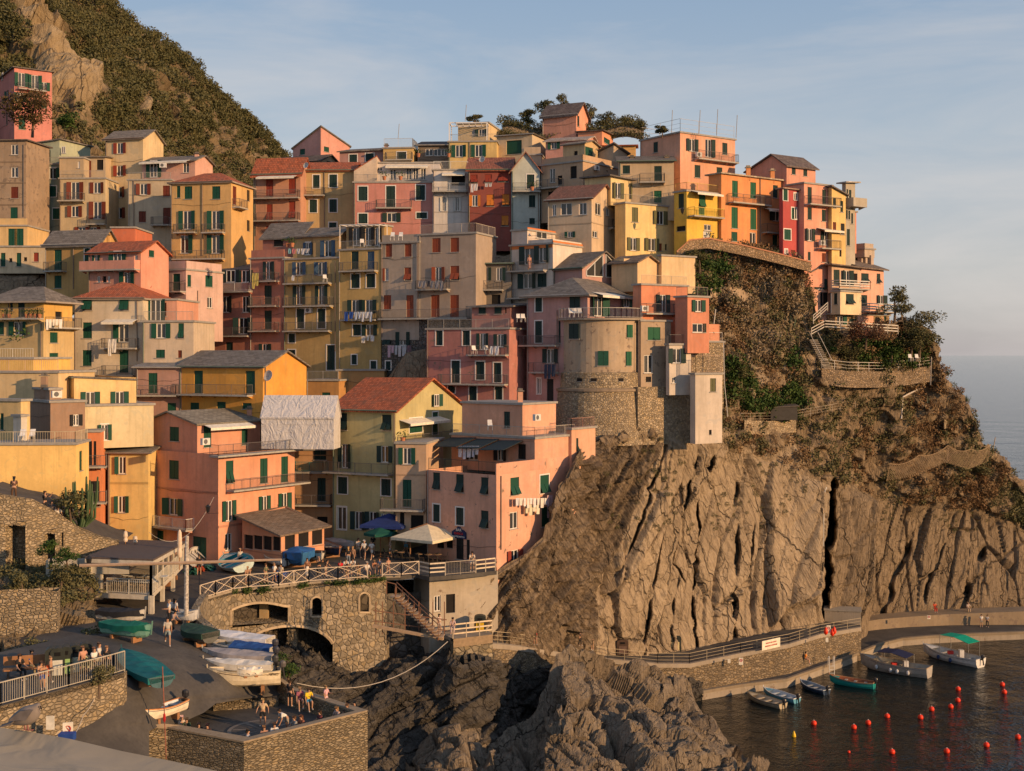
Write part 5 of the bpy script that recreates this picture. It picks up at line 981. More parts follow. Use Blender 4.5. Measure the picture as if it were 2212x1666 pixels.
# concrete block under the bar terrace, with door and window
h = House('K', 'grey concrete block with a door and small window under the bar terrace', (.40, .34, .27), (85, 185, 640), 66, 97.5, 375, 720, 'open', name='concrete_block', cat='building', down=3, wallm=stucco((.42, .36, .28), .1))
h.R('w 238 555 44 105;#bg;k 325 555 60 125');
h2 = House('K', 'stone pier with a wooden-fenced platform below the concrete block', (.4, .33, .25), (330, 345, 605), 62, 94.5, 790, 1000, 'open', name='stone_platform', cat='platform', down=3, wallm=stone((.27, .225, .155), 2.6, .5, 'block_stone', 1.4))
pz = h2.zt; fl = MB(); cL = h2.O + h2.tL * .1; z_ = V((0, 0, pz - h2.O.z)); fl.slab([h2.O + z_, h2.O + z_ + h2.tR * h2.lR, h2.O + z_ + h2.tR * (h2.lR + 1.5) + h2.tL * 7, h2.O + z_ + h2.tL * 7], .3, CONC); fl.build('floor', h2.root)
railing([h2.O + z_ + h2.tL * .1, h2.O + z_ + h2.tR * h2.lR], 1.25, (.62, .50, .34), 'planks', parent=h2.root, post=1.3, org=V(h2.root['_o']))
b_ = MB(); b_.slab([h2.O + z_ + V((0, -.08, .0)), h2.O + z_ + h2.tR * h2.lR + V((0, -.08, 0)), h2.O + z_ + h2.tR * h2.lR + V((0, -.08, -.65)), h2.O + z_ + V((0, -.08, -.65))], .06, plain('pine_board', (.52, .38, .24))); b_.build('fascia_board', h2.root)
# metal stair from the square down to the platform
st = thing('steel_stair', P(880, 1320, 97), 'rusty steel stair running down beside the concrete tank to the fenced platform', 'stairs')
s0, s1 = P(855, 1288, 98.5), P(948, 1374, 95.5); b_ = MB(); RU = plain('rusty_steel', (.20, .10, .06), .7); SWM = stone((.25, .195, .13), 4.2, .5, 'sea_wall_stone', 1.8); TRD = plain('tread_wood', (.42, .29, .18), .8)
for i in range(15): p = s0.lerp(s1, i / 14); b_.box(p, (.75, 1.1, .06), TRD, -.1)
b_.build('treads', st); b_ = MB(); sd = (s1 - s0)
for dy in (-.6, .6): b_.tube(s0 + V((0, dy, -.15)), s1 + V((0, dy, -.15)), .09, RU, 4); b_.tube(s0 + V((0, dy, 1.0)), s1 + V((0, dy, 1.0)), .04, RU, 4); [b_.tube(s0 + sd * t + V((0, dy, -.1)), s0 + sd * t + V((0, dy, 1.0)), .03, RU, 4) for t in np.linspace(0, 1, 8)]
b_.build('stringers', st); b_ = MB(); a0, a1 = P(835, 1283, 98.5), s0;
for p in ((835, 1283), (855, 1288)): b_.tube(P(p[0], p[1], 98), P(p[0], p[1] - 26, 98), .05, RU, 4)
b_.tube(P(835, 1257, 98), P(855, 1262, 98), .04, RU, 4); b_.build('landing_rail', st)
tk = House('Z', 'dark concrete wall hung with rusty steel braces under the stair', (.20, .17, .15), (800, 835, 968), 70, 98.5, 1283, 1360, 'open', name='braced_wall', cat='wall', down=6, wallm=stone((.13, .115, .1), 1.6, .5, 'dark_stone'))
b_ = MB()
for x in (812, 826, 850, 875, 905, 935, 960): b_.tube(P(x, 1300, 96.6), P(x, 1370, 96.6), .05, RU, 4)
for y in (1325, 1348): b_.tube(P(806, y - 6, 96.6), P(965, y + 14, 96.6), .045, RU, 4)
b_.tube(P(805, 1352, 96.4), P(958, 1380, 95.5), .16, TRD, 4); b_.build('braces', tk.root)
# platform with parapet wall at the bottom
pfm = thing('viewing_platform_wall', P(660, 1560, 74), 'thick rubble stone parapet wall around the lower platform with its corner towards the viewer', 'wall'); A0 = PZ(600, 1462, 15.0); A1 = PZ(637, 1487, 14.6); B0 = PZ(794, 1537, 14.5); C0 = PZ(527, 1605, 14.5); D0 = PZ(362, 1574, 14.7); E0 = PZ(322, 1571, 14.9)
b_ = MB(); pl = [A0, A1, B0, C0, D0, E0]
def inw(i):   # inner offset
 cen = V(((A1.x + B0.x + C0.x + D0.x) / 4, (A1.y + B0.y + C0.y + D0.y) / 4, 0)); p = pl[i]; d = V((cen.x - p.x, cen.y - p.y, 0)); d.normalize(); return p + d * .75
ptop = [p for p in pl];
for i in range(5):
 a, c = pl[i], pl[i + 1]; ai, ci = inw(i), inw(i + 1); dn = V((0, 0, -12)); b_.hexa([a + dn, c + dn, ci + dn, ai + dn, a, c, ci, ai], STD)
b_.build('wall', pfm); b_ = MB()
for i in range(5):
 a, c = pl[i], pl[i + 1]; ai, ci = inw(i), inw(i + 1); u = V((0, 0, .1)); e = V((0, -.06, 0)); b_.hexa([a + e, c + e, ci, ai, a + u + e, c + u + e, ci + u, ai + u], plain('worn_coping', (.27, .21, .14), .9))
b_.build('coping', pfm)
_q = [PZ(300, 1560, 13.6)] + [inw(i) for i in (4, 3, 2, 1)] + [PZ(625, 1475, 13.6), PZ(400, 1470, 13.6)]; mb = MB(); mb.slab([V((p.x, p.y, 13.6)) for p in _q], .3, PAV); tag(mb.build('platform_floor'), kind='structure')
b_ = MB(); c_ = PZ(568, 1577, 13.66);
b_.lathe(c_, [(0.0, 0.004), (2.1, .004), (2.1, 0.0)], plain('compass_ring', (.17, .145, .12), .9), 32); b_.lathe(c_ + V((0, 0, .004)), [(0.0, 0.004), (1.85, .004), (1.85, 0.0)], PAV, 32)
for k in range(8): t = k * math.pi / 4; b_.face([c_ + V((.0, .0, .014)), c_ + V((1.8 * math.cos(t - .07), 1.8 * math.sin(t - .07), .014)), c_ + V((1.8 * math.cos(t + .07), 1.8 * math.sin(t + .07), .014))], plain('compass_ring', (.17, .145, .12), .9))
tag(b_.build('compass_rose_paving'), kind='structure')
b_ = MB(); k0, k1 = PZ(448, 1516, 14.05), PZ(603, 1506, 14.05); b_.hexa([k0 + V((.5, -.5, -1)), k1 + V((0, -.5, -1)), k1 - V((0, 0, 1)), k0 - V((0, 0, 1)), k0 + V((.5, -.5, -.1)), k1 + V((0, -.5, -.1)), k1, k0], STD); tag(b_.build('stone_step'), 'low stone step under the row of white boats', 'step')
# ---- left: path with railing, walls and niches ----
PW = [(-60, 1540), (0, 1525), (147, 1485.5), (243.6, 1459.5), (268, 1452)]; pz_ = 18.4
mb = MB(); a = [PZ(x, y, pz_) for x, y in PW]; mb.slab(a + [p + V((-6, 9, 0)) for p in a[::-1]], .3, PAV); tag(mb.build('upper_path'), kind='structure')
wl_ = thing('path_wall', PZ(147, 1485, 18), 'sunlit block stone retaining wall under the grey railing at the lower left', 'wall'); b_ = MB()
for p, q_ in zip(a[:-1], a[1:]): b_.hexa([p - V((0, 0, 8)), q_ - V((0, 0, 8)), q_ + V((0, .5, -8)), p + V((0, .5, -8)), p - V((0, 0, .05)), q_ - V((0, 0, .05)), q_ + V((0, .5, -.05)), p + V((0, .5, -.05))], STL)
b_.build('wall', wl_); r3 = thing('path_railing', PZ(147, 1485, 18.4), 'grey barred metal railing along the path with the recycling bins', 'railing'); railing([p + V((0, .1, 0)) for p in a], 1.15, (.42, .38, .30), 'bars', parent=r3, gap=.13, r=.022, post=1.45, name='rail_run')
# curved parapet road wall
top = [(-60, 1050), (0, 1069), (65, 1080), (114, 1106), (163, 1139), (208, 1158), (250, 1168)]; tY = [93, 93, 94, 95.5, 97, 98.5, 100]
cw = thing('curved_road_wall', P(110, 1200, 95), 'curved stone wall of the descending road with tall arched niches at the left', 'wall'); b_ = MB()
T3 = [P(x, y, Y) for (x, y), Y in zip(top, tY)]
def niche(x, y):   # pixel test for niches
 for xc, w, y0, y1 in ((33, 22, 1135, 1250), (107, 12, 1152, 1215), (132, 5, 1150, 1180)):
  u = abs(x - xc) / w
  if u < 1 and y0 - 6 * math.sqrt(1 - u * u) + 6 < y < y1: return True
 return False
xs = np.arange(-60, 250, 3.0)
for x in xs:
 ya = np.interp(x + 1.5, [p[0] for p in top], [p[1] for p in top]); Ya = np.interp(x, [p[0] for p in top], tY); Yb_ = np.interp(x + 3, [p[0] for p in top], tY); y = ya; run = ya; bot = np.interp(x, [-60, 60, 200, 250], [1330, 1310, 1290, 1200]); ins = False
 while y < bot:
  n_ = niche(x + 1.5, y + 1.5)
  if n_ and not ins: b_.face([P(x, y, Ya), P(x + 3, y, Yb_), P(x + 3, run, Yb_), P(x, run, Ya)], STL); ins = True
  elif not n_ and ins: run = y; ins = False
  y += 3
 if not ins: b_.face([P(x, y, Ya), P(x + 3, y, Yb_), P(x + 3, run, Yb_), P(x, run, Ya)], STL)
 d = V((0, .55, 0)); b_.face([P(x, ya, Ya), P(x + 3, ya, Yb_), P(x + 3, ya, Yb_) + d, P(x, ya, Ya) + d], STL); b_.face([P(x, ya, Ya) + d, P(x + 3, ya, Yb_) + d, P(x + 3, ya + 40, Yb_) + d, P(x, ya + 40, Ya) + d], STL)
b_.build('wall', cw); b_ = MB()
for xc, w, y0, y1 in ((33, 22, 1135, 1250), (107, 12, 1152, 1215), (132, 5, 1150, 1180)):
 Yc = float(np.interp(xc, [p[0] for p in top], tY)); l0, l1, r0, r1 = P(xc - w, y0, Yc), P(xc - w, y1, Yc), P(xc + w, y0, Yc), P(xc + w, y1, Yc); e = V((0.3, 1.3, 0))
 b_.face([l1 + e, r1 + e, r0 + e + V((0, 0, .4)), l0 + e + V((0, 0, .4))], STL); b_.face([l1, l1 + e, l0 + e + V((0, 0, .4)), l0 + V((0, 0, .3))], STL); b_.face([r1, r1 + e, r0 + e, r0], STL); b_.face([l0 + V((0, 0, .3)), l0 + e + V((0, 0, .4)), r0 + e + V((0, 0, .4)), r0 + V((0, 0, .3))], STL)
b_.build('niche', cw)
mb = MB(); u0 = [P(x, y + 14, Y + .5) for (x, y), Y in zip(top, tY)]; mb.grid([u0, [p + V((-1, 8, 0)) for p in u0]], PAV); tag(mb.build('upper_road'), kind='structure')
# rocky bank and lower retaining wall
rowsL = [(mid([(-60, 1520), (300, 1520)], [(-60, 1520), (300, 1520)], 0), [(-60, 74), (240, 80)]), ([(-60, 1440), (100, 1450), (200, 1440), (240, 1400)], [(-60, 76), (100, 77), (200, 82), (240, 88)]), ([(-60, 1280), (110, 1270), (170, 1260), (196, 1270), (215, 1350), (240, 1390)], [(-60, 87), (110, 88), (200, 90), (240, 89)]), ([(-60, 1230), (60, 1235), (130, 1235), (175, 1215), (196, 1262), (215, 1345), (240, 1385)], [(-60, 94), (110, 94.5), (200, 93), (240, 91)]), ([(-60, 1200), (240, 1300)], [(-60, 99), (240, 98)])]
A5, X5, Y5_ = colgrid(-60, 240, 2.5, rowsL, [12, 50, 30, 12]); N5 = gnormals(A5); p5_ = A5.reshape(-1, 3); u1, ue = facet(p5_ / np.array((1.6, 1.6, 1.2)), 90, .9); u2, _e = facet(p5_ / .5, 91, .8)
BK = (p5_ + N5.reshape(-1, 3) * (.55 * u1 + .16 * u2 + .25 * fbm(p5_ * .9, 3, 92))[:, None]).reshape(A5.shape); gridmesh('rocky_bank', BK, rockmat('bank_rock', (.22, .165, .10), (.30, .23, .14), (.11, .09, .06), 1.8))
h = House('C', 'lower block stone retaining wall under the rocky bank at the left', (.4, .3, .2), (-80, 385, 400), -14, 82.5, 925, 1330, 'open', name='retaining_wall', cat='wall', down=1, wallm=STL, pname='wall_face', deep=4)
BN = gnormals(BK); sel = (X5[None, :] > -40) & (Y5_ > 1215) & (Y5_ < 1340) & (fbm(p5_ * .35, 3, 93).reshape(Y5_.shape) > .02); pp, nn_, ids = pick(BK, BN, sel, 150); tag(scatter('bank_scrub', pp, nn_, RS.uniform(.3, .8, len(pp)), PRS, OLV, .2), kind='stuff')
# ---- cliff path, quay ----
pin = [(1063, 1374), (1100, 1378), (1155, 1388), (1225, 1401), (1323, 1413), (1388, 1411), (1486, 1408), (1600, 1386), (1700, 1362), (1790, 1348), (1874, 1336)]
pout = [(1050, 1392), (1100, 1396), (1154, 1403), (1242, 1417), (1313, 1426), (1421, 1436), (1490, 1436), (1600, 1413), (1705, 1393), (1772, 1372), (1860, 1357)]
pzv = [11.0, 10.2, 9.0, 6.8, 5.2, 4.2, 3.8, 4.0, 4.1, 4.0, 3.8]
IN = [PZ(x, y, z) for (x, y), z in zip(pin, pzv)]; OUT = [PZ(x, y, z) for (x, y), z in zip(pout, pzv)]
mb = MB(); mb.grid([OUT, [p + V((0, 2.5, 0)) for p in IN]], PAV); tag(mb.build('cliff_path'), kind='structure')
pw = thing('path_sea_wall', OUT[5] - V((0, 0, 2)), 'weathered stone sea wall carrying the cliff path above the quay', 'wall'); b_ = MB()
for a, c in zip(OUT[:-1], OUT[1:]): b_.hexa([a - V((0, 0, a.z + .5)), c - V((0, 0, c.z + .5)), c + V((0, 1, -c.z)), a + V((0, 1, -a.z)), a + V((0, 0, .05)), c + V((0, 0, .05)), c + V((0, .4, .05)), a + V((0, .4, .05))], SWM)
b_.build('wall', pw); b_ = MB()
for a, c in zip(OUT[:-1], OUT[1:]): b_.hexa([a + V((0, -.12, -.3)), c + V((0, -.12, -.3)), c + V((0, .4, -.3)), a + V((0, .4, -.3)), a + V((0, -.12, .12)), c + V((0, -.12, .12)), c + V((0, .4, .12)), a + V((0, .4, .12))], CONC)
b_.build('coping', pw)
rl = thing('cliff_path_railing', OUT[4], 'thin weathered metal handrail along the cliff path', 'railing'); railing([p + V((0, .15, .1)) for p in OUT], 1.05, (.40, .33, .22), 'wire', parent=rl, post=2.2, r=.022, name='rail_run')
qo = [(1517, 1494), (1600, 1480), (1700, 1468), (1770, 1443), (1840, 1417), (1900, 1392), (1950, 1380), (2010, 1375), (2100, 1370), (2212, 1366), (2300, 1364)]
qi = [(1500, 1478), (1600, 1462), (1700, 1440), (1770, 1408), (1820, 1380), (1874, 1362), (1950, 1356), (2010, 1353), (2100, 1350), (2212, 1350), (2300, 1349)]
QO = [PZ(x, y, .9) for x, y in qo]; QI = [PZ(x, y, .95) for x, y in qi]; mb = MB(); mb.grid([QO, [p + V((0, 1.5, 0)) for p in QI]], PAV); mb.grid([[p - V((0, 0, 2)) for p in QO], QO], CONC); tag(mb.build('quay'), kind='structure')
b_ = MB();
for a, c in zip(QO[:-1], QO[1:]): b_.hexa([a + V((0, -.1, -.2)), c + V((0, -.1, -.2)), c + V((0, .45, -.2)), a + V((0, .45, -.2)), a + V((0, -.1, .1)), c + V((0, -.1, .1)), c + V((0, .45, .1)), a + V((0, .45, .1))], stucco((.24, .19, .13), .3))
tag(b_.build('quay_kerb'), kind='structure')
b_ = MB(); SB = [PZ(x, y, z) for x, y, z in ((1530, 1476, 1.5), (1620, 1456, 1.5), (1700, 1432, 1.6), (1760, 1405, 1.9), (1800, 1385, 2.2))]
for a, c in zip(SB[:-1], SB[1:]): b_.hexa([a - V((0, 0, 1.2)), c - V((0, 0, 1.2)), c + V((0, 2, -1.2)), a + V((0, 2, -1.2)), a, c, c + V((0, 2, .2)), a + V((0, 2, .2))], STL)
tag(b_.build('low_ledge'), 'rough stone ledge at the foot of the sea wall above the quay', 'ledge')
sw = thing('far_sea_wall', P(2050, 1340, 157), 'long stained concrete wall behind the far end of the quay', 'wall'); b_ = MB(); ww = [(1868, 1343), (1900, 1338), (1960, 1333), (2050, 1327), (2130, 1324), (2212, 1321), (2320, 1318)]; wb = [(1868, 1364), (1900, 1360), (1960, 1355), (2050, 1351), (2130, 1350), (2212, 1350), (2320, 1349)]
for i in range(len(ww) - 1):
 a, c = PZ(*wb[i], .95), PZ(*wb[i + 1], .95); ta, tc_ = P(*ww[i], a.y), P(*ww[i + 1], c.y); b_.hexa([a, c, c + V((0, 3, 0)), a + V((0, 3, 0)), ta, tc_, tc_ + V((0, 3, 0)), ta + V((0, 3, 0))], stucco((.27, .205, .135), .45))
b_.build('wall', sw)
# ---- bastion ----
bt = thing('round_bastion', V((9.5, 130.5, 27)), 'round plastered bastion tower standing on a flared stone base above the cliff', 'tower'); cx_, cy_ = 9.45, 131.8
def zy(y, Y=127.6): return CH - (y - HY) / F * Y
b_ = MB(); b_.lathe((cx_, cy_, 0), [(4.3, zy(809)), (4.3, zy(690))], stucco((.42, .32, .22), .35), 44); b_.build('plaster_wall', bt)
b_ = MB(); b_.lathe((cx_, cy_, 0), [(5.5, zy(962)), (5.0, zy(920)), (4.75, zy(848)), (4.55, zy(840)), (4.5, zy(806)), (4.25, zy(804))], STR, 44); b_.build('stone_base', bt)
b_ = MB(); b_.lathe((cx_, cy_, 0), [(4.6, zy(848)), (4.9, zy(846)), (4.9, zy(841)), (4.6, zy(839))], plain('ledge', (.25, .19, .13)), 44); b_.build('ledge', bt)
b_ = MB(); b_.lathe((cx_, cy_, 0), [(4.3, zy(691)), (4.75, zy(691)), (4.75, zy(687)), (4.3, zy(687))], CONC, 44); b_.build('terrace_slab', bt)
def cylwin(xD, yD, kind, w, h, sc, r=4.3):
 k = (xD - CX) / F; a = 1 + k * k; b2 = -2 * (cx_ * k + cy_); c2 = cx_ ** 2 + cy_ ** 2 - r * r; t = (-b2 - math.sqrt(b2 * b2 - 4 * a * c2)) / (2 * a); p = V((k * t, t, CH - (yD - HY) / F * t)); n = V((p.x - cx_, p.y - cy_, 0)).normalized(); tt = V((-n.y, n.x, 0))
 if tt.x < 0: tt = -tt
 f = Face(p - tt * 3 - V((0, 0, 3)), tt, n, 6, .1); opening(bt, f, kind, 3, 3, w, h, sc)
for x, y, w, h_, s_ in ((980, 200, 1.35, 1.6, 'dg'), (1347, 200, .8, 1.35, 'bg'), (1172, 380, 1.1, 1.55, 'g'), (1340, 382, .75, 1.5, 'bg')): xx, yy = cv('H', x, y); cylwin(xx, yy, 's', w, h_, s_)
for x in (1015, 1110, 1290): xx, yy = cv('H', x, 523); cylwin(xx, yy, 'k', .6, .35, 'g', 4.52)
ring = [V((cx_ + 4.65 * math.cos(t), cy_ + 4.65 * math.sin(t), zy(687))) for t in np.linspace(math.radians(192), math.radians(335), 18)]; railing(ring, 1.05, (.5, .48, .42), 'bars', parent=bt, post=.9, gap=.12)
fw = House('H', 'flat stained wall wing with green shutters joined to the right of the round bastion', (.42, .33, .23), (1400, 1422, 1622), 62, 121, 130, 575, 'flat', down=.2, worn=.35, name='tower_wing', cat='house'); fw.R('#bg;s 1510 216 84 86;#br;w 1472 418 58 120;k 1473 520 36 36;v 1405 130 560')
fb = House('Z', 'rubble stone wall under the flat wing right of the bastion base', (.4, .3, .2), (1360, 1378, 1500), 62, 120, 836, 958, 'open', down=.2, name='stone_wall', cat='wall', wallm=STR)
wt = House('Z', 'tall plain white tower-like shaft at the cliff edge with one small window low down', (.60, .54, .45), (1491, 1502, 1560), 64, 119.5, 808, 953, 'flat', down=.3, name='white_shaft', cat='building', over=0); wt.R('@I;#ol;s 271 714 26 60;#dg;k 259 926 12 22;@Z'); wt.rail('LR', 'bars', 1.9, (.3, .2, .15))
w2 = House('I', 'small white house part with green shutters beside the bastion wing', (.60, .55, .47), (62, 75, 172), 62, 120.5, 532, 738, 'flat', down=.5, name='white_annex', cat='house'); w2.R('#dg;o 108 583 38 66;w 97 692 20 28'); w2.rail('LR', 'bars', 1.0, (.1, .1, .1))
w3 = House('I', 'white-posted roof terrace over a rubble wall right of the bastion', (.38, .31, .22), (165, 172, 318), 62, 123, 520, 700, 'flat', down=3, wallm=STR, name='terrace_wall', cat='terrace'); w3.rail('LR', 'bars', 1.0, (.55, .52, .46)); w4 = w3.block('', (170, 176, 300), 62, 128, 440, 520, col=(.7, .3, .16), roof='open')
# garden walls on the headland slope
def slopewall(label, pts, h, m=STR, name='garden_wall', th=.5, cat='wall'):
 if name != 'parapet_wall': pts = [(x, y, surf(x, y + 8).y - 1.1) for x, y, Y in pts]
 o = thing(name, P(*pts[len(pts) // 2]), label, cat); b = MB()
 for (xa, ya, Ya), (xb, yb2, Yb2) in zip(pts[:-1], pts[1:]): a, c = P(xa, ya, Ya), P(xb, yb2, Yb2); d = V((0, 0, -h)); e = V((0, .55, 0)); b.hexa([a + d, c + d, c + d + e, a + d + e, a, c, c + e, a + e], m)
 b.build('wall', o); return o
o = slopewall('long stone parapet wall curving down below the orange and pink houses', [(1462, 545, 141.5), (1490, 520, 142), (1530, 516, 143), (1600, 530, 145), (1680, 549, 147), (1752, 568, 149.5)], 1.1, stone((.38, .27, .17), 5, .5, 'rubble_stone', 1.4), 'parapet_wall')
b = MB(); pp_ = [(1462, 545, 141.5), (1490, 520, 142), (1530, 516, 143), (1600, 530, 145), (1680, 549, 147), (1752, 568, 149.5)]
for (xa, ya, Ya), (xb, yb2, Yb2) in zip(pp_[:-1], pp_[1:]): a, c = P(xa, ya, Ya), P(xb, yb2, Yb2); b.hexa([a + V((0, -.1, 0)), c + V((0, -.1, 0)), c + V((0, .6, 0)), a + V((0, .6, 0)), a + V((0, -.1, .15)), c + V((0, -.1, .15)), c + V((0, .6, .15)), a + V((0, .6, .15))], plain('brick_coping', (.4, .18, .1)))
b.build('coping', o)
slopewall('tan retaining wall beside the orange house terraces', [(1535, 622, 137.5), (1580, 620, 138.5), (1617, 618, 139.5)], 1.9, stucco((.40, .30, .2), .5))
slopewall('curved rubble wall carrying the seaside garden railing', [(1775, 795, 146.5), (1830, 802, 146.5), (1900, 803, 147.5), (1960, 798, 149.5), (2012, 790, 152)], 2.0, stone((.33, .25, .17), 5, .45, 'rubble_stone', 1.4))
slopewall('small buttressed stone wall beside the dark garden shed', [(1608, 908, 135.4), (1662, 910, 136.5), (1720, 905, 138)], 1.6)
slopewall('low stone wall on the right end of the headland', [(2040, 905, 158), (2080, 900, 160), (2108, 912, 163)], 1.3)
r_ = thing('garden_railing', P(1900, 790, 147), 'long white tube railing around the seaside garden terrace', 'railing'); railing([P(x, y, surf(x, y + 8).y - 1.1) for x, y in ((1775, 795), (1830, 802), (1900, 803), (1960, 798), (2012, 790))], 1.1, (.6, .56, .5), 'wire', parent=r_, post=1.9, name='rail_run', r=.025)
r_ = thing('terrace_fence', P(1830, 720, 149), 'white plank fence running down beside the pink seaside house', 'railing'); railing([P(x, y, Y) for x, y, Y in ((1753, 728, 149), (1782, 712, 149.3), (1850, 716, 149.6), (1940, 722, 151))], 1.1, (.6, .54, .45), 'planks', parent=r_, post=1.6, name='plank_run'); railing([P(x, y, Y) for x, y, Y in ((1757, 700, 149.4), (1788, 672, 149.6))], 1.1, (.6, .54, .45), 'planks', parent=r_, post=1.2, name='plank_run')
r_ = thing('orchard_railing', P(1660, 905, 136), 'low pale railing along the vegetable garden above the cliff', 'railing'); railing([P(x, y, surf(x, y + 4).y - 1.1) for x, y in ((1600, 912), (1662, 911), (1722, 905), (1780, 895), (1848, 882))], 1.0, (.4, .34, .26), 'wire', parent=r_, post=2, name='rail_run', r=.02)
st = thing('garden_stair', P(1765, 745, 147), 'thin stair with pale handrail dropping from the seaside house garden gate', 'stairs'); b = MB(); a0, a1 = P(1756, 735, 148.6), P(1786, 795, 146.2)
for i in range(16): b.box(a0.lerp(a1, i / 15), (1.0, .9, .12), CONC)
b.build('steps', st); b = MB(); [b.tube(a0 + V((d, -.45, .9)), a1 + V((d, -.45, .9)), .035, plain('pale_pipe', (.5, .45, .38)), 4) for d in (-.5, .5)]; b.build('handrail', st)
# ---------------- boats ----------------
WOOD = plain('varnished_wood', (.30, .15, .07), .5); DRK = plain('dark_plastic', (.02, .02, .022), .35); TARPC = {}
def tarpm(c): return plain('tarp_cloth', c, .75, var=.25, sc=1.5)
def boat(label, bow, stern, z, hull=(.6, .56, .48), inside=(.45, .4, .33), cover=None, beam=.33, depth=.8, motor=True, rim=None, group=None, low=(.1, .1, .12), lift=.25, double=False, tilt=0, name='boat', half=False, cut=0):
 if 14 <= z < 17 and name == 'boat': z = rampz((bow[0] + stern[0]) / 2, (bow[1] + stern[1]) / 2 + 4)
 b = PZ(*bow, z); s = PZ(*stern, z); L = (b - s).length; f = (b - s).normalized(); side = V((f.y, -f.x, 0)); o = thing(name, s.lerp(b, .5), label, 'boat', group); B = L * beam; hm, im = plain('hull_paint', hull, .45), plain('boat_inside', inside, .7); rm_ = plain('gunwale', rim or dk(hull, .7), .5); lm = plain('hull_stripe', low, .5)
 up = V((0, 0, 1)); ny = 13; ang = math.radians(tilt); up2 = up * math.cos(ang) + side * math.sin(ang); sd2 = side * math.cos(ang) - up * math.sin(ang)
 def sec(t):   # half width, sheer height, keel height
  w = (1 - max(0, (t - .45) / .55) ** 2.3) ** .9; w *= 1 - (.28 if not double else .95) * max(0, (.4 - t) / .4) ** (1.4 if not double else 2.2); w = max(w, .03)
  sh_ = depth * (.78 + .34 * max(0, t - .3) ** 1.6 * 1.6 + (.1 * (1 - t) ** 3)); kz = .35 * depth * max(0, (t - .75) / .25) ** 2.2 + (.2 * depth * max(0, (.2 - t) / .2) ** 2 if double else 0)
  return w * B / 2, sh_, kz
 def pt(t, x, zz): return s + f * (L * t) + sd2 * x + up2 * (zz + lift)
 prof = ((1, 1), (.97, .78), (.9, .5), (.7, .2), (.35, .04), (0, 0)); mb = MB(); rows = []
 for i in range(ny):
  t = i / (ny - 1); w, h_, k = sec(t); rows.append([pt(t + .03 * (q if t > .9 else 0), -w * p, k + (h_ - k) * q) for p, q in prof] + [pt(t + .03 * (q if t > .9 else 0), w * p, k + (h_ - k) * q) for p, q in prof[-2::-1]])
 mb.grid(rows, hm); mb.face(rows[0], hm); mb.build('hull', o, smooth=False)
 mb = MB()
 for i in range(ny - 1):
  for sg in (-1, 1):
   (w0, h0, k0), (w1, h1, k1) = sec(i / (ny - 1)), sec((i + 1) / (ny - 1)); mb.tube(pt(i / (ny - 1), sg * w0, h0), pt((i + 1) / (ny - 1), sg * w1, h1), .045, rm_, 4); mb.tube(pt(i / (ny - 1), sg * w0 * 1.0, h0 * .86), pt((i + 1) / (ny - 1), sg * w1, h1 * .86), .022, lm, 4)
 w, h_, k = sec(1); mb.tube(pt(1.005, 0, k), pt(1.03, 0, h_ + .22), .05, rm_, 4); w, h_, k = sec(0); mb.tube(pt(0, -w, h_), pt(0, w, h_), .05, rm_, 4); mb.build('gunwale', o)
 if cover is None or half:
  mb = MB(); ri = []
  for i in range(ny): t = i / (ny - 1); w, h_, k = sec(t); fl_ = k + .35 * (h_ - k); ri.append([pt(t, -w * .93, h_ * .98), pt(t, -w * .75, fl_), pt(t, w * .75, fl_), pt(t, w * .93, h_ * .98)])
  mb.grid(ri, im, True); mb.build('inner_hull', o); mb = MB()
  for t in (.22, .45, .66): w, h_, k = sec(t); a = pt(t, -w * .9, h_ * .72); c = pt(t, w * .9, h_ * .72); e = f * .14; mb.hexa([a - e, c - e, c + e, a + e, a - e + up * .05, c - e + up * .05, c + e + up * .05, a + e + up * .05], plain('thwart', dk(inside, .8) if inside[0] > .3 else (.3, .3, .28)))
  w, h_, k = sec(.8); mb.face([pt(.8, -w * .95, h_ * .95), pt(.8, w * .95, h_ * .95), pt(.97, 0, sec(.97)[1] * .97)], plain('foredeck', dk(hull, .9))); mb.build('thwarts', o)
 if cover is not None:
  cm_ = tarpm(cover); mb = MB(); rc = []; rr_ = random.Random(len(label)); t0, t1 = (0.0, 1.0) if not half else (.0, .55)
  for i in range(ny):
   t = t0 + (t1 - t0) * i / (ny - 1); w, h_, k = sec(t); rd = .32 * math.sin(math.pi * min(1, max(0, t * .9 + .08))) * depth; jj = lambda: rr_.uniform(-.04, .04)
   rc.append([pt(t, -w * 1.04 - .02, h_ * .55 + jj() * 2), pt(t, -w * 1.05 - .03, h_ + .03), pt(t, -w * .5, h_ + rd * .7 + jj()), pt(t, 0, h_ + rd + jj() * 1.5), pt(t, w * .5, h_ + rd * .7 + jj()), pt(t, w * 1.05 + .03, h_ + .03), pt(t, w * 1.04 + .02, h_ * .55 + jj() * 2)])
  mb.grid(rc, cm_, True); mb.face(rc[0][::-1], cm_); mb.face(rc[-1], cm_); mb.build('cover', o)
 if motor:
  mb = MB(); w, h_, k = sec(0); c = pt(-.03, 0, h_ + .28); q_ = plain('motor_cowl', (.03, .03, .035) if motor is True else motor, .3); a = math.atan2(f.y, f.x); mb.lathe(c - up * .2, [(.09, 0), (.15, .06), (.165, .28), (.13, .4), (.03, .45)], q_, 10, 1.35, .9); mb.build('outboard_cowl', o); mb = MB(); mb.tube(c - up * .15, c - up * .95 - f * .12, .07, DRK, 6); mb.tube(c - up * .9 - f * .1 - side * .18, c - up * .9 - f * .1 + side * .18, .03, DRK, 5); mb.box(c - up * .32 + f * .1, (.25, .25, .15), DRK, a); mb.build('outboard_leg', o)
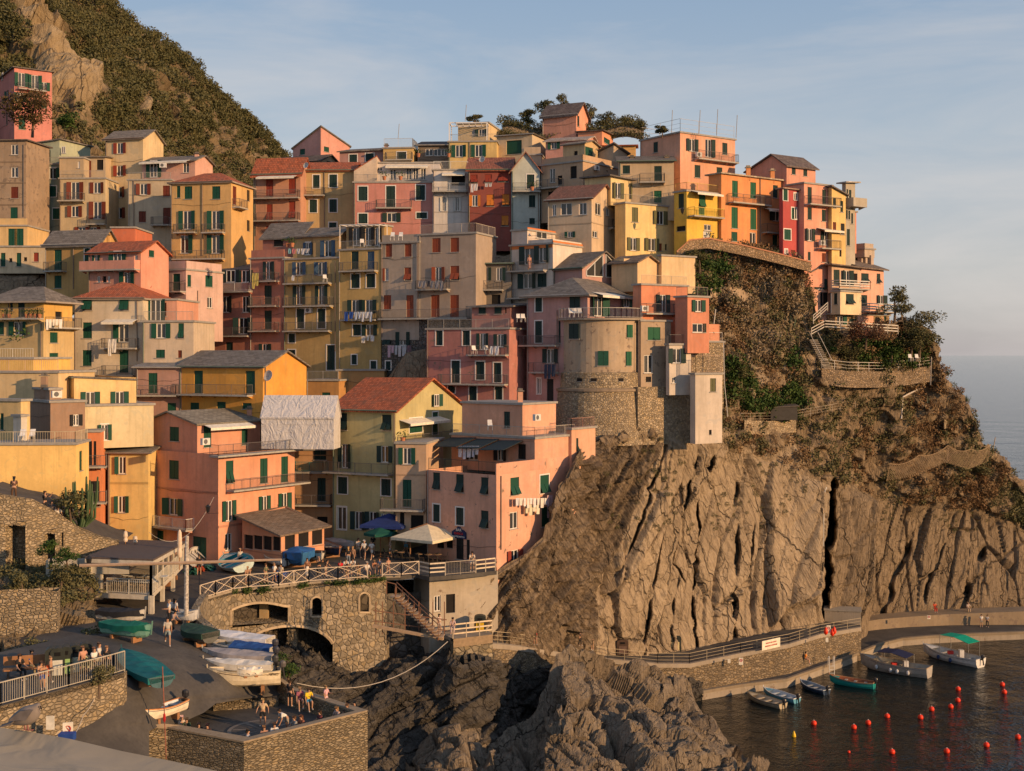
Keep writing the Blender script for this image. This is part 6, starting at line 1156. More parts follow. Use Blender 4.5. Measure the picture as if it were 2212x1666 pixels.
 if z > 2:
  for t in (.25, .7): mb = MB(); p = pt(t, 0, 0); mb.box(V((p.x, p.y, p.z - lift / 2 + .02)), (.18, B * .7, lift + .12), WOOD, math.atan2(f.y, f.x)); mb.build('chock', o)
 o['_L'] = L; return o, pt, sec, L, f, side
boat('white boat under a black tarpaulin parked below the raised restaurant', (312, 1352), (212, 1346), 16.9, cover=(.025, .025, .028), beam=.27, motor=False)
boat('narrow boat under a pleated bottle-green tarpaulin at the left edge of the ramp', (326, 1390), (224, 1376), 16.8, hull=(.2, .4, .3), cover=(.01, .13, .085), motor=False, depth=.9, beam=.28)
boat('boat with teal cover and crossed lashings lying beside the bin path', (264, 1437), (349, 1496), 16.2, hull=(.05, .12, .14), cover=(.008, .13, .13), motor=False, beam=.27, depth=.7)
boat('open white wooden boat with orange gunwale beside the thin red pole', (306, 1574), (398, 1543), 14.3, hull=(.68, .6, .45), inside=(.55, .6, .62), rim=(.5, .22, .08), motor=(.03, .03, .035), depth=.75)
boat('white motorboat with a dark rim at the top of the ramp beside standing people', (428, 1352), (370, 1346), 16.9, hull=(.62, .6, .56), inside=(.5, .55, .58), motor=(.55, .55, .52), low=(.05, .05, .05), beam=.42)
boat('broad boat under a dark green cover against the ramp parapet', (398, 1382), (455, 1398), 16.5, hull=(.1, .1, .09), cover=(.02, .05, .035), motor=False, beam=.6)
g = 'row of white boats laid up side by side on the ramp'
boat('white-sheeted boat, uppermost of the row laid up on the ramp', (438, 1398), (584, 1412), 15.9, cover=(.66, .64, .62), motor=False, group=g, beam=.3, lift=.35)
boat('white boat with a royal blue cover in the laid-up row', (440, 1420), (590, 1432), 15.8, cover=(.02, .07, .22), group=g, half=True, motor=(.05, .05, .06), lift=.35, beam=.3)
boat('boat under a grey cover in the middle of the laid-up row', (441, 1440), (592, 1449), 15.6, cover=(.30, .27, .26), group=g, motor=(.04, .04, .05), lift=.35, beam=.28)
boat('white boat covered in pale canvas with a small dinghy on top', (443, 1464), (590, 1468), 15.4, cover=(.62, .58, .5), hull=(.6, .55, .45), group=g, motor=(.05, .05, .05), lift=.35, beam=.28)
bb, bpt, bsec, bL, bf, bs = boat('large cream motorboat with dark side stripes, nearest of the laid-up row', (452, 1500), (606, 1494), 15.2, hull=(.70, .60, .42), inside=(.6, .52, .4), low=(.12, .07, .04), group=g, motor=(.1, .09, .085), lift=.45, depth=1.15, beam=.34)
def text(s, name, p, size, mat, parent=None, rx=90, rz=0, ext=.01):
 c = bpy.data.curves.new(name, 'FONT'); c.body = s; c.size = size; c.extrude = ext; c.align_x = 'CENTER'; c.align_y = 'CENTER'; c.materials.append(mat)
 o = bpy.data.objects.new(name, c); COL.objects.link(o); dg_ = bpy.context.evaluated_depsgraph_get(); me = bpy.data.meshes.new_from_object(o.evaluated_get(dg_)); COL.objects.unlink(o); bpy.data.objects.remove(o)
 o = bpy.data.objects.new(name, me); COL.objects.link(o); o.rotation_euler = (math.radians(rx), 0, rz); o.location = V(p) - (V(parent['_o']) if parent else V((0, 0, 0)))
 if parent: o.parent = parent
 return o
_p = bpt(.12, 0, .8); w_, h__, k_ = bsec(.12); text('PHIL70PHO', 'lettering', bpt(.14, (w_ * .99 + .02) * (1 if bs.y < 0 else -1), .82), .22, plain('lettering', (.10, .06, .02)), bb, 88, math.atan2(bf.y, bf.x) + math.pi)
boat('small upturned white dinghy resting on the canvas of the boat behind the cream motorboat', (514, 1464), (566, 1459), 16.55, cover=(.7, .64, .52), motor=False, beam=.4, depth=.5, lift=0, name='dinghy')
boat('turquoise open boat at the left of the harbour square behind the crowd', (492, 1222), (533, 1240), PLZ, hull=(.45, .55, .52), inside=(.03, .30, .38), motor=False, beam=.55, tilt=-18)
boat('white open boat on the square left of the blue-wrapped boat', (573, 1219), (618, 1230), PLZ, hull=(.6, .57, .52), inside=(.5, .48, .44), motor=(.04, .04, .05), beam=.45)
boat('boat wrapped completely in bright blue tarpaulin on the square', (652, 1236), (622, 1200), PLZ, hull=(.04, .14, .3), cover=(.03, .14, .36), beam=.36, depth=1.3, motor=(.02, .05, .12))
boat('white boat under a black cover right of the blue-wrapped boat', (694, 1222), (655, 1200), PLZ, cover=(.03, .028, .028), beam=.34)
boat('dark blue boat with a cluttered open deck on the square', (733, 1210), (686, 1190), PLZ, hull=(.03, .05, .1), inside=(.4, .38, .35), rim=(.45, .2, .1), beam=.32, motor=False)
boat('boat under a slack grey cover behind the dark blue boat', (764, 1197), (712, 1184), PLZ, cover=(.42, .39, .36), beam=.3, motor=False)
boat('long blue-covered boat in the shade under the olive-yellow house', (789, 1166), (722, 1162), PLZ + .6, hull=(.5, .5, .52), cover=(.02, .06, .17), beam=.3, motor=False)
boat('little white dinghy propped on its side by the salmon house door', (434, 1208), (408, 1226), PLZ, hull=(.6, .56, .5), inside=(.55, .52, .48), motor=False, beam=.5, tilt=40)
boat('red and white boat stored under the raised restaurant steps', (366, 1262), (340, 1275), PLZ, hull=(.3, .03, .03), inside=(.5, .3, .2), motor=False, beam=.4)
boat('pale boat tucked behind the red one under the restaurant', (382, 1250), (366, 1256), PLZ, hull=(.6, .52, .4), motor=False, beam=.5)
# moored
boat('small cream rowing boat with outboard, leftmost moored at the quay', (1617, 1508), (1692, 1531), .02, hull=(.42, .36, .25), inside=(.5, .42, .3), lift=-.15, beam=.36, depth=.75)
boat('white and sky-blue rowing boat moored between the cream and navy ones', (1651, 1498), (1722, 1519), .02, hull=(.10, .30, .42), inside=(.5, .55, .58), rim=(.62, .62, .6), lift=-.15, beam=.36, depth=.75)
boat('navy rowing boat with pale fenders moored nearest the stone ledge', (1730, 1481), (1786, 1501), .02, hull=(.02, .045, .09), inside=(.25, .3, .36), rim=(.4, .45, .5), lift=-.15, beam=.36, depth=.75)
boat('turquoise wooden boat with brown deck moored beside the ladder', (1794, 1475), (1889, 1488), .02, hull=(.02, .27, .25), inside=(.28, .10, .05), rim=(.4, .2, .1), lift=-.15, beam=.32, depth=.95)
o5, pt5, sc5, L5, f5, s5 = boat('large old grey-white boat with folded dark blue awning and round fenders', (1862, 1440), (2008, 1464), .02, hull=(.36, .33, .29), inside=(.35, .33, .28), rim=(.4, .3, .2), lift=-.25, depth=1.6, beam=.33, motor=False)
o6, pt6, sc6, L6, f6, s6 = boat('white boat with a bright green canopy moored farthest out', (1997, 1413), (2119, 1442), .02, hull=(.62, .61, .58), inside=(.5, .5, .48), low=(.02, .02, .03), lift=-.2, depth=1.35, beam=.34)
def canopy(o, pt, t0, t1, w, h0, h1, col, name='canopy'):
 mb = MB(); a = [pt(t0, -w, h0), pt(t0, w, h0), pt(t1, w, h1), pt(t1, -w, h1)]; m0 = pt((t0 + t1) / 2, -w, (h0 + h1) / 2 + .25); m1 = pt((t0 + t1) / 2, w, (h0 + h1) / 2 + .25); cm_ = plain('canopy_cloth', col, .8); mb.slab([a[0], a[1], m1, m0], .04, cm_); mb.slab([m0, m1, a[2], a[3]], .04, cm_); mb.build(name, o); mb = MB(); ml = plain('steel_tube', (.4, .4, .4), .3, 1)
 for t, w_, h_ in ((t0, -w, h0), (t0, w, h0), (t1, -w, h1), (t1, w, h1)): mb.tube(pt((t0 + t1) / 2 if abs(t1 - t0) < .4 else t, w_, .9), pt(t, w_, h_), .03, ml, 5)
 mb.build('canopy_frame', o)
canopy(o6, pt6, .12, .62, 1.05, 2.9, 3.2, (.0, .30, .19)); canopy(o5, pt5, .28, .72, 1.2, 2.3, 2.5, (.015, .02, .06), 'bimini')
for o, pt, sc_, ts in ((o5, pt5, sc5, (.25, .4, .5, .72)), (o6, pt6, sc6, (.4, .62))):
 for t in ts: w, h_, k = sc_(t); mb = MB(); sgn = 1 if s5.y < 0 else -1; mb.lathe(pt(t, sgn * (w + .12), h_ * .55), [(.05, .25), (.17, .12), (.2, -.05), (.14, -.2), (.03, -.26)], plain('fender', (.5, .5, .5) if o is o5 else (.03, .05, .12)), 10); mb.build('fender', o)
 mb = MB(); mb.box(pt(.35, .1, 1.25), (.5, .6, .9), plain('console', (.6, .58, .55))); mb.build('console', o); mb = MB(); mb.box(pt(.5, -.3, 1.2), (.6, .5, .35), plain('red_seat', (.5, .04, .03))); mb.build('seat', o)
# buoys
REDM = plain('buoy_plastic', (.75, .045, .015), .35, var=.05)
def buoymesh(r):
 mb = MB(); mb.lathe((0, 0, 0), [(r * math.sin(a) + .001, -r * math.cos(a)) for a in np.linspace(0.05, math.pi - .1, 12)], REDM, 16); return mb
p0 = None
for x, y in ((1765, 635), (1763, 712), (1715, 755), (1585, 772), (1510, 828), (1284, 820), (1155, 865), (1058, 895), (787, 868), (2064, 604), (2078, 656), (2170, 962), (1957, 1016), (1688, 1058), (1317, 1063)):
 p = PZ(x, y + 8, .0, 'L') + V((0, 0, .13))
 if p0 is None:
  p0 = buoymesh(.27).build('mooring_buoy', smooth=True); tp = MB(); tp.lathe((0, 0, 0), [(.05, .26), (.05, .32), (.02, .34)], plain('buoy_cap', (.6, .5, .45)), 8); ep = tp.build('eyelet', p0); o = p0
 else: o = p0.copy(); COL.objects.link(o); c = ep.copy(); COL.objects.link(c); c.parent = o
 o.location = p; tag(o, 'red spherical mooring buoy floating on the dark harbour water', 'buoy', 'red mooring buoys')
o = buoymesh(.14).build('mooring_buoy', smooth=True); o.location = PZ(1024, 1062, .05, 'L'); tag(o, 'tiny red float near the yellow cone buoy, smallest of the red ones', 'buoy')
mb = MB(); mb.lathe((0, 0, 0), [(.15, -.1), (.2, 0), (.17, .2), (.06, .5), (.02, .55)], plain('yellow_plastic', (.7, .45, .02), .4), 12); o = mb.build('cone_buoy', smooth=True); o.location = PZ(652, 958, .0, 'L'); tag(o, 'small yellow cone-shaped buoy', 'buoy')
# ladder on the quay, bins, banner, small signs, crate box
def simple(name, label, cat, build, parts, group=None):
 pass
WHT = plain('white_paint', (.62, .6, .56), .6)
lad = thing('quay_ladder', PZ(905, 470, .9, 'L'), 'bent white metal ladder rising from the quay edge', 'ladder'); q_ = PZ(905, 488, .9, 'L')
for dx in (-.28, .28): mb = MB(); a = q_ + V((dx, -.25, -.9)); mb.path([a, a + V((0, 0, 1.9)), a + V((0, .15, 2.15)), a + V((0, .5, 2.1)), a + V((0, .6, .9))], .04, WHT); mb.build('rail', lad)
mb = MB(); [mb.tube(q_ + V((-.28, -.25, z)), q_ + V((.28, -.25, z)), .03, WHT, 5) for z in (-.6, -.2, .2)]; mb.build('rungs', lad)
def bin_(p, label, front, w=.75, h=1.35, group=None, rz=0, dark=(.03, .035, .03)):
 o = thing('litter_bin', p, label, 'bin', group); mb = MB(); m = plain('bin_shell', dark, .5); c, s_ = math.cos(rz), math.sin(rz)
 T = lambda x, y, z: V((p.x + c * x - s_ * y, p.y + s_ * x + c * y, p.z + z))
 mb.hexa([T(-w / 2, -.35, 0), T(w / 2, -.35, 0), T(w / 2, .35, 0), T(-w / 2, .35, 0), T(-w / 2, -.35, h), T(w / 2, -.35, h), T(w / 2, .35, h), T(-w / 2, .35, h)], m)
 for i in range(6):
  a0, a1 = math.pi * i / 6, math.pi * (i + 1) / 6; mb.hexa([T(w / 2 * math.cos(a1), -.36, h), T(w / 2 * math.cos(a0), -.36, h), T(w / 2 * math.cos(a0), .36, h), T(w / 2 * math.cos(a1), .36, h), T(w / 2 * math.cos(a1), -.36, h + .22 * math.sin(a1) + .01), T(w / 2 * math.cos(a0), -.36, h + .22 * math.sin(a0) + .01), T(w / 2 * math.cos(a0), .36, h + .22 * math.sin(a0) + .01), T(w / 2 * math.cos(a1), .36, h + .22 * math.sin(a1) + .01)], m)
 mb.build('shell', o); mb = MB(); mb.hexa([T(-w * .34, -.39, .1), T(w * .34, -.39, .1), T(w * .34, -.35, .1), T(-w * .34, -.35, .1), T(-w * .34, -.39, h * .68), T(w * .34, -.39, h * .68), T(w * .34, -.35, h * .68), T(-w * .34, -.35, h * .68)], plain('bin_panel', front)); mb.build('front_panel', o)
 mb = MB(); mb.hexa([T(-w * .2, -.385, h * .85), T(w * .2, -.385, h * .85), T(w * .2, -.35, h * .85), T(-w * .2, -.35, h * .85), T(-w * .2, -.385, h), T(w * .2, -.385, h), T(w * .2, -.35, h), T(-w * .2, -.35, h)], plain('slot', (.004, .004, .004))); mb.build('slot', o); return o
gb = 'recycling bins along the railed path'
for (x, y, lab, c) in ((735, 335, 'recycling bin with a white leaflet front, left of the green-topped one', (.55, .55, .48)), (830, 318, 'recycling bin with a green and white front panel', (.25, .42, .16)), (955, 295, 'recycling bin with a cream panel beside the woman in a tan top', (.5, .5, .36)), (1085, 270, 'recycling bin half hidden behind the walking people at the rail', (.46, .47, .3))):
 bin_(PZ(x, y, 18.4, 'Q') + V((-.3, .75, 0)), lab, c, group=gb, rz=.3)
bin_(PZ(655, 345, 18.4, 'Q') + V((-.3, .9, 0)), 'plain black bin at the left end of the recycling bins', (.03, .03, .03), group=gb, rz=.3)
bin_(h2.O + h2.tR * 3.3 + h2.tL * 1.6 + V((0, 0, pz - h2.O.z)), 'black bin with a yellow panel on the wooden-fenced platform', (.65, .4, .02), w=1.0, h=1.2)
bin_(PZ(1470, 905, 5.0, 'K') + V((0, .8, 0)), 'brown double litter bin on the cliff path', (.14, .09, .07), w=1.2, dark=(.08, .05, .035))
bin_(PZ(1820, 880, 3.9, 'K') + V((0, .8, 0)), 'black litter bin with a pale poster on the cliff path', (.6, .5, .26), w=1.3, h=1.5)
bn = thing('warning_banner', PZ(1662, 1402, 4.1), 'white banner with two lines of red capitals tied to the path railing', 'banner'); qa, qb = PZ(436, 361, 4.1, 'L'), PZ(556, 340, 4.05, 'L'); a = PZ(1646, 1408, 4.1) + V((0, 0, .12)); c = PZ(1685, 1399, 4.1) + V((0, 0, .12)); e = V((0, -.06, 0)); mb = MB(); mb.hexa([a + e, c + e, c, a, a + e + V((0, 0, 1.0)), c + e + V((0, 0, 1.0)), c + V((0, 0, 1.0)), a + V((0, 0, 1.0))], plain('banner_cloth', (.68, .62, .5))); mb.build('cloth', bn)
rz_ = math.atan2(c.y - a.y, c.x - a.x); mm = (a + c) / 2; text('DIVIETO ACCOSTO', 'lettering', mm + V((0, -.09, .68)), .20, plain('red_letters', (.5, .03, .02)), bn, 90, rz_); text('APPRODO O MOTORE', 'lettering', mm + V((0, -.09, .36)), .20, plain('red_letters', (.5, .03, .02)), bn, 90, rz_)
def sign(label, x, y, Y, w=.4, h=.6, crop='L', red=True, rz=0, cat='sign', name='notice_sign', col=(.66, .62, .52)):
 p = P(x, y, Y, crop); o = thing(name, p, label, cat); mb = MB(); mb.box(p, (w, .03, h), plain('sign_board', col), rz); mb.build('board', o)
 if red: mb = MB(); n_ = 14; mb.path([p + V((w * .3 * math.cos(t), -.03, h * .12 + w * .3 * math.sin(t))) for t in np.linspace(0, 6.283, n_)], .025, plain('red_letters', (.5, .03, .02)), 4); mb.tube(p + V((-w * .2, -.03, h * .12 + w * .2)), p + V((w * .2, -.03, h * .12 - w * .2)), .02, plain('red_letters', (.5, .03, .02)), 4); mb.build('emblem', o)
sign('white notice with a red prohibition ring on the sea wall below the path', 293, 447, 129.6, .45, .75); sign('small blank pale plate left of the red-ringed notice on the sea wall', 212, 446, 129, .3, .4, red=False); sign('pale notice with a red ring on the railing above the hanging floats', 887, 228, 137.3, .45, .8); sign('small white sign fixed high on the far sea wall', 1566, 149, 155, .4, .45); sign('tiny cream plate on the wall below the hanging red floats', 876, 302, 137, .3, .5, red=False)
sign('pale plate screwed to the sunlit stone wall behind the dove', 633, 885, 62.8, .42, .7, 'Q', False); sign('leaning white notice with a red ring beside the blue box', 855, 985, 62.6, .5, .85, 'Q', True, .3)
mb = MB(); mb.box(P(845, 1055, 62.3, 'Q'), (.75, .5, .35), plain('blue_plastic', (.02, .06, .25))); tag(mb.build('plastic_box'), 'blue plastic box behind the foreground canvas', 'box')
bx_ = thing('concrete_box', PZ(1015, 200, 3.8, 'L'), 'grey concrete utility box with a lid beside the far end of the path', 'box'); p = PZ(1825, 1347, 3.8); mb = MB(); mb.box(p + V((0, 1.0, .75)), (4.2, 2.4, 1.5), CONC, -.25); mb.build('body', bx_); mb = MB(); mb.box(p + V((0, 1.0, 1.56)), (4.4, 2.6, .12), plain('lid', (.3, .27, .22)), -.25); mb.build('lid', bx_)
for i, (x, y) in enumerate(((868, 252), (925, 248), (912, 262))): mb = MB(); mb.lathe(P(x, y, 137.2, 'L') - V((0, 0, .3)), [(.03, 0), (.22, .2), (.24, .45), (.1, .8), (.03, .9)], REDM, 10); tag(mb.build('hanging_float', smooth=True), ('pointed white and red float hanging left of the path notice', 'orange-red float hanging right of the path notice', 'lower orange-red float hanging right of the path notice')[i], 'float', 'floats hanging on the path rail')
# ---------------- parasols, veranda, restaurant, tarp ----------------
def parasol(label, top, base, rad, h, col, z=PLZ, sides=4, rot=.3, side_pole=False):
 c = PZ(*base, z); o = thing('parasol', c, label, 'parasol'); mb = MB(); cm_ = plain('parasol_cloth', col, .85); ap = c + V((0, 0, h + rad * .32)); off = V((1.6, 0, 0)) if side_pole else V((0, 0, 0)); ap = ap + off; r_ = [ap + V((rad * math.cos(rot + i * 2 * math.pi / sides), rad * math.sin(rot + i * 2 * math.pi / sides), -rad * .32)) for i in range(sides)]
 for i in range(sides): a, b_ = r_[i], r_[(i + 1) % sides]; mb.face([a, b_, ap], cm_); mb.face([a + V((0, 0, -.25)), b_ + V((0, 0, -.25)), b_, a], cm_)
 mb.build('canopy', o); mb = MB(); mb.tube(c, c + V((0, 0, h + (.7 if side_pole else .3))), .06, WOOD, 6)
 if side_pole: mb.tube(c + V((0, 0, h + .6)), ap + V((0, 0, .05)), .05, WOOD, 5)
 for q in r_: mb.tube(ap - V((0, 0, .05)), q - V((0, 0, .06)), .025, WOOD, 4)
 mb.build('pole', o)
parasol('large cream square parasol in the sun before the bar', None, (886, 1212), 3.4, 2.3, (.62, .54, .38), rot=.2, side_pole=True); parasol('large navy blue parasol beside the cream one', None, (840, 1196), 3.0, 2.9, (.02, .04, .16), rot=.5); parasol('small dark green parasol left of the navy one', None, (822, 1203), 1.6, 2.3, (.01, .08, .06), sides=6)
def closedp(label, x, y0, y1, Y):
 a, b_ = P(x, y1, Y), P(x, y0, Y); o = thing('closed_parasol', a, label, 'parasol'); mb = MB(); L = b_.z - a.z; mb.tube(a - V((0, 0, 1.0)), b_, .04, WOOD, 5); mb.build('pole', o); mb = MB(); mb.lathe(a, [(.16, 0), (.2, L * .15), (.15, L * .35), (.2, L * .5), (.15, L * .9), (.04, L)], plain('parasol_cloth', (.62, .50, .38)), 9); mb.build('canopy', o)
closedp('folded peach parasol against the yellow corner house', 271, 1147, 1170, 101); closedp('short folded parasol on the restaurant roof terrace, right of the peach one', 292, 1158, 1172, 101); closedp('tall folded peach parasol at the restaurant corner', 388, 1144, 1204, 98)
# restaurant on stilts
CRM = plain('cream_metal', (.52, .47, .38), .6); rs = thing('stilt_restaurant', PZ(323, 1325, 17), 'raised cream restaurant veranda with dark roof, railings and dining tables on stilts', 'building'); Yf, Yr_ = 90.5, 100
def rp(x, y, Y): return P(x, y, Y)
fl_, fr_ = rp(196, 1290, 91.5), rp(326, 1286, 90.5); rb_ = rp(395, 1243, 104); lb_ = fl_ + (rb_ - fr_)
ztop = rp(326, 1206, 90.5).z; zfl = fr_.z; zb = rp(326, 1325, 90.5).z
mb = MB(); mb.slab([V((p.x, p.y, zfl)) for p in (fl_, fr_, rb_, lb_)], .35, CRM); mb.build('floor', rs)
mb = MB(); ro = [V((fl_.x - .3, fl_.y - .4, ztop)), V((fr_.x + .3, fr_.y - .4, ztop)), V((rb_.x + .3, rb_.y, ztop - .8)), V((lb_.x - .3, lb_.y, ztop - .8))]; mb.slab(ro, .12, plain('felt_roof', (.11, .085, .075), .95)); mb.slab([p - V((0, 0, .14)) for p in ro], .28, CRM); mb.build('roof', rs)
mb = MB(); n = 4
for a, b_, k in ((fl_, fr_, 1), (fr_, rb_, 6)):
 for i in range(k + 1): t = i / k; p = a.lerp(b_, t); zt_ = ztop + (-.8 * t if a is fr_ else 0) - .3; mb = MB(); mb.box(V((p.x, p.y, (zfl + zt_) / 2)), (.16, .16, zt_ - zfl), CRM); mb.build('post', rs)
for p in (fr_, fr_.lerp(rb_, .33), fr_.lerp(rb_, .66), fl_, fr_.lerp(fl_, -.02)): mb = MB(); mb.box(V((p.x, p.y, (PLZ - .3 + zfl) / 2)), (.28, .28, zfl - PLZ + .3), CRM); mb.build('stilt', rs)
railing([V((p.x, p.y, zfl)) for p in (fl_ + V((1.2, 0, 0)), fr_, rb_)], 1.1, (.55, .52, .44), 'bars', parent=rs, gap=.16, r=.022)
mb = MB(); mb.box(V((fl_.x - 1.3, fl_.y + .3, zfl + .9)), (4.2, .2, 2.9), CRM); mb.box(V((fl_.x - .2, fl_.y + .2, ztop - .8)), (6.0, .25, 1.1), stucco((.45, .42, .36))); mb.build('side_panel', rs); mb = MB(); w0 = lb_ + V((0, -.5, 0)); mb.face([V((lb_.x, lb_.y, zfl)), V((rb_.x, rb_.y, zfl)), V((rb_.x, rb_.y, ztop - .9)), V((lb_.x, lb_.y, ztop - .9))], stucco((.16, .13, .1))); mb.build('back_wall', rs)
mb = MB(); gl_ = plain('storefront_glass', (.1, .1, .09), .1)
for i in range(7): a, b_ = fr_.lerp(rb_, i / 7 + .015), fr_.lerp(rb_, (i + 1) / 7 - .015); z0, z1 = zfl + 1.15, ztop - .8 * i / 7 - .35; mb.face([V((a.x, a.y, z0)), V((b_.x, b_.y, z0)), V((b_.x, b_.y, z1)), V((a.x, a.y, z1))], gl_)
mb.build('glazing', rs)
tb0 = None; tc0 = []
for j in range(2):
 for i in range(5):
  p = fl_.lerp(fr_, .3 + i * .15) + V((j * .3, 1.2 + j * 2.2, 0)); p.z = zfl + .02
  t_ = thing('dining_table', p, 'small white-clothed dining table on the raised restaurant veranda', 'table', 'dining tables on the raised veranda'); mb = MB(); mb.box(p + V((0, 0, .74)), (.8, .8, .04), plain('table_cloth', (.6, .6, .56))); mb.build('table_top', t_, p); mb = MB(); mb.tube(p, p + V((0, 0, .72)), .04, DRK, 5); mb.build('leg', t_, p)
def chair(p, rz, label, group, col=(.62, .6, .56), recl=False):
 o = thing('chair', p, label, 'chair', group); m = plain('chair_plastic', col, .5); c, s_ = math.cos(rz), math.sin(rz); T = lambda x, y, z: V((p.x + c * x - s_ * y, p.y + s_ * x + c * y, p.z + z)); mb = MB(); mb.hexa([T(-.23, -.22, .42), T(.23, -.22, .42), T(.23, .22, .42), T(-.23, .22, .42), T(-.23, -.22, .46), T(.23, -.22, .46), T(.23, .22, .46), T(-.23, .22, .46)], m); mb.build('seat', o)
 bk = .5 if recl else .12; mb = MB(); mb.hexa([T(-.23, .2, .46), T(.23, .2, .46), T(.23, .24, .46), T(-.23, .24, .46), T(-.21, .2 + bk, .98 if recl else .9), T(.21, .2 + bk, .98 if recl else .9), T(.21, .24 + bk, .98 if recl else .9), T(-.21, .24 + bk, .98 if recl else .9)], m); mb.build('backrest', o)
 for x in (-.2, .2):
  for y in (-.2, .2): mb = MB(); mb.tube(T(x * 1.1, y * 1.1, 0), T(x, y, .42), .022, m, 4); mb.build('leg', o)
gch = 'chairs on the raised veranda'
for i in range(8): p = fl_.lerp(fr_, .22 + i * .095) + V((0, .9 + (i % 2) * 1.1, 0)); p.z = zfl; chair(p, math.pi * (i % 2), 'wooden dining chair on the raised restaurant veranda', gch, (.3, .22, .14))
def onface(f, x, y, crop, d=0.0): u, v = f.proj(*cv(crop, x, y), d); return f.pt(u, v, d)
# glazed veranda of the salmon building
gv = House('G', 'glazed dining veranda with a brown sloping roof joined to the salmon house', (.66, .32, .17), (108, 366, 652), 40, 100.2, 1385, 1530, 'mono', hts=(1.1, 0, .2, 1.6), rc=(.20, .145, .10), over=.5, name='glazed_veranda', cat='building', down=.6)
gv.L('#dk;k 150 1432 58 92;k 212 1436 58 92;k 275 1440 58 92;k 335 1444 50 92;m 200 1500 .1'); gv.R('k 425 1430 66 100;k 515 1412 66 100;k 605 1398 66 100;m 500 1478 .08')
# sheeted building
def sheetmat():
 m, nt, b = newmat('scaffold_sheeting'); b.inputs['Roughness'].default_value = .45; b.inputs['Base Color'].default_value = (.52, .5, .49, 1); uv = coords(nt, (1, .6, 1), False); f = noise(nt, uv, 1.3, 5, .6, 1.2); g = N(nt, 'ShaderNodeTexBrick', Scale=1.0); nt.links.new(uv, g.inputs['Vector']); g.inputs['Brick Width'].default_value = 1.9; g.inputs['Row Height'].default_value = 1.1; g.inputs['Mortar Size'].default_value = .02; setc(nt, b, mix(nt, g.outputs['Fac'], (.55, .53, .52), (.50, .48, .47))); bump(nt, b, f, .8, .35); return m
sb = House('G', 'building completely wrapped in white plastic scaffold sheeting', (.5, .5, .5), (235, 716, 760), 6, 108.5, 606, 818, 'gR', rh=1.9, name='sheeted_building', cat='building', down=.0, wallm=sheetmat(), over=.1, deep=6); sb.rm = sb.wm
gx_ = House('Z', 'low orange-brown building with a railed terrace between the vivid orange house and the tiled roof', (.52, .27, .07), (662, 732, 829), 12, 128, 822, 880, 'flat'); gx_.L('@G;b 540 730 1265 bars .5;s 665 455 55 30'); gx_.rail('L', 'bars', 1.0)
gy_ = House('Z', 'plain ochre parapet wall of a terrace behind the white sheeting', (.50, .30, .10), (728, 830, 830), 4, 131, 800, 880, 'flat')
# mast and beam
ms = thing('flag_mast', P(404, 1324, 86.5), 'tall paint-chipped mast carrying a long horizontal boom across the ramp', 'mast'); mb = MB(); a, b_ = P(402, 1330, 86.5), P(404, 1158, 86.5); mb.tube(a, b_, .17, plain('mast_paint', (.42, .38, .33), .6, var=.5, sc=6), 8, .13); mb.build('pole', ms); mb = MB(); mb.tube(P(172, 1222, 86.0), P(404, 1216, 86.2), .12, plain('boom_wood', (.40, .28, .19)), 6); mb.tube(P(404, 1216, 86.2), P(607, 1209, 86.5), .12, plain('boom_wood', (.40, .28, .19)), 6, .08); mb.build('boom', ms)
rd_ = thing('red_pole', PZ(352, 1575, 14.3), 'thin red and rusty pole standing by the white boat', 'pole'); mb = MB(); mb.tube(P(359, 1640, 69), P(351, 1440, 69.5), .032, plain('red_pole_paint', (.26, .09, .06), .6, var=.5, sc=3), 6); mb.build('pole', rd_); mb = MB(); mb.lathe(P(355, 1560, 68.9), [(.04, 0), (.08, .15), (.07, .4), (.03, .5)], plain('red_cloth', (.4, .02, .02)), 6); mb.build('ribbon', rd_)
lp_ = thing('wall_lamp', P(190, 1220, 89), 'black lantern on a bracket at the left end of the restaurant', 'lamp')
def lantern(root, p, br):
 mb = MB(); mb.lathe(p, [(.05, 0), (.15, .12), (.22, .5), (.25, .52), (.05, .72)], DRK, 6); mb.build('lantern', root); mb = MB(); mb.tube(p + V((0, 0, -.05)), p + br, .025, DRK, 4); mb.tube(p + V((0, 0, -.05)), p + V((0, 0, .1)), .03, DRK, 4); mb.build('bracket', root)
lantern(lp_, P(192, 1222, 89), V((-1.0, .2, -.1))); q_ = thing('wall_lamp', P(450, 1108, 104), 'black lantern on a bracket on the shaded face of the salmon house', 'lamp'); lantern(q_, P(449, 1108, 106), V((.7, .9, -.15))); q_ = thing('wall_lamp', P(1474, 665, 140), 'black street lantern on the bright yellow house corner', 'lamp'); lantern(q_, P(1474, 462, 142), V((.5, .6, .0)))
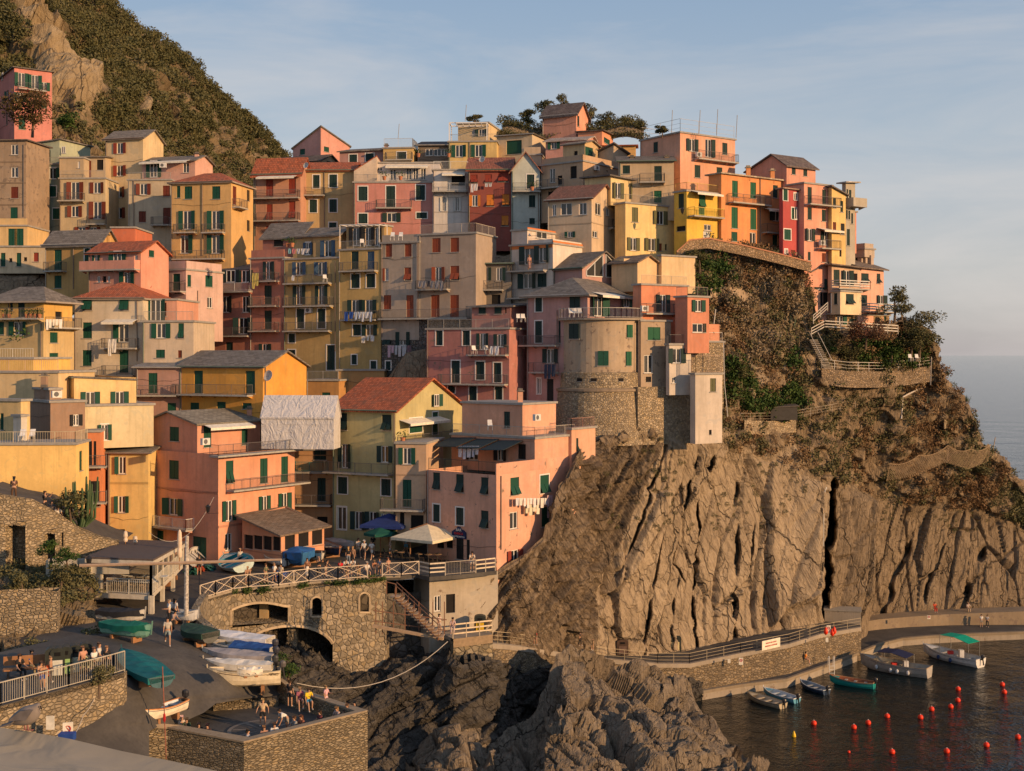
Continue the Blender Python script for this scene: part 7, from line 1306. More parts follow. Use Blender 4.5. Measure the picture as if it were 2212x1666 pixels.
# bar sign
bs_ = thing('bar_sign', onface(BARH.fL, 220, 1545, 'H', .06), 'dark blue shaped bar sign with white and red letters above the bar door', 'sign'); f = BARH.fL; u, v = f.proj(*cv('H', 218, 1540)); mb = MB(); pr = [(-.85, -.5), (.85, -.5), (.85, .1), (.55, .3), (.3, .35), (.15, .55), (-.15, .6), (-.4, .35), (-.6, .25), (-.85, .1)]; mb.face([f.pt(u + a, v + b_, .10) for a, b_ in pr], plain('sign_blue', (.01, .02, .07))); mb.face([f.pt(u + a, v + b_, .02) for a, b_ in pr[::-1]], plain('sign_blue', (.01, .02, .07))); mb.build('board', bs_)
rzz = math.atan2(f.t.y, f.t.x); text('BAR', 'lettering', f.pt(u, v + .28, .13), .36, WHT, bs_, 90, rzz); text('ENRICA', 'lettering', f.pt(u, v - .05, .13), .30, plain('red_letters', (.5, .03, .02)), bs_, 90, rzz); text('GASTRONOMIA', 'lettering', f.pt(u, v - .33, .13), .2, WHT, bs_, 90, rzz)
# ---------------- people ----------------
def skin_mesh(name, verts, edges, radii, sub=1):
 me = bpy.data.meshes.new(name); me.from_pydata([tuple(v) for v in verts], edges, []); o = bpy.data.objects.new(name, me); COL.objects.link(o)
 m = o.modifiers.new('s', 'SKIN'); m.use_smooth_shade = True; sv = me.skin_vertices[0].data
 for i, r in enumerate(radii): sv[i].radius = (r, r) if isinstance(r, float) else r
 sv[0].use_root = True
 if sub: o.modifiers.new('b', 'SUBSURF').levels = sub; o.modifiers['b'].render_levels = sub
 out = bpy.data.meshes.new_from_object(o.evaluated_get(bpy.context.evaluated_depsgraph_get())); bpy.data.objects.remove(o); return out
def rotx(v, a): c, s = math.cos(a), math.sin(a); return V((v.x, v.y * c - v.z * s, v.y * s + v.z * c))
class Pose:
 """faces local -Y; returns joint positions with feet (lowest) at z=0"""
 def __init__(s, lean=0, hipL=0, hipR=0, kneeL=0, kneeR=0, shL=0, shR=0, elL=15, elR=15, abL=8, abR=8, head=0, legab=4):
  R = math.radians; J = {}; J['pelvis'] = V((0, 0, 0)); up = rotx(V((0, 0, 1)), R(lean)); J['waist'] = up * .14; J['chest'] = up * .36; J['neck'] = up * .50; hd = rotx(V((0, 0, 1)), R(lean * .6 + head)); J['headb'] = J['neck'] + hd * .09; J['headt'] = J['neck'] + hd * .245; J['nose'] = J['neck'] + hd * .155 + rotx(V((0, -.105, 0)), R(lean * .6 + head))
  for sd, sg, hp, kn, sh_, el, ab in (('L', 1, hipL, kneeL, shL, elL, abL), ('R', -1, hipR, kneeR, shR, elR, abR)):
   J['hip' + sd] = V((sg * .095, 0, -.03)); th = rotx(V((sg * math.sin(R(legab)), 0, -1)), R(-hp)).normalized(); J['knee' + sd] = J['hip' + sd] + th * .43; sn = rotx(V((0, 0, -1)), R(-hp + kn)); J['ank' + sd] = J['knee' + sd] + sn * .42; J['toe' + sd] = J['ank' + sd] + V((sg * .02, -.16, -.05)); J['heel' + sd] = J['ank' + sd] + V((0, .03, -.05))
   J['sh' + sd] = J['neck'] - up * .06 + V((sg * .175, 0, 0)); a = rotx(V((sg * math.sin(R(ab)), 0, -math.cos(R(ab)))), R(lean - sh_)); J['el' + sd] = J['sh' + sd] + a * .29; b = rotx(V((sg * math.sin(R(ab)) * .3, 0, -1)), R(lean - sh_ - el)).normalized(); J['wr' + sd] = J['el' + sd] + b * .25; J['hd' + sd] = J['wr' + sd] + b * .085; s.__dict__['hb' + sd] = b
  zm = min(J[k].z for k in J) - .02
  for k in J: J[k] = J[k] - V((0, 0, zm))
  s.J = J
def make_pose(P_):
 J = P_.J; names = ['pelvis', 'waist', 'chest', 'neck', 'headb', 'headt', 'nose']; vs = [J[n] for n in names]; rr = [(.135, .10), (.115, .09), (.14, .10), .05, .075, .07, .018]; ed = [(0, 1), (1, 2), (2, 3), (3, 4), (4, 5), (4, 6)]
 def add(p, r, par): vs.append(p); rr.append(r); ed.append((par, len(vs) - 1)); return len(vs) - 1
 for sd in 'LR':
  i = add(J['hip' + sd], .085, 0); i = add(J['hip' + sd].lerp(J['knee' + sd], .5), .075, i); i = add(J['knee' + sd], .055, i); i = add(J['knee' + sd].lerp(J['ank' + sd], .35), .056, i); i = add(J['ank' + sd], .037, i); add(J['heel' + sd], .035, i); add(J['toe' + sd], .03, i)
  i = add(J['sh' + sd], .06, 2); i = add(J['el' + sd], .042, i); i = add(J['wr' + sd], .027, i); h_ = add(J['wr' + sd].lerp(J['hd' + sd], .6), (.035, .02), i); sg = 1 if sd == 'L' else -1; b = P_.__dict__['hb' + sd]
  for q, ln in ((-.028, .07), (-.010, .085), (.010, .08), (.028, .062)): f0 = add(J['hd' + sd] + V((0, q, 0)), .010, h_); add(J['hd' + sd] + V((-sg * .012, q, 0)) + b * ln, .008, f0)
  add(J['wr' + sd] + b * .05 + V((0, -.045, 0)), .010, h_)
 body = skin_mesh('person', vs, ed, rr)
 # top
 vs2 = [J['pelvis'].lerp(J['waist'], .3), J['waist'], J['chest'], J['neck'] - (J['neck'] - J['chest']) * .25]; r2 = [(.155, .12), (.145, .115), (.165, .125), .075]; e2 = [(0, 1), (1, 2), (2, 3)]
 for sd in 'LR': vs2 += [J['sh' + sd], J['sh' + sd].lerp(J['el' + sd], .75)]; r2 += [.082, .066]; n = len(vs2); e2 += [(2, n - 2), (n - 2, n - 1)]
 top = skin_mesh('shirt', vs2, e2, r2); vs3 = [J['pelvis'] + V((0, 0, .04)), J['pelvis']]; r3 = [(.15, .115), (.155, .12)]; e3 = [(0, 1)]; vl, rl_, el_ = list(vs3), list(r3), list(e3)
 for sd in 'LR': a, b, c = J['hip' + sd], J['hip' + sd].lerp(J['knee' + sd], .8), J['ank' + sd].lerp(J['knee' + sd], .08); vs3 += [a, b]; r3 += [.105, .092]; n = len(vs3); e3 += [(1, n - 2), (n - 2, n - 1)]; vl += [a, J['knee' + sd], c]; rl_ += [.10, .075, .06]; n = len(vl); el_ += [(1, n - 3), (n - 3, n - 2), (n - 2, n - 1)]
 shorts = skin_mesh('shorts', vs3, e3, r3); trou = skin_mesh('trousers', vl, el_, rl_)
 hd = (J['headt'] - J['headb']).normalized(); bk = (J['nose'] - J['headb']); bk = -(bk - hd * bk.dot(hd)).normalized(); hv = [J['headb'] + hd * .07 + bk * .035, J['headt'] + hd * .005 + bk * .01, J['headb'] - hd * .03 + bk * .07]; hair = skin_mesh('hair', hv, [(0, 1), (0, 2)], [.098, .075, .06]); lv = hv + [J['neck'] - hd * .12 + bk * .11]; lhair = skin_mesh('hair', lv, [(0, 1), (0, 2), (2, 3)], [.10, .077, .075, .05])
 sk = [V(p) for sd in 'LR' for p in (J['ank' + sd] + V((0, .0, -.02)), J['toe' + sd])]; shoes = skin_mesh('shoes', [sk[0], sk[1]], [(0, 1)], [.05, .042]); shoes2 = skin_mesh('shoes', [sk[2], sk[3]], [(0, 1)], [.05, .042])
 dress = skin_mesh('dress', [J['waist'], J['pelvis'], (J['kneeL'] + J['kneeR']) / 2, (J['ankL'] + J['ankR']) / 2 + V((0, 0, .08))], [(0, 1), (1, 2), (2, 3)], [(.14, .11), (.17, .14), (.2, .17), (.23, .19)])
 return dict(body=body, top=top, shorts=shorts, trousers=trou, hair=hair, lhair=lhair, shoeL=shoes, shoeR=shoes2, dress=dress, h=J['headt'].z + .06)
POSES = {k: make_pose(p) for k, p in dict(
 stand=Pose(elL=20, elR=25), stand2=Pose(hipL=6, hipR=-4, shL=25, elL=70, elR=20, abR=14, kneeR=8), walk=Pose(hipL=26, hipR=-20, kneeL=14, kneeR=32, shL=-22, shR=24, elL=20, elR=35, lean=4), hips=Pose(abL=32, abR=32, elL=55, elR=55, legab=7, shL=-8, shR=-8),
 lean=Pose(lean=26, shL=48, shR=48, elL=40, elR=45, head=8, hipL=0, hipR=8), bend=Pose(lean=58, shL=60, shR=66, elL=25, elR=20, head=-12, kneeL=8, kneeR=8), sit=Pose(hipL=86, hipR=84, kneeL=82, kneeR=78, shL=35, shR=30, elL=50, elR=45, lean=8), sit2=Pose(hipL=88, hipR=76, kneeL=96, kneeR=60, shL=52, shR=20, elL=75, elR=30, lean=14, head=12),
 ground=Pose(hipL=112, hipR=104, kneeL=122, kneeR=96, shL=50, shR=40, elL=30, elR=40, lean=12), photo=Pose(shL=70, shR=70, elL=75, elR=75, head=4)).items()}
SKN = plain('skin', (.42, .24, .15), .6, var=.05); SHOE = {}
def person(label, p, hpx, pose, top, low, hair=(.05, .03, .02), face=0, lh=False, shorts=True, dress=False, group=None, shoe=(.5, .5, .48), k=None, toptype=True):
 q = POSES[pose]; Y = p.y; std = dict(sit=1.3, sit2=1.3, ground=.92, bend=1.25, lean=1.6).get(pose, 1.72); H_ = hpx * Y / F if hpx else std; sc = H_ / q['h'] if hpx else 1.0; sc = max(.82, min(1.12, sc))
 o = bpy.data.objects.new('person', q['body']); COL.objects.link(o); o.location = p; o.rotation_euler = (0, 0, math.radians(face)); o.scale = (sc, sc, sc); tag(o, label, 'person', group)
 if not q['body'].materials: q['body'].materials.append(SKN)
 def ch(key, name, col):
  me = q[key]; c = bpy.data.objects.new(name, me); COL.objects.link(c); c.parent = o
  if not me.materials: me.materials.append(SKN)
  c.material_slots[0].link = 'OBJECT'; c.material_slots[0].material = plain('cloth' if name != 'hair' else 'hair_colour', col, .85)
 if toptype: ch('top', 'shirt', top)
 if dress: ch('dress', 'skirt', low)
 else: ch('shorts' if shorts else 'trousers', 'shorts' if shorts else 'trousers', low)
 ch('lhair' if lh else 'hair', 'hair', hair); ch('shoeL', 'shoe', shoe); ch('shoeR', 'shoe', shoe); return o
W_ = (.62, .60, .55); BK_ = (.02, .02, .022); BG_ = (.42, .35, .24); NV = (.03, .05, .11)
def pq(crop, x, y, z): return PZ(x, y, z, crop)
GP = 'people at the harbour square railing'; GS = 'people standing in the harbour square'
ppl = [
 ('woman with long blonde hair, tan top and black shorts standing on the round compass paving', pq('J', 745, 1368, 13.66), 60, 'hips', (.48, .36, .22), BK_, (.45, .3, .12), 5, True, True, False, None),
 ('man in black T-shirt and shorts standing beside the big outboard motors', pq('J', 925, 1238, 14.2), 58, 'stand', BK_, BK_, (.05, .03, .02), 160, False, True, False, None),
 ('seated person in mauve top leaning forward on the platform bench', pq('J', 990, 1252, 14.0), 0, 'sit2', (.3, .1, .14), (.3, .16, .16), (.25, .15, .08), 20, False, True, False, 'people sitting on the platform wall bench'),
 ('seated person in bright yellow top and blue shorts on the platform bench', pq('J', 1045, 1258, 14.0), 0, 'sit2', (.72, .5, .03), (.05, .25, .42), (.05, .03, .02), 30, False, True, False, 'people sitting on the platform wall bench'),
 ('child in a pink outfit standing by the platform parapet', pq('J', 1165, 1250, 14.0), 28, 'stand2', (.6, .35, .38), (.6, .4, .42), (.3, .18, .08), 60, False, True, False, None),
 ('man in white shirt bending over the lit platform wall', pq('J', 905, 1412, 13.66), 0, 'bend', W_, (.3, .26, .2), (.05, .03, .02), -60, False, True, False, None),
 ('person in dark top sitting low right of the bending man', pq('J', 965, 1432, 13.66), 0, 'ground', (.25, .25, .24), BK_, (.12, .06, .03), -50, False, True, False, None),
 ('long-haired person in a rust top sitting against the platform wall', pq('J', 1010, 1425, 13.66), 0, 'ground', (.25, .1, .06), (.2, .1, .1), (.15, .06, .03), -40, True, True, False, None),
 ('person in white shirt with both arms raised behind the near wall corner', pq('J', 820, 1480, 13.66), 0, 'ground', W_, BK_, (.05, .03, .02), 20, False, True, False, None),
 ('woman with brown hair hunched beside the person with raised arms', pq('J', 752, 1500, 13.66), 0, 'ground', (.35, .2, .14), BK_, (.2, .1, .04), 20, True, True, False, None),
 ('person in checked grey shirt reclining at the wall corner', pq('J', 632, 1528, 13.66), 0, 'ground', (.4, .42, .45), NV, (.04, .03, .02), 100, False, True, False, None),
 ('dark-haired person sitting behind the shaded wall, left of two', pq('J', 322, 1478, 13.7), 0, 'ground', BK_, BK_, (.03, .02, .02), 10, True, True, False, 'dark-haired people behind the shaded wall'),
 ('dark-haired person sitting behind the shaded wall, right of two', pq('J', 383, 1486, 13.7), 0, 'ground', (.05, .03, .03), BK_, (.04, .02, .02), -10, True, True, False, 'dark-haired people behind the shaded wall'),
 ('person with a pink cap sitting beside the open white boat', pq('J', 205, 1430, 13.8), 0, 'ground', (.45, .38, .3), (.3, .25, .2), (.6, .4, .38), 30, False, True, False, None),
 ('person in dark green top sitting right of the pink-capped one', pq('J', 240, 1446, 13.8), 0, 'ground', (.04, .07, .04), BK_, (.1, .07, .04), 10, False, True, False, None),
 ('person in maroon sitting on the right part of the platform wall', pq('J', 1135, 1392, 13.66), 0, 'ground', (.12, .03, .04), BK_, (.05, .03, .02), -60, True, True, False, None),
 ('woman leaning with arms folded on the right platform wall', pq('J', 1245, 1366, 13.66), 0, 'ground', (.4, .3, .26), NV, (.25, .14, .06), -40, True, True, False, None),
 ('person in dark jacket on the right platform wall near its corner', pq('J', 1312, 1345, 13.66), 0, 'ground', (.08, .05, .04), BK_, (.15, .08, .04), -30, True, True, False, None),
 ('person all in black at the far right corner of the platform wall', pq('J', 1360, 1328, 13.66), 0, 'ground', BK_, BK_, (.02, .02, .02), -20, False, True, False, None),
 ('man in pale shirt with dark cap walking down the ramp', PZ(362, 1394, rampz(362, 1394)), 62, 'walk', (.42, .38, .32), (.25, .3, .3), BK_, 15, False, True, False, None),
 ('man in white shirt standing behind the white motorboat', PZ(365, 1350, 17), 56, 'stand2', W_, BK_, (.4, .28, .18), -60, False, False, False, 'people beside the white motorboat'),
 ('person with black hair facing the man in the white shirt', PZ(378, 1346, 17), 54, 'stand', (.45, .45, .45), BK_, BK_, 150, True, False, False, 'people beside the white motorboat'),
 ('person reaching into the white motorboat', PZ(373, 1364, 17), 46, 'lean', (.3, .25, .25), BK_, BK_, 60, False, False, False, 'people beside the white motorboat'),
 ('woman in a tan top and shorts holding a phone beside the bins', pq('Q', 1045, 300, 18.4), 66, 'stand2', (.48, .25, .17), (.25, .25, .24), (.2, .1, .05), 40, True, True, False, None),
 ('man in white T-shirt and dark shorts holding a white bag at the path rail', pq('Q', 1180, 300, 18.4), 64, 'walk', W_, (.06, .07, .09), (.2, .1, .06), 60, False, True, False, None),
 ('man in a white shirt walking behind the one with the bag', pq('Q', 1240, 262, 18.4), 68, 'walk', (.6, .58, .52), (.4, .35, .25), (.1, .06, .04), 90, False, True, False, None),
 ('woman in black vest leaning on the path railing', pq('Q', 1345, 262, 18.4), 60, 'stand', BK_, BK_, (.3, .16, .08), 20, True, False, False, None),
 ('long-haired woman in black sitting on a bench at the left', pq('Q', 240, 330, 18.4), 0, 'sit', BK_, BK_, (.08, .04, .02), 50, True, False, False, 'people on the bench at the lower left'),
 ('man in blue T-shirt and black cap sitting on the bench', pq('Q', 345, 300, 18.4) + V((0, .5, 0)), 0, 'sit', (.03, .09, .28), (.3, .26, .16), BK_, 60, False, False, False, 'people on the bench at the lower left'),
 ('shirtless boy in blue trunks behind the rail', pq('Q', 470, 500, 18.4) + V((0, .7, 0)), 56, 'lean', (.42, .24, .15), (.03, .08, .35), (.05, .03, .02), 40, False, True, False, 'bathers behind the path railing'),
 ('shirtless bather with a red towel left of the boy in trunks', pq('Q', 385, 470, 18.4) + V((0, 1.2, 0)), 50, 'sit2', (.42, .24, .15), (.4, .03, .04), (.06, .04, .03), 60, False, True, False, 'bathers behind the path railing'),
 ('shirtless bather holding the orange swim buoy', pq('Q', 550, 440, 18.4) + V((0, 1.0, 0)), 56, 'stand', (.42, .24, .15), (.1, .05, .04), (.3, .18, .1), 100, False, True, False, 'bathers behind the path railing'),
 ('man in brown standing on the curved stone parapet road', P(30, 1082, 94.2), 52, 'lean', (.10, .05, .035), (.09, .05, .03), BK_, 200, True, False, False, None),
 ('person raising an arm for a selfie behind the curved parapet', P(97, 1112, 96), 52, 'photo', BK_, BK_, (.08, .04, .02), 70, False, False, False, None),
 ('person in dark clothes crouched behind the curved parapet', P(112, 1122, 97), 48, 'sit', (.06, .06, .07), BK_, BK_, 30, False, False, False, None),
 ('person in white sitting lowest behind the curved parapet', P(125, 1132, 98), 48, 'sit', W_, W_, (.3, .2, .12), 30, False, False, False, None),
 ('man in red T-shirt sitting on the cliff path bench', pq('K', 882, 832, 9.4) + V((0, .6, 0)), 0, 'sit', (.6, .02, .03), (.5, .2, .14), (.2, .1, .06), 10, False, True, False, None),
 ('woman in a turquoise jacket leaning on the cliff path handrail', pq('K', 1268, 872, 6.8) + V((0, .5, 0)), 38, 'stand2', (.02, .42, .30), (.3, .2, .12), (.35, .2, .1), -30, False, True, False, None),
 ('dark-clothed person beside the woman in turquoise', pq('K', 1188, 850, 8.0) + V((0, .9, 0)), 34, 'stand2', (.07, .05, .04), BK_, BK_, 60, False, False, False, None),
 ('person sitting on the sea wall steps with a bright orange towel', pq('L', 735, 470, 1.5) + V((0, .5, 0)), 0, 'sit', (.7, .22, .02), (.4, .24, .15), (.03, .02, .02), 70, False, True, False, None),
 ('man in white shirt at the far end of the quay, left of the pair', pq('L', 1922, 215, .95), 28, 'stand', W_, (.3, .28, .24), (.1, .06, .04), 0, False, True, False, 'pair at the far end of the quay'),
 ('woman with dark trousers at the far end of the quay, right of the pair', pq('L', 1962, 216, .95), 27, 'stand2', (.5, .48, .46), BK_, (.04, .03, .02), -20, True, False, False, 'pair at the far end of the quay'),
 ('person in orange sitting on top of the far sea wall', P(2019, 1322, 160.5), 0, 'sit', (.6, .08, .03), (.5, .06, .03), (.2, .1, .06), 0, False, False, False, None),
 ('person in cream sitting on the far sea wall', P(2091, 1323, 161.5), 0, 'sit', (.55, .45, .36), (.4, .3, .2), (.3, .2, .12), 0, False, False, False, None),
 ('woman with a ponytail by the metal stair on the wooden-fenced platform', P(949, 1366, 104), 40, 'stand2', (.5, .4, .34), (.4, .36, .34), (.05, .03, .02), 40, True, True, False, None),
 ('long-haired woman in pink sitting on the wooden-fenced platform', P(978, 1368, 104.5), 0, 'sit', (.5, .35, .33), (.45, .35, .33), (.03, .02, .02), 0, True, False, False, None),
 ('bald man in white shirt going into the bar', PZ(991, 1213, PLZ), 46, 'stand', W_, BK_, (.45, .28, .2), 200, False, False, False, GS),
 ('woman in white top with dark strap standing at the plank railing', PZ(1020, 1234, PLZ), 44, 'lean', (.6, .52, .42), (.5, .45, .4), (.05, .03, .02), 0, True, True, False, GS),
 ('person in navy shadowed beside the bar door', PZ(972, 1208, PLZ), 44, 'stand2', NV, BK_, (.2, .12, .08), 60, False, False, False, GS),
 ('tall man in white walking in front of the bollards, left of three in white', PZ(774, 1204, PLZ), 42, 'walk', (.6, .5, .4), BG_, (.1, .05, .03), 20, False, True, False, GS),
 ('man with white cap and dark shorts, middle of three in white', PZ(787, 1208, PLZ), 42, 'walk', W_, (.12, .1, .09), (.6, .58, .55), -10, False, True, False, GS),
 ('man in white T-shirt and pale shorts, right of three in white', PZ(803, 1209, PLZ), 42, 'walk', W_, (.55, .5, .42), (.04, .03, .02), -30, False, True, False, GS),
 ('person in black standing behind the three men in white', PZ(806, 1196, PLZ), 42, 'stand', BK_, BK_, (.4, .2, .12), 0, False, False, False, GS),
 ('long-haired blonde woman in black top beside her friend near the railing', PZ(752, 1222, PLZ), 42, 'stand', BK_, (.15, .18, .22), (.4, .24, .1), 200, True, False, False, GS),
 ('long-haired woman in a long black skirt near the railing', PZ(762, 1221, PLZ), 42, 'stand', (.3, .18, .12), BK_, (.35, .2, .09), 170, True, False, True, GS),
 ('waiter-like person in pale apron under the navy parasol', PZ(843, 1204, PLZ), 40, 'stand2', (.5, .38, .3), (.45, .4, .34), (.5, .4, .3), -90, False, True, False, GS),
 ('person in light blue under the cream parasol', PZ(877, 1196, PLZ), 40, 'stand', (.15, .35, .42), (.1, .3, .4), (.3, .2, .12), 0, False, True, False, GS),
 ('man in black shirt and shorts with bare legs by the fishing nets', PZ(430, 1242, PLZ), 46, 'stand', BK_, BK_, (.05, .03, .02), 200, False, True, False, GS),
 ('man in grey shirt standing behind the turquoise boat', PZ(519, 1226, PLZ), 42, 'stand', (.45, .42, .36), BK_, (.5, .32, .22), 30, False, False, False, GS),
 ('woman in a long white skirt with brown top at the crossed railing', PZ(661, 1252, PLZ) + V((0, .6, 0)), 44, 'stand2', (.2, .1, .06), (.6, .55, .48), (.06, .04, .03), 20, True, True, True, GP),
 ('man in black drinking at the crossed railing', PZ(686, 1250, PLZ) + V((0, .8, 0)), 44, 'photo', BK_, BK_, (.4, .25, .18), 20, False, False, False, GP),
 ('dark-haired woman in a bikini top with one arm stretched along the railing', PZ(700, 1249, PLZ) + V((0, .8, 0)), 38, 'lean', (.05, .04, .04), (.35, .3, .24), (.03, .02, .02), 60, True, True, False, GP),
 ('person with a bright red towel over the shoulders by the blue-wrapped boat', PZ(735, 1240, PLZ), 30, 'sit', (.6, .02, .03), (.05, .05, .06), (.1, .06, .04), 180, False, False, False, GP),
 ('man in white T-shirt resting elbows on the railing, left of two', PZ(733 + 12, 1248, PLZ) + V((0, .6, 0)), 40, 'lean', W_, BG_, (.04, .03, .02), 10, False, True, False, GP),
 ('man in white T-shirt and dark cap resting on the railing, right of two', PZ(764 - 3, 1247, PLZ) + V((0, .6, 0)), 40, 'lean', W_, BG_, BK_, 0, False, True, False, GP),
 ('bare-shouldered person leaning on the bend of the crossed railing', PZ(530, 1268, PLZ) + V((0, .7, 0)), 42, 'lean', (.42, .25, .16), (.35, .28, .2), (.4, .25, .12), 20, False, True, False, GP),
 ('person in olive shirt holding a cup behind the railing bend', PZ(570, 1263, PLZ) + V((0, .8, 0)), 42, 'stand2', (.14, .14, .08), (.3, .26, .18), (.15, .07, .03), 60, False, True, False, GP),
 ('person in white shirt with a dark strap left of the man in khaki', PZ(588, 1262, PLZ) + V((0, .9, 0)), 42, 'stand2', W_, NV, (.4, .24, .12), 60, True, True, False, GP),
 ('man in cream shirt and khaki shorts seen from behind at the railing', PZ(604, 1264, PLZ) + V((0, .6, 0)), 44, 'stand', (.6, .5, .36), BG_, (.04, .03, .02), -30, False, True, False, GP),
 ('dark-haired woman leaning at the railing left of a brunette', PZ(748, 1256, PLZ) + V((-.0, .5, 0)), 36, 'lean', (.06, .04, .04), (.35, .24, .14), (.04, .02, .02), 0, True, True, False, GP),
 ('brunette woman leaning between two railing crosses', PZ(773, 1254, PLZ) + V((0, .5, 0)), 36, 'lean', (.1, .06, .05), (.35, .26, .14), (.07, .04, .02), 0, True, True, False, GP),
 ('grey-haired person in white sitting at the railing under the standing group', PZ(776 + 14, 1251, PLZ) + V((0, .8, 0)), 0, 'sit', W_, (.2, .18, .16), (.45, .38, .3), 30, False, True, False, GP),
 ('woman in a rust-coloured top at the railing', PZ(806, 1248, PLZ) + V((0, .6, 0)), 36, 'lean', (.4, .16, .08), (.12, .1, .1), (.2, .12, .06), 20, True, True, False, GP),
 ('man in navy shirt bending his arm beside the rust-topped woman', PZ(817, 1247, PLZ) + V((0, .9, 0)), 38, 'stand2', NV, BK_, (.1, .06, .04), 60, False, True, False, GP),
 ('woman in a tan top alone right of the railing gap', PZ(829, 1246, PLZ) + V((0.3, .8, 0)), 38, 'stand2', (.4, .2, .12), (.3, .12, .08), (.25, .1, .05), 40, True, True, False, GP),
]
for t in ppl:
 lab, p, hpx, pose, top, low, hair, face, lh, shorts, dress, grp = t
 if p is None: continue
 person(lab, p, hpx, pose, top, low, hair, face, lh, shorts, dress, grp)
# ---------------- foreground canvas and dove ----------------
cv_m = plain('awning_canvas', (.25, .23, .195), .85, var=.1, sc=1.0); _n = cv_m.node_tree; bump(_n, _n.nodes['Principled BSDF'], noise(_n, coords(_n, (1, 2.5, 1), False, 'Object'), 2.2, 3, .5, 1.0), .6, .05)
fc = thing('canvas_awning', (-2.6, 4.0, 33.4), 'pale grey canvas awning edge in the near foreground at the lower left', 'awning')
mb = MB(); Yc = 5.0; edge_ = [(-260, 1515), (0, 1572), (60, 1580), (150, 1596), (260, 1622), (380, 1646), (480, 1668), (620, 1702)]
e0 = [P(x, y, 5.2 - .0006 * x) for x, y in edge_]; rows = [e0, [p + V((0, -.03, -.05)) for p in e0], [p + V((0, -.7, -.24 + .012 * math.sin(i * 2))) for i, p in enumerate(e0)], [p + V((0, -1.8, -.75)) for p in e0]]
mb.grid(rows[::-1], cv_m); mb.grid([[p + V((0, .02, -.06)) for p in e0], e0], cv_m); mb.build('canvas', fc, smooth=True)
mb = MB(); mb.path([p + V((0, .01, -.02)) for p in e0], .012, plain('hem_cord', (.40, .38, .33)), 6); mb.build('hem', fc)
dv = thing('collared_dove', P(95, 1574, 5.15), 'grey collared dove perched on the canvas edge facing right', 'bird'); bd = P(88, 1538, 5.15); u_ = 5.15 / F
GR = plain('dove_plumage', (.20, .17, .15), .8, var=.12, sc=20); GD = plain('wing_plumage', (.12, .105, .10), .8, var=.2, sc=30)
def dpt(x, y, d=0): return P(x, y, 5.15 + d)
vs = [dpt(60, 1545), dpt(45, 1550), dpt(25, 1556), dpt(72, 1540), dpt(84, 1530), dpt(85 + 5, 1523), dpt(96, 1530)]
q_ = cv('Q', 330, 780); body_pts = [cv('Q', *a) for a in ((100, 880), (200, 840), (300, 810), (400, 770), (450, 720), (485, 685), (500, 690))]; rad = [5, 14, 22, 23, 15, 10, 9]
bm_ = skin_mesh('body', [dpt(x, y) - V(dv['_o']) for x, y in body_pts], [(i, i + 1) for i in range(6)], [r * u_ for r in rad], 2); bm_.materials.append(GR); o = bpy.data.objects.new('body', bm_); COL.objects.link(o); o.parent = dv
wp_ = [cv('Q', *a) for a in ((420, 720), (370, 715), (260, 735), (150, 820), (110, 862), (220, 850), (330, 850))]
for d in (-.045, .045): mb = MB(); mb.slab([dpt(x, y, d) for x, y in wp_], .008, GD, V((0, 1, 0))); mb.build('wing', dv)
mb = MB(); tp_ = [cv('Q', *a) for a in ((190, 850), (60, 895), (30, 905), (45, 910), (180, 880))]; mb.slab([dpt(x, y, -.02) for x, y in tp_], .04, GD, V((0, 1, 0))); mb.build('tail', dv)
mb = MB(); a, b_ = cv('Q', 518, 695), cv('Q', 527, 722); mb.tube(dpt(*a), dpt(*b_), 2.6 * u_, plain('beak', (.03, .03, .03)), 6, .4 * u_); mb.build('beak', dv); mb = MB(); a = cv('Q', 508, 683); mb.lathe(dpt(a[0], a[1], -.018), [(.001, -.004), (.004, 0), (.001, .004)], plain('eye', (.02, .01, .01), .2), 8); mb.build('eye', dv)
for x in (305, 345): mb = MB(); a, b_ = cv('Q', x, 900), cv('Q', x + 10, 972); mb.tube(dpt(*a), dpt(*b_), 1.6 * u_, plain('dove_leg', (.25, .10, .09)), 5); c_ = dpt(*b_); [mb.tube(c_, c_ + V((dx * u_, dy * u_, -1 * u_)), 1.0 * u_, plain('dove_leg', (.25, .10, .09)), 4) for dx, dy in ((10, -3), (11, 3), (9, 0), (-6, 0))]; mb.build('leg', dv)
# ---------------- laundry, air conditioners, pots, dishes, chairs ----------------
def hs(text):
 for h_ in ALLH:
  if h_.root.get('label') and text in h_.root['label'] and not hasattr(h_, '_b'): return h_
def laundry(f, crop, x0, x1, y, cols, label, d=1.25, ln=.75, seed=1):
 r = random.Random(seed); a = onface(f, x0, y, crop, d); b_ = onface(f, x1, y, crop, d); o = thing('washing_line', a.lerp(b_, .5), label, 'laundry'); mb = MB(); mb.tube(a, b_, .012, plain('line', (.3, .3, .28)), 3); mb.build('line', o); L = (b_ - a).length; u = 0.05
 while u < L - .3:
  w = r.uniform(.35, .6); h_ = ln * r.uniform(.7, 1.25); c = r.choice(cols); q = lambda uu, vv, k=0: a.lerp(b_, min(1, uu / L)) + V((0, -.02 - k, -vv)); mb = MB(); rows = [[q(u + w * i / 4 * (1 - .06 * j), h_ * j / 3, .03 * math.sin(i * 2.1 + j + u)) for i in range(5)] for j in range(4)]; mb.grid(rows, plain('washing', c, .9)); mb.build('garment', o); u += w + r.uniform(.03, .15)
 return o
Wc = [(.62, .6, .58), (.55, .55, .57), (.5, .5, .52), (.6, .56, .5)]
fB7 = hs('slate hipped roof over an open loggia'); laundry(fB7.fR, 'B', 305, 425, 620, Wc, 'white washing above the upper right balcony of the yellow loggia house', 1.1, .9)
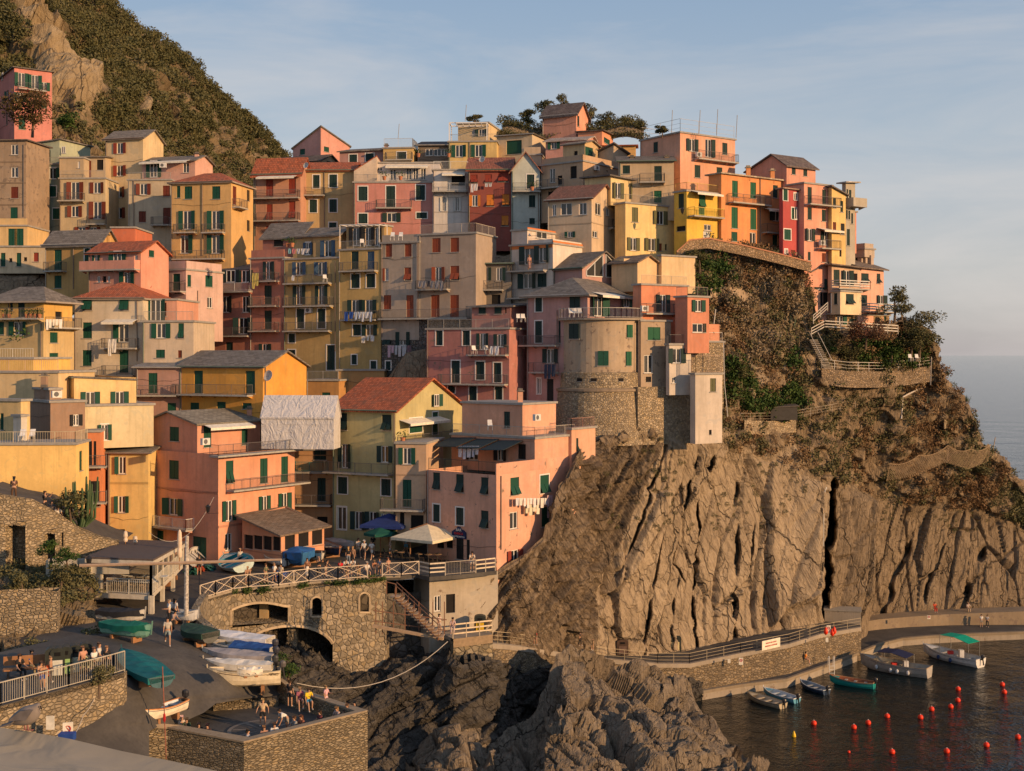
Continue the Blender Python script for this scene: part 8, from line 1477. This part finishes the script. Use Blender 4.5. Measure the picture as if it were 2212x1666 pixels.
fcr = hs('hipped terracotta roof, green shutters'); laundry(fcr.fL, 'B', 715, 785, 752, [(.6, .57, .52)], 'large white towel over the balcony rail of the cream-white house', 1.25, 1.5)
fm1 = hs('slim rose house'); laundry(fm1.fL, 'D', 172, 226, 1148, [(.5, .42, .12)], 'yellow cloth hanging from the slim rose house', 1.2, 1.6)
fm2 = hs('blue upper shutters'); laundry(fm2.fL, 'D', 412, 565, 985, [(.55, .2, .2), (.5, .5, .5), (.2, .4, .42), (.6, .58, .56)], 'coloured washing across the top of the blue-shuttered ochre house', 1.2, .6, 3); laundry(fm2.fL, 'D', 435, 470, 1162, [(.6, .6, .6)], 'single white cloth on a balcony of the blue-shuttered ochre house', 1.2, .55)
fm3 = hs('white-framed roof terrace'); laundry(fm3.fL, 'D', 785, 975, 1405, [(.03, .08, .3), (.45, .5, .58), (.04, .05, .1), (.6, .6, .6)], 'blue and white washing across the balcony of the tall ochre-yellow house', 1.25, .95, 5); laundry(fm3.fL, 'D', 898, 985, 1565, Wc, 'white washing bunched under the ground windows of the tall ochre-yellow house', .6, .7, 6)
fgb = hs('rust-brown shutters'); laundry(fgb.fL, 'D', 1275, 1440, 1200, [(.2, .2, .22), (.3, .35, .5), (.5, .5, .54), (.05, .05, .06)], 'dark and blue washing on the middle balcony of the grey-beige house', 1.3, .85, 7); laundry(fgb.fL, 'G', 1072, 1230, 128, [(.5, .48, .48), (.5, .35, .4), (.15, .1, .12), (.4, .42, .44)], 'pink and grey washing in front of the dark stone ground floor', .8, 1.1, 8)
laundry(BARH.fR, 'H', 590, 800, 1308, Wc, 'upper row of white washing on the sunlit side of the bar building', .7, .75, 9); laundry(BARH.fR, 'H', 655, 765, 1352, [(.55, .5, .36), (.6, .56, .45)], 'lower cream washing under the white row on the bar building', .5, .85, 10); laundry(BARH.fR, 'H', 798, 840, 1290, [(.5, .33, .34)], 'long lilac patterned cloth at the right end of the bar washing', .75, 1.8)
laundry(BARB.fL, 'H', 208, 358, 962, [(.55, .58, .66), (.5, .52, .6), (.62, .62, .66)], 'white washing hanging on the bar building terrace', 2.6, 1.0, 12)
frr = hs('ochre right half'); laundry(frr.fL, 'H', 418, 480, 300, Wc, 'white towels over the balcony of the rose and ochre house', 1.25, .8, 13); laundry(BIGPINK.fL, 'H', 778, 875, 420, [(.04, .05, .08)], 'dark blue blanket over the lower balcony of the dusky pink house', 1.2, 1.4, 14)
fox = hs('oxblood'); laundry(fox.fL, 'E', 290, 345, 556, [(.5, .48, .5)], 'white sheet outside the oxblood house', .6, .9); laundry(fox.fL, 'E', 385, 440, 552, [(.5, .15, .15), (.4, .4, .42)], 'small red and grey washing outside the oxblood house', .6, .6, 4)
def acunit(f, crop, x, y, label, d=.05, w=.85, h_=.6):
 c = onface(f, x, y, crop, d); u, v = f.proj(*cv(crop, x, y), d); o = thing('air_conditioner', c, label, 'air conditioner'); mb = MB(); f.box(mb, u - w / 2, u + w / 2, v - h_ / 2, v + h_ / 2, d, d + .32, WHT); mb.build('case', o); mb = MB(); n = 12; mb.face([f.pt(u - .08 + .22 * math.cos(t), v + .22 * math.sin(t), d + .33) for t in np.linspace(0, 2 * math.pi, n, False)], plain('fan_grille', (.12, .12, .12))); mb.build('fan_grille', o)
fb8 = hs('air conditioner on its roof'); acunit(fb8.fR, 'B', 372, 1118, 'white air conditioner on the flat roof of the brown-sided building')
acunit(hs('tan loggia house').fR, 'E', 1122, 450, 'white air conditioner on the tan loggia house wall'); acunit(BARB.fR, 'H', 722, 772, 'air conditioner on the penthouse wall above the bar'); acunit(hs('orange-red house with stacked').fR, 'F', -60, 1383, 'air conditioner on the lower balcony of the orange-red house', .6); acunit(hs('large salmon house').fR, 'F', 300, 362, 'air conditioner on the balcony of the large salmon house', .4); acunit(hs('tall pink house with narrow').fR, 'F', 1120, 948, 'air conditioner on the lowest balcony of the tall pink house', .5); acunit(hs('brown shutters and a roof terrace').fL, 'A', 1085, 1100, 'air conditioner under the eave of the pink top storey', .3); acunit(fm2.fL, 'D', 555, 1395, 'air conditioner between two doors of the blue-shuttered ochre house'); acunit(hs('two long sunlit balconies').fR, 'B', 1355, 1432, 'air conditioner on the top balcony of the salmon house', .5)
def dish(p, label, r=.45):
 o = thing('satellite_dish', p, label, 'satellite dish'); mb = MB(); mb.lathe((0, 0, 0), [(.02, 0), (r * .5, .03), (r, .14), (r * .98, .15), (r * .5, .05)], plain('dish_paint', (.45, .43, .4)), 14); M_ = Matrix.Rotation(math.radians(75), 4, 'X') ; R2 = Matrix.Rotation(math.radians(-30), 4, 'Z'); mb.v = [tuple(R2 @ (M_ @ V(v)) + p) for v in mb.v]; mb.build('reflector', o); mb = MB(); mb.tube(p, p + V((.1, .5, -.3)), .03, DRK, 5); mb.tube(p, p + V((-.15, -.4, -.05)), .015, DRK, 4); mb.build('arm', o)
dish(onface(hs('vivid orange').fR, 285, 330, 'G', .5), 'grey satellite dish on the corner of the vivid orange-yellow house', .55); dish(P(1042, 345, 160) + V((0, 0, 0)), 'black satellite dish near the summit terrace'); dish(P(662, 358, 155), 'small dark dish on the brick-brown house roof', .4)
def pot(p, label, kind='bush', s=1.0, group=None, col=(.40, .16, .08)):
 o = thing('potted_plant', p, label, 'potted plant', group); mb = MB(); mb.lathe(p, [(.13 * s, 0), (.2 * s, .35 * s), (.22 * s, .36 * s), (.17 * s, .33 * s)], plain('terracotta_pot', col), 10); mb.build('pot', o); c = quads_obj('foliage', PRS[0][:60] * (.45 * s) + np.array([0, 0, .45 * s]), LEAFG if kind == 'bush' else OLV); c.parent = o; autouv(c.data)
gpt = 'potted plants on the yellow loggia terrace'
for i, (x, y) in enumerate(((25, 595), (60, 590), (175, 590), (205, 585), (235, 590), (262, 592))): pot(onface(fB7.fL, x, 612, 'B', .8), ('potted plant at the far left of the yellow loggia', 'second potted plant from the left on the yellow loggia', 'leafy pot left of the loggia middle', 'leafy pot near the middle of the yellow loggia', 'potted plant right of the loggia middle', 'potted plant at the right end of the yellow loggia')[i], 'bush', 1.1, gpt)
for (x, y, Y, lab) in ((1052 * .3253 + 488, 530 * .3253 + 216.9, 150, 'terracotta pot with bush on the white penthouse terrace'), (1160 * .3253 + 488, 530 * .3253 + 216.9, 150, 'small terracotta pot in the middle of the white penthouse terrace'), (1278 * .3253 + 488, 378 * .3253 + 216.9, 156, 'potted shrub by the yellow house near the dark glazed building'), (1480 * .3253 + 488, 378 * .3253 + 216.9, 156, 'potted shrub right of the dark glazed building'), (700 * .3253 + 921.7, 600 * .3253 + 216.9, 148.5, 'big leafy pot on the mint blue house balcony'), (1175 * .3253 + 488, 770 * .3253 + 704.9, 117.5, 'blue pot with flowers on the olive-yellow house balcony'), (440 * .3253 + 488, 975 * .3253 + 216.9, 137.5, 'round green bush in a pot above the blue-shuttered house'), (408 * .3253 + 488, 975 * .3253 + 216.9, 137.8, 'yellow-green bush in a pot above the rose house parapet')): pot(P(x, y, Y), lab, 'bush', 1.3)
gw = 'white plastic chairs on village terraces'
for crop, x, y, Y, rz, lab, rc_ in (('B', 145, 1430, 103.6, .2, 'white sun chair on the big yellow terrace, left of two', 1), ('B', 210, 1430, 103.6, .2, 'white sun chair on the big yellow terrace, right of two', 1), ('E', 962, 1440, 128, .1, 'white lounge chair on the bastion terrace, leftmost of three', 1), ('E', 992, 1440, 128, .1, 'white lounge chair on the bastion terrace, middle of three', 1), ('E', 1020, 1440, 128, .1, 'white lounge chair on the bastion terrace, rightmost of three', 1), ('H', 422, 858, 118.2, .1, 'white lounge chair on the long roof terrace above the bar', 1), ('H', 612, 140, 131.5, .2, 'white chair on the dark recessed terrace, left of two', 0), ('H', 642, 140, 131.5, .2, 'white chair on the dark recessed terrace, right of two', 0), ('H', 318, 352, 130.2, .4, 'white chair at the left end of the rose and ochre balcony', 0), ('H', 400, 352, 130.2, .4, 'white chair in the middle of the rose and ochre balcony', 0), ('D', 905, 972, 138.5, .2, 'white chair on the white-framed roof terrace', 0), ('D', 1105, 930, 138, 0, 'white reclining chair on the grey-beige house terrace, left of two', 1), ('D', 1160, 930, 138, 0, 'white reclining chair on the grey-beige house terrace, right of two', 1), ('B', 1325, 722, 146, .3, 'white chair on the balcony of the low rosy house', 0), ('P', 1503, 1085, 151.5, .2, 'pale chair in the seaside garden, left of two', 0), ('P', 1562, 1085, 151.8, .2, 'pale chair in the seaside garden, right of two', 0), ('D', 660, 1208, 143.2, .4, 'white chair on the upper balcony of the blue-shuttered house', 0)): chair(P(x, y, Y, crop), rz, lab, gw, recl=bool(rc_))
# tables of the bar
for i, (x, y, lab) in enumerate(((850, 1206, 'bar table under the navy parasol'), (866, 1210, 'bar table between the two big parasols'), (905, 1214, 'bar table under the cream parasol, left one'), (925, 1215, 'bar table under the cream parasol, middle one'), (945, 1215, 'bar table under the cream parasol, right one'))):
 p = PZ(x, y, PLZ); t_ = thing('bar_table', p, lab, 'table', 'bar tables on the square'); mb = MB(); mb.lathe(p + V((0, 0, .72)), [(.38, 0), (.38, .03)], plain('table_wood', (.3, .2, .12)), 12); mb.build('table_top', t_); mb = MB(); mb.tube(p, p + V((0, 0, .72)), .04, DRK, 5); mb.build('leg', t_)
 for k, (dx, dy, r_) in enumerate(((-.6, 0, 1.57), (.6, .1, -1.57))): chair(p + V((dx, dy, 0)), r_, lab.replace('bar table', ('left', 'right')[k] + ' chair at the table'), 'chairs at the bar tables', (.05, .04, .035))
for i, (x0, x1, y0) in enumerate(((160, 330, 905), (330, 480, 915), (480, 640, 925))):
 f = BARB.fL; a, b_ = onface(f, x0, y0, 'H', .1), onface(f, x1, y0, 'H', .1); mb = MB(); mb.slab([a + f.n * 3.0 - V((0, 0, .7)), b_ + f.n * 3.0 - V((0, 0, .7)), b_, a], .05, plain('dark_awning', (.02, .035, .04))); mb.build('awning', BARH.root)
# triangular windows of the mauve gable house
f = ARCHH.fR; L_, H_ = f.L, f.H; mp_ = L_ / 2
def slopev(u): return H_ + 2.6 * (1 - abs(u - mp_) / mp_)
for sg, nm in ((-1, 0), (1, 1)):
 u0, u1 = (mp_ * .18, mp_ * .93) if sg < 0 else (mp_ * 1.07, mp_ * 1.82); vb = H_ - .85; v0, v1 = slopev(u0) - .7, slopev(u1) - .7; mb = MB(); mb.face([f.pt(u0, vb, .03), f.pt(u1, vb, .03), f.pt(u1, v1, .03), f.pt(u0, v0, .03)], glass()); w_ = MB()
 for a, b_ in (((u0, vb), (u1, vb)), ((u1, vb), (u1, v1)), ((u1, v1), (u0, v0)), ((u0, v0), (u0, vb)), (((u0 + u1) / 2, vb), ((u0 + u1) / 2, (v0 + v1) / 2))): w_.tube(f.pt(a[0], a[1], .05), f.pt(b_[0], b_[1], .05), .07, WHT, 4)
 wo_ = w_.build('window', ARCHH.root); mb.build('pane', wo_)
# white pergola on the summit yellow house ; terrace frame
def pergola(label, pts, h_, col, parent=None, name='pergola', r=.06):
 o = thing(name, pts[0], label, 'pergola'); m = plain('pergola_paint', col, .6)
 for p in pts: mb = MB(); mb.tube(p, p + V((0, 0, h_)), r, m, 4); mb.build('post', o)
 mb = MB(); q = [p + V((0, 0, h_)) for p in pts];
 for a, b_ in zip(q, q[1:] + q[:1]): mb.tube(a, b_, r, m, 4)
 for i in range(1, 6): mb.tube(q[0].lerp(q[1], i / 6), q[3].lerp(q[2], i / 6), r * .6, m, 4)
 mb.build('beams', o); return o
def quadpts(f, crop, x0, x1, y, d0, d1): return [onface(f, x0, y, crop, d0), onface(f, x1, y, crop, d0), onface(f, x1, y, crop, d0) - f.n * (d0 - d1), onface(f, x0, y, crop, d0) - f.n * (d0 - d1)]
fy = hs('white pergola'); pergola('white pergola frame on the summit roof terrace', quadpts(fy.fL, 'E', 150, 400, 272, -.1, -2.6), 2.5, (.65, .63, .6), r=.09); pergola('white metal frame over the roof terrace with white chair', quadpts(fm3.fL, 'D', 757, 1018, 975, -.05, -2.0), 2.6, (.62, .6, .56)); fo_ = hs('rusty pergola'); pergola('rusty thin pergola frame on the cream terrace right of the bastion', quadpts(fo_.fR, 'E', 1425, 1655, 1215, .4, -2.0), 2.3, (.14, .08, .05), r=.035)
p_ = quadpts(hs('orange stripes').fL, 'E', 680, 800, 880, 0, -2);
# ropes, pipes, ladder, poles
def line(label, pts, r=.03, col=(.4, .36, .3), name='rope', cat='rope', sag=0, n=12):
 o = MB(); m = plain(name + '_material', col, .7)
 for a, b_ in zip(pts[:-1], pts[1:]):
  q = [a.lerp(b_, i / n) - V((0, 0, sag * 4 * (i / n) * (1 - i / n))) for i in range(n + 1)]; o.path(q, r, m, 5)
 return tag(o.build(name), label, cat)
line('mooring rope sagging from the fenced pier to the platform wall across the dark gorge', [PZ(641, 1476, 15.1), P(967, 1386, 100)], .03, sag=1.6)
line('thin cable looping from the salmon house to the raised restaurant', [P(462, 1074, 108), P(322, 1150, 98)], .02, sag=2.0, name='cable', cat='cable'); line('pale hose running down the stone wall to the blue box', [P(215, 1482, 67.5), P(180, 1545, 65.2), P(155, 1590, 63.5)], .025, name='hose', cat='hose', sag=.2)
line('long white drain pipe running down the cleft of the cliff', [surf(1796, 1028, .3), surf(1782, 1060, .4), surf(1779, 1120, .4), surf(1778, 1180, .4), surf(1777, 1240, .4)], .11, (.42, .40, .36), 'drain_pipe', 'pipe'); line('bent white pipe on the dry slope under the garden wall', [surf(1947, 905, .5), surf(1950, 858, .6), surf(1985, 840, .6), surf(2028, 836, .6)], .10, (.55, .5, .45), 'drain_pipe', 'pipe'); line('grey pole at the right edge of the garden railing', [P(2010, 832, 151.5), P(2012, 775, 151.5)], .06, (.3, .27, .24), 'pole', 'pole')
line('white hose hanging beside the orange house', [P(1542, 700, 133), P(1546, 668, 133)], .05, (.6, .58, .54), 'pipe', 'pipe'); line('thin pipe down the right side of the white shaft', [P(1563, 740, 131), P(1565, 830, 131), P(1572, 900, 131)], .045, (.5, .48, .44), 'pipe', 'pipe')
for i, (x0, y0, x1, y1, Y, lab) in enumerate(((1635, 923, 1650, 955, 134.5, 'leaning pale stick in the scrub below the orchard railing'), (1861, 918, 1860, 960, 148, 'tall upright stake in the dry scrub'), (1910, 1070, 1922, 1000, 149.5, 'left leaning stake of the hanging net'), (2050, 960, 2045, 1000, 158.5, 'middle stake of the hanging net'), (2140, 1000, 2150, 945, 165, 'right stake of the hanging net'))): a = surf(x0, y0, .2); line(lab, [a, P(x1, y1, a.y)], .06, (.36, .27, .18), 'stake', 'stake')
# fishing net fence
nt_ = MB(); nm_ = plain('net_cord', (.34, .24, .14)); TA = [surf(x, y + 30, 1.2) + V((0, 0, 1.7)) for x, y in ((1922, 1000), (1985, 982), (2048, 960), (2098, 968), (2140, 958))]; TB = [p + V((-.6, -.6, -2.2 - .4 * (i % 2))) for i, p in enumerate(TA)]
def net(t, v): i = min(3, int(t * 4)); q = t * 4 - i; return TA[i].lerp(TA[i + 1], q).lerp(TB[i].lerp(TB[i + 1], q), v) - V((0, 0, .5 * 4 * q * (1 - q) * (1 - v)))
for i in range(60):
 for s_ in (1, -1):
  t0 = i / 59; t1 = t0 + s_ * .09; pts_ = [net(min(1, max(0, t0 + (t1 - t0) * v)), v) for v in (0, .33, .66, 1)]; nt_.path(pts_, .018, nm_, 3)
nt_.path([net(t, 0) for t in np.linspace(0, 1, 25)], .04, nm_, 4); tag(nt_.build('hanging_net'), 'brown net strung between stakes across the dry headland slope', 'net')
ld = thing('roof_ladder', P(330, 640, 140), 'rusty ladder leaning on the pale pink house terrace', 'ladder'); a0, a1 = P(321, 622, 137), P(333, 576, 139.5)
for d in (-.25, .25): mb = MB(); mb.tube(a0 + V((d, 0, 0)), a1 + V((d, 0, 0)), .04, RU, 4); mb.build('rail', ld)
mb = MB(); [mb.tube(a0.lerp(a1, t) - V((.25, 0, 0)), a0.lerp(a1, t) + V((.25, 0, 0)), .03, RU, 4) for t in np.linspace(.08, .95, 9)]; mb.build('rungs', ld)
sh_ = thing('garden_shed', P(1690, 890, 139), 'dark corrugated lean-to shed in the vegetable garden on the slope', 'shed'); mb = MB(); c = surf(1688, 893, .6); mb.box(c, (3.2, 2.0, 1.5), plain('shed_boards', (.05, .045, .04)), .1); mb.build('wall', sh_); mb = MB(); mb.slab([c + V((-1.9, -1.3, .75)), c + V((1.9, -1.0, .95)), c + V((1.9, 1.3, 1.1)), c + V((-1.9, 1.1, .95))], .08, plain('tin_roof', (.12, .10, .085), .6)); mb.build('roof', sh_)
# ---------------- trees, bushes, cactus, agaves ----------------
def tree(label, base, h_, rad, mat, name='tree', cat='tree', n=9, leaf=.13, seed=0, squash=.8, cl=220, lean=0, group=None):
 r = np.random.RandomState(seed + 100); rr_ = random.Random(seed); o = thing(name, base, label, cat, group); mb = MB(); tk = plain('bark', (.12, .085, .06), .9); tp = base + V((lean, 0, h_ * .55)); mid_ = base.lerp(tp, .5) + V((.1, 0, 0)); mb.tube(base - V((0, 0, .5)), mid_, .05 + h_ * .03, tk, 6, .04 + h_ * .02); mb.tube(mid_, tp, .04 + h_ * .02, tk, 6, .03 + h_ * .012); Q = []; cs = []
 for i in range(n):
  t = rr_.uniform(0, 6.28); q = rad * rr_.uniform(.15, .75); zz = h_ * rr_.uniform(.22, .9); c = base + V((lean + q * math.cos(t), q * math.sin(t), zz * (1 - .2 * q / rad))); cs.append(c); mb.tube(tp if zz > h_ * .6 else mid_, c, .02 + h_ * .008, tk, 4, .012)
  k = clump(cl, seed * 31 + i, leaf / (rad * .45)) * np.array([1, 1, squash]); Q.append(k * (rad * rr_.uniform(.3, .52)) + np.array(c) - np.array(base))
 mb.build('trunk', o); f_ = quads_obj('crown', np.concatenate(Q), mat); f_.parent = o; autouv(f_.data); return o
ORG = foliage('autumn_foliage', (.09, .055, .02), (.14, .10, .035)); tree('broad orange-green tree in front of the red-pink villa', P(70, 290, 185), 6.2, 4.6, ORG, n=16, seed=3, cl=260, leaf=.2); tree('yellow-green bush right of the tree by the red-pink villa', P(140, 292, 182), 3.2, 2.6, LEAFG, name='bush', cat='bush', n=8, seed=4, leaf=.18); tree('dark shrub above the pale green roof', P(165, 296, 184), 2.2, 2.2, OLV, name='bush', cat='bush', n=6, seed=5, leaf=.18)
gs = 'trees and shrubs in the summit garden'
for i, (x, y, Y, h_, rd, m_, lab) in enumerate(((1175, 262, 170, 3.2, 2.2, LEAFD, 'tallest feathery tree on the summit left of the salmon house'), (1215, 250, 172, 3.0, 2.0, OLV, 'thin tree directly behind the summit salmon house'), (1140, 275, 170, 2.6, 1.6, LEAFD, 'short dark palm-like shrub left on the summit'), (1025, 270, 168, 1.5, 1.6, OLV, 'low shrub on the roof of the white pergola house'), (1275, 262, 170, 2.6, 1.6, OLV, 'slender tree just right of the summit salmon house'), (1310, 280, 170, 2.8, 2.2, LEAFD, 'dense shrub in the middle of the right summit garden'), (1345, 285, 169, 2.0, 2.0, LEAFD, 'low wide shrub at the right of the summit garden'), (1380, 288, 168, 1.7, 1.4, OLV, 'rightmost shrub of the summit garden'), (1430, 290, 154, 1.4, 1.2, LEAFD, 'spiky shrub on the roof garden of the large salmon house'), (1108, 285, 169, 1.6, 2.2, LEAFD, 'dark hedge mass behind the cream green-shuttered house'), (1290, 300, 163, 1.4, 1.6, OLV, 'shrub under the summit garden fence'))): tree(lab, P(x, y, Y + (8 if Y > 165 or i == 10 else 0)), h_, rd * .8, m_, n=9, seed=20 + i, leaf=.12, group=gs)
mb = MB(); gm = [[P(x, 262 + dy + 6 * math.sin(x * .05), Y) for x in range(1085, 1400, 9)] for dy, Y in ((40, 173.5), (18, 175), (8, 180), (10, 198))]; mb.grid(gm, EARTH); tag(mb.build('summit_ground'), kind='structure')
pp, nn_ = np.array([tuple(p + V((0, 0, .1))) for r_ in gm[:3] for p in r_]), np.tile(np.array([0, -.3, 1.0]), (len(gm[0]) * 3, 1)); tag(scatter('summit_undergrowth', pp, nn_, RS.uniform(.4, .9, len(pp)), PRS, LEAFD, .3), kind='stuff')
tree('pampas-like pale bush beside the pink seaside house', P(1932, 690, 152), 4.2, 2.3, OLV, n=12, seed=40, leaf=.14); tree('large ragged tree at the seaward edge of the headland', P(1985, 765, 156), 6.2, 3.2, OLV, n=18, seed=41, leaf=.14, cl=260); tree('second ragged tree just below the seaside tree', P(1968, 770, 154), 3.8, 2.4, LEAFD, n=10, seed=42, leaf=.14); tree('pink-flowering bush in front of the seaside house', P(1870, 745, 148), 3.0, 2.6, foliage('rust_leaves', (.13, .045, .03), (.16, .10, .045)), name='bush', cat='bush', n=12, seed=43, leaf=.13)
for i, (x, y, Y, h_, rd, lab) in enumerate(((1790, 770, 147.5, 2.4, 1.4, 'bright green bush at the left end of the seaside garden'), (1835, 782, 147.6, 2.2, 1.9, 'dark green bush in the middle of the seaside garden'), (1925, 775, 149.5, 2.4, 2.0, 'green citrus-like bush near the garden chairs'), (1590, 830, 133.5, 3.0, 1.7, 'dark fig-like bush on the slope right of the white shaft'), (1612, 905, 135, 1.6, 1.2, 'green bush by the orchard railing left end'), (1510, 590, 141.5, 3.0, 1.6, 'creeper-covered bush under the yellow house wall'), (2110, 1040, 162.5, 3.0, 2.2, 'olive-green bush on the outer headland slope'), (2055, 1010, 159.5, 1.6, 1.8, 'low grey-green bush above the hanging net'))): tree(lab, surf(x, y, .2) if x > 1580 else P(x, y, Y), h_, rd, LEAFG if i in (0, 2, 4) else LEAFD if i < 6 else OLV, name='bush', cat='bush', n=9, seed=60 + i, leaf=.12)
tree('dense dark bush beside the tall cactus', P(150, 1145, 98), 3.0, 2.0, LEAFD, name='bush', cat='bush', n=9, seed=80, leaf=.12)
for i, (x, y, Y, lab) in enumerate(((108, 1215, 90.5, 'leafy bush growing in the tall niche of the curved road wall'), (143, 1240, 89.5, 'yellow-green bush left of the raised restaurant'), (45, 1285, 87.5, 'fig bush above the lower retaining wall'), (130, 1275, 88, 'bush below the yellow-green one left of the restaurant'), (208, 1400, 82, 'weeds at the foot of the rocky bank'), (75, 1440, 76.5, 'small bush behind the bench'), (620, 1475, 80.5, 'yellow-green weeds growing over the platform wall by the motors'), (212, 1490, 67, 'weeds hanging on the end of the block stone wall'), (985, 1480, 107.5, 'dark bush on the rocks under the stone pier'))): tree(lab, P(x, y, Y), 1.9, 1.1, LEAFG if i in (0, 1, 6) else OLV, name='bush', cat='bush', n=7, seed=90 + i, leaf=.09, cl=160)
ct = thing('tall_cactus', P(175, 1150, 98.5), 'tall clustered columnar cactus against the yellow wall', 'cactus'); mb = MB(); cm_ = plain('cactus_skin', (.05, .085, .035), .6); rr_ = random.Random(5); b0 = P(175, 1138, 98.3)
for i in range(17):
 t = rr_.uniform(-1, 1); h0 = rr_.uniform(.6, 2.2); p0_ = b0 + V((t * .4, rr_.uniform(-.3, .3), 0)); p1_ = b0 + V((t * 1.15, rr_.uniform(-.4, .4), h0)); top_ = p1_ + V((t * .1, 0, rr_.uniform(1.2, 2.4))); mb.tube(p0_, p1_, .07, cm_, 6, .11); mb.tube(p1_, top_, .12, cm_, 6, .08); mb.lathe(top_, [(.08, 0), (.05, .08), (.01, .12)], cm_, 6)
mb.build('stems', ct)
def agave(label, p, s=1.0, group='agaves on the headland slope'):
 g = grass(26, int(p.x * 10) % 97); o = quads_obj('agave', g * np.array([1, 1, .8]) * s * 1.3, plain('agave_leaf', (.09, .12, .08), .5)); o.location = p; autouv(o.data); tag(o, label, 'agave', group)
for x, y, Y, s, lab in ((1708, 708, 144.2, 1.6, 'big blue-green agave on the bare slope left of the seaside house'), (1970, 875, 155, 1.0, 'agave left of the pair below the bent pipe'), (2002, 872, 156.5, .9, 'agave right of the pair below the bent pipe'), (2045, 812, 158.5, .9, 'agave standing out against the sea'), (1852, 1010, 147.5, 1.2, 'agave above the pipe cleft'), (2088, 868, 161, .8, 'small agave on the outer ridge')): agave(lab, surf(x, y), s)
# plants hanging over the bridge wall
hv = []
for x0, x1, n in ((500, 540, 6), (560, 580, 5), (640, 665, 5), (705, 830, 22)):
 for i in range(n): x = RS.uniform(x0, x1); hv.append(tuple(wp(min(833, x), rly(x) + RS.uniform(2, 9), -.1)))
pp = np.array(hv); tag(scatter('wall_creeper', pp, np.tile(np.array([0, -1.0, 0]), (len(pp), 1)), RS.uniform(.25, .55, len(pp)), PRS, LEAFG, .2), kind='stuff')
o = quads_obj('lemon_leaves', PRS[1][:50], LEAFG); o.location = P(40, 730, 121); autouv(o.data); tag(o, 'spreading green shrub on the pale terrace at the far left', 'shrub')
bch = thing('park_bench', PZ(55, 1462, 18.4), 'dark bench with two seated people at the lower left', 'bench'); mb = MB(); c = PZ(250, 330, 18.4, 'Q') + V((.3, .45, .45)); mb.box(c, (2.6, .5, .08), WOOD, .3); mb.build('seat', bch); mb = MB(); mb.box(c + V((-.1, .3, .4)), (2.6, .06, .5), WOOD, .3); mb.build('backrest', bch)
for dx in (-1, 1): mb = MB(); mb.box(c + V((dx, dx * .3, -.22)), (.08, .45, .42), DRK, .3); mb.build('leg', bch)
sf = MB(); sf.lathe(PZ(568, 400, 18.4, 'Q') + V((0, .4, .3)), [(.05, 0), (.16, .1), (.17, .5), (.08, .62)], plain('swim_buoy', (.75, .10, .01)), 10); tag(sf.build('swim_buoy', smooth=True), 'orange inflatable swim buoy held behind the path rail', 'swim buoy')
# fishing gear heap on the square
for i, (x, y, c_, lab) in enumerate(((413, 1240, (.02, .10, .07), 'green net heap beside the man in black'), (425, 1236, (.3, .05, .02), 'red crate of fishing floats by the nets'), (607, 1246, (.02, .08, .3), 'blue tarp bundle on the ground under the blue-wrapped boat'), (452, 1232, (.02, .09, .08), 'teal net heap left of the turquoise boat'))):
 p = PZ(x, y, PLZ); k = clump(60, i, .4, .5); o = quads_obj('net_heap', k * .55, plain('net', c_, .9)); o.location = p; autouv(o.data); tag(o, lab, 'fishing gear')
# village antennas
for i, (x, y, Y, h_, lab) in enumerate(((1450, 300, 155, 3.6, 'leaning antenna rod, first on the large salmon roof'), (1510, 290, 154, 3.0, 'second antenna rod on the large salmon roof'), (1548, 292, 153, 3.2, 'third antenna rod on the large salmon roof'), (1590, 298, 152, 2.8, 'rightmost antenna rod on the large salmon roof'), (1005, 262, 166, 2.2, 'thin antenna above the white pergola'), (860, 300, 165, 2.0, 'antenna frame above the yellow terrace house'))): line(lab, [P(x, y, Y), P(x, y, Y) + V((.15, 0, h_))], .04, (.3, .28, .25), 'antenna', 'antenna', n=1)
wmn = hs('orange stripes'); person('woman in a long floral dress on the balcony of the orange-striped white house', onface(wmn.fL, 682, 1130, 'E', .6) + V((0, 0, .02)), 0, 'stand', (.4, .2, .16), (.5, .3, .26), (.35, .2, .1), 20, True, True, True)
for h_ in ALLH: h_.finish()
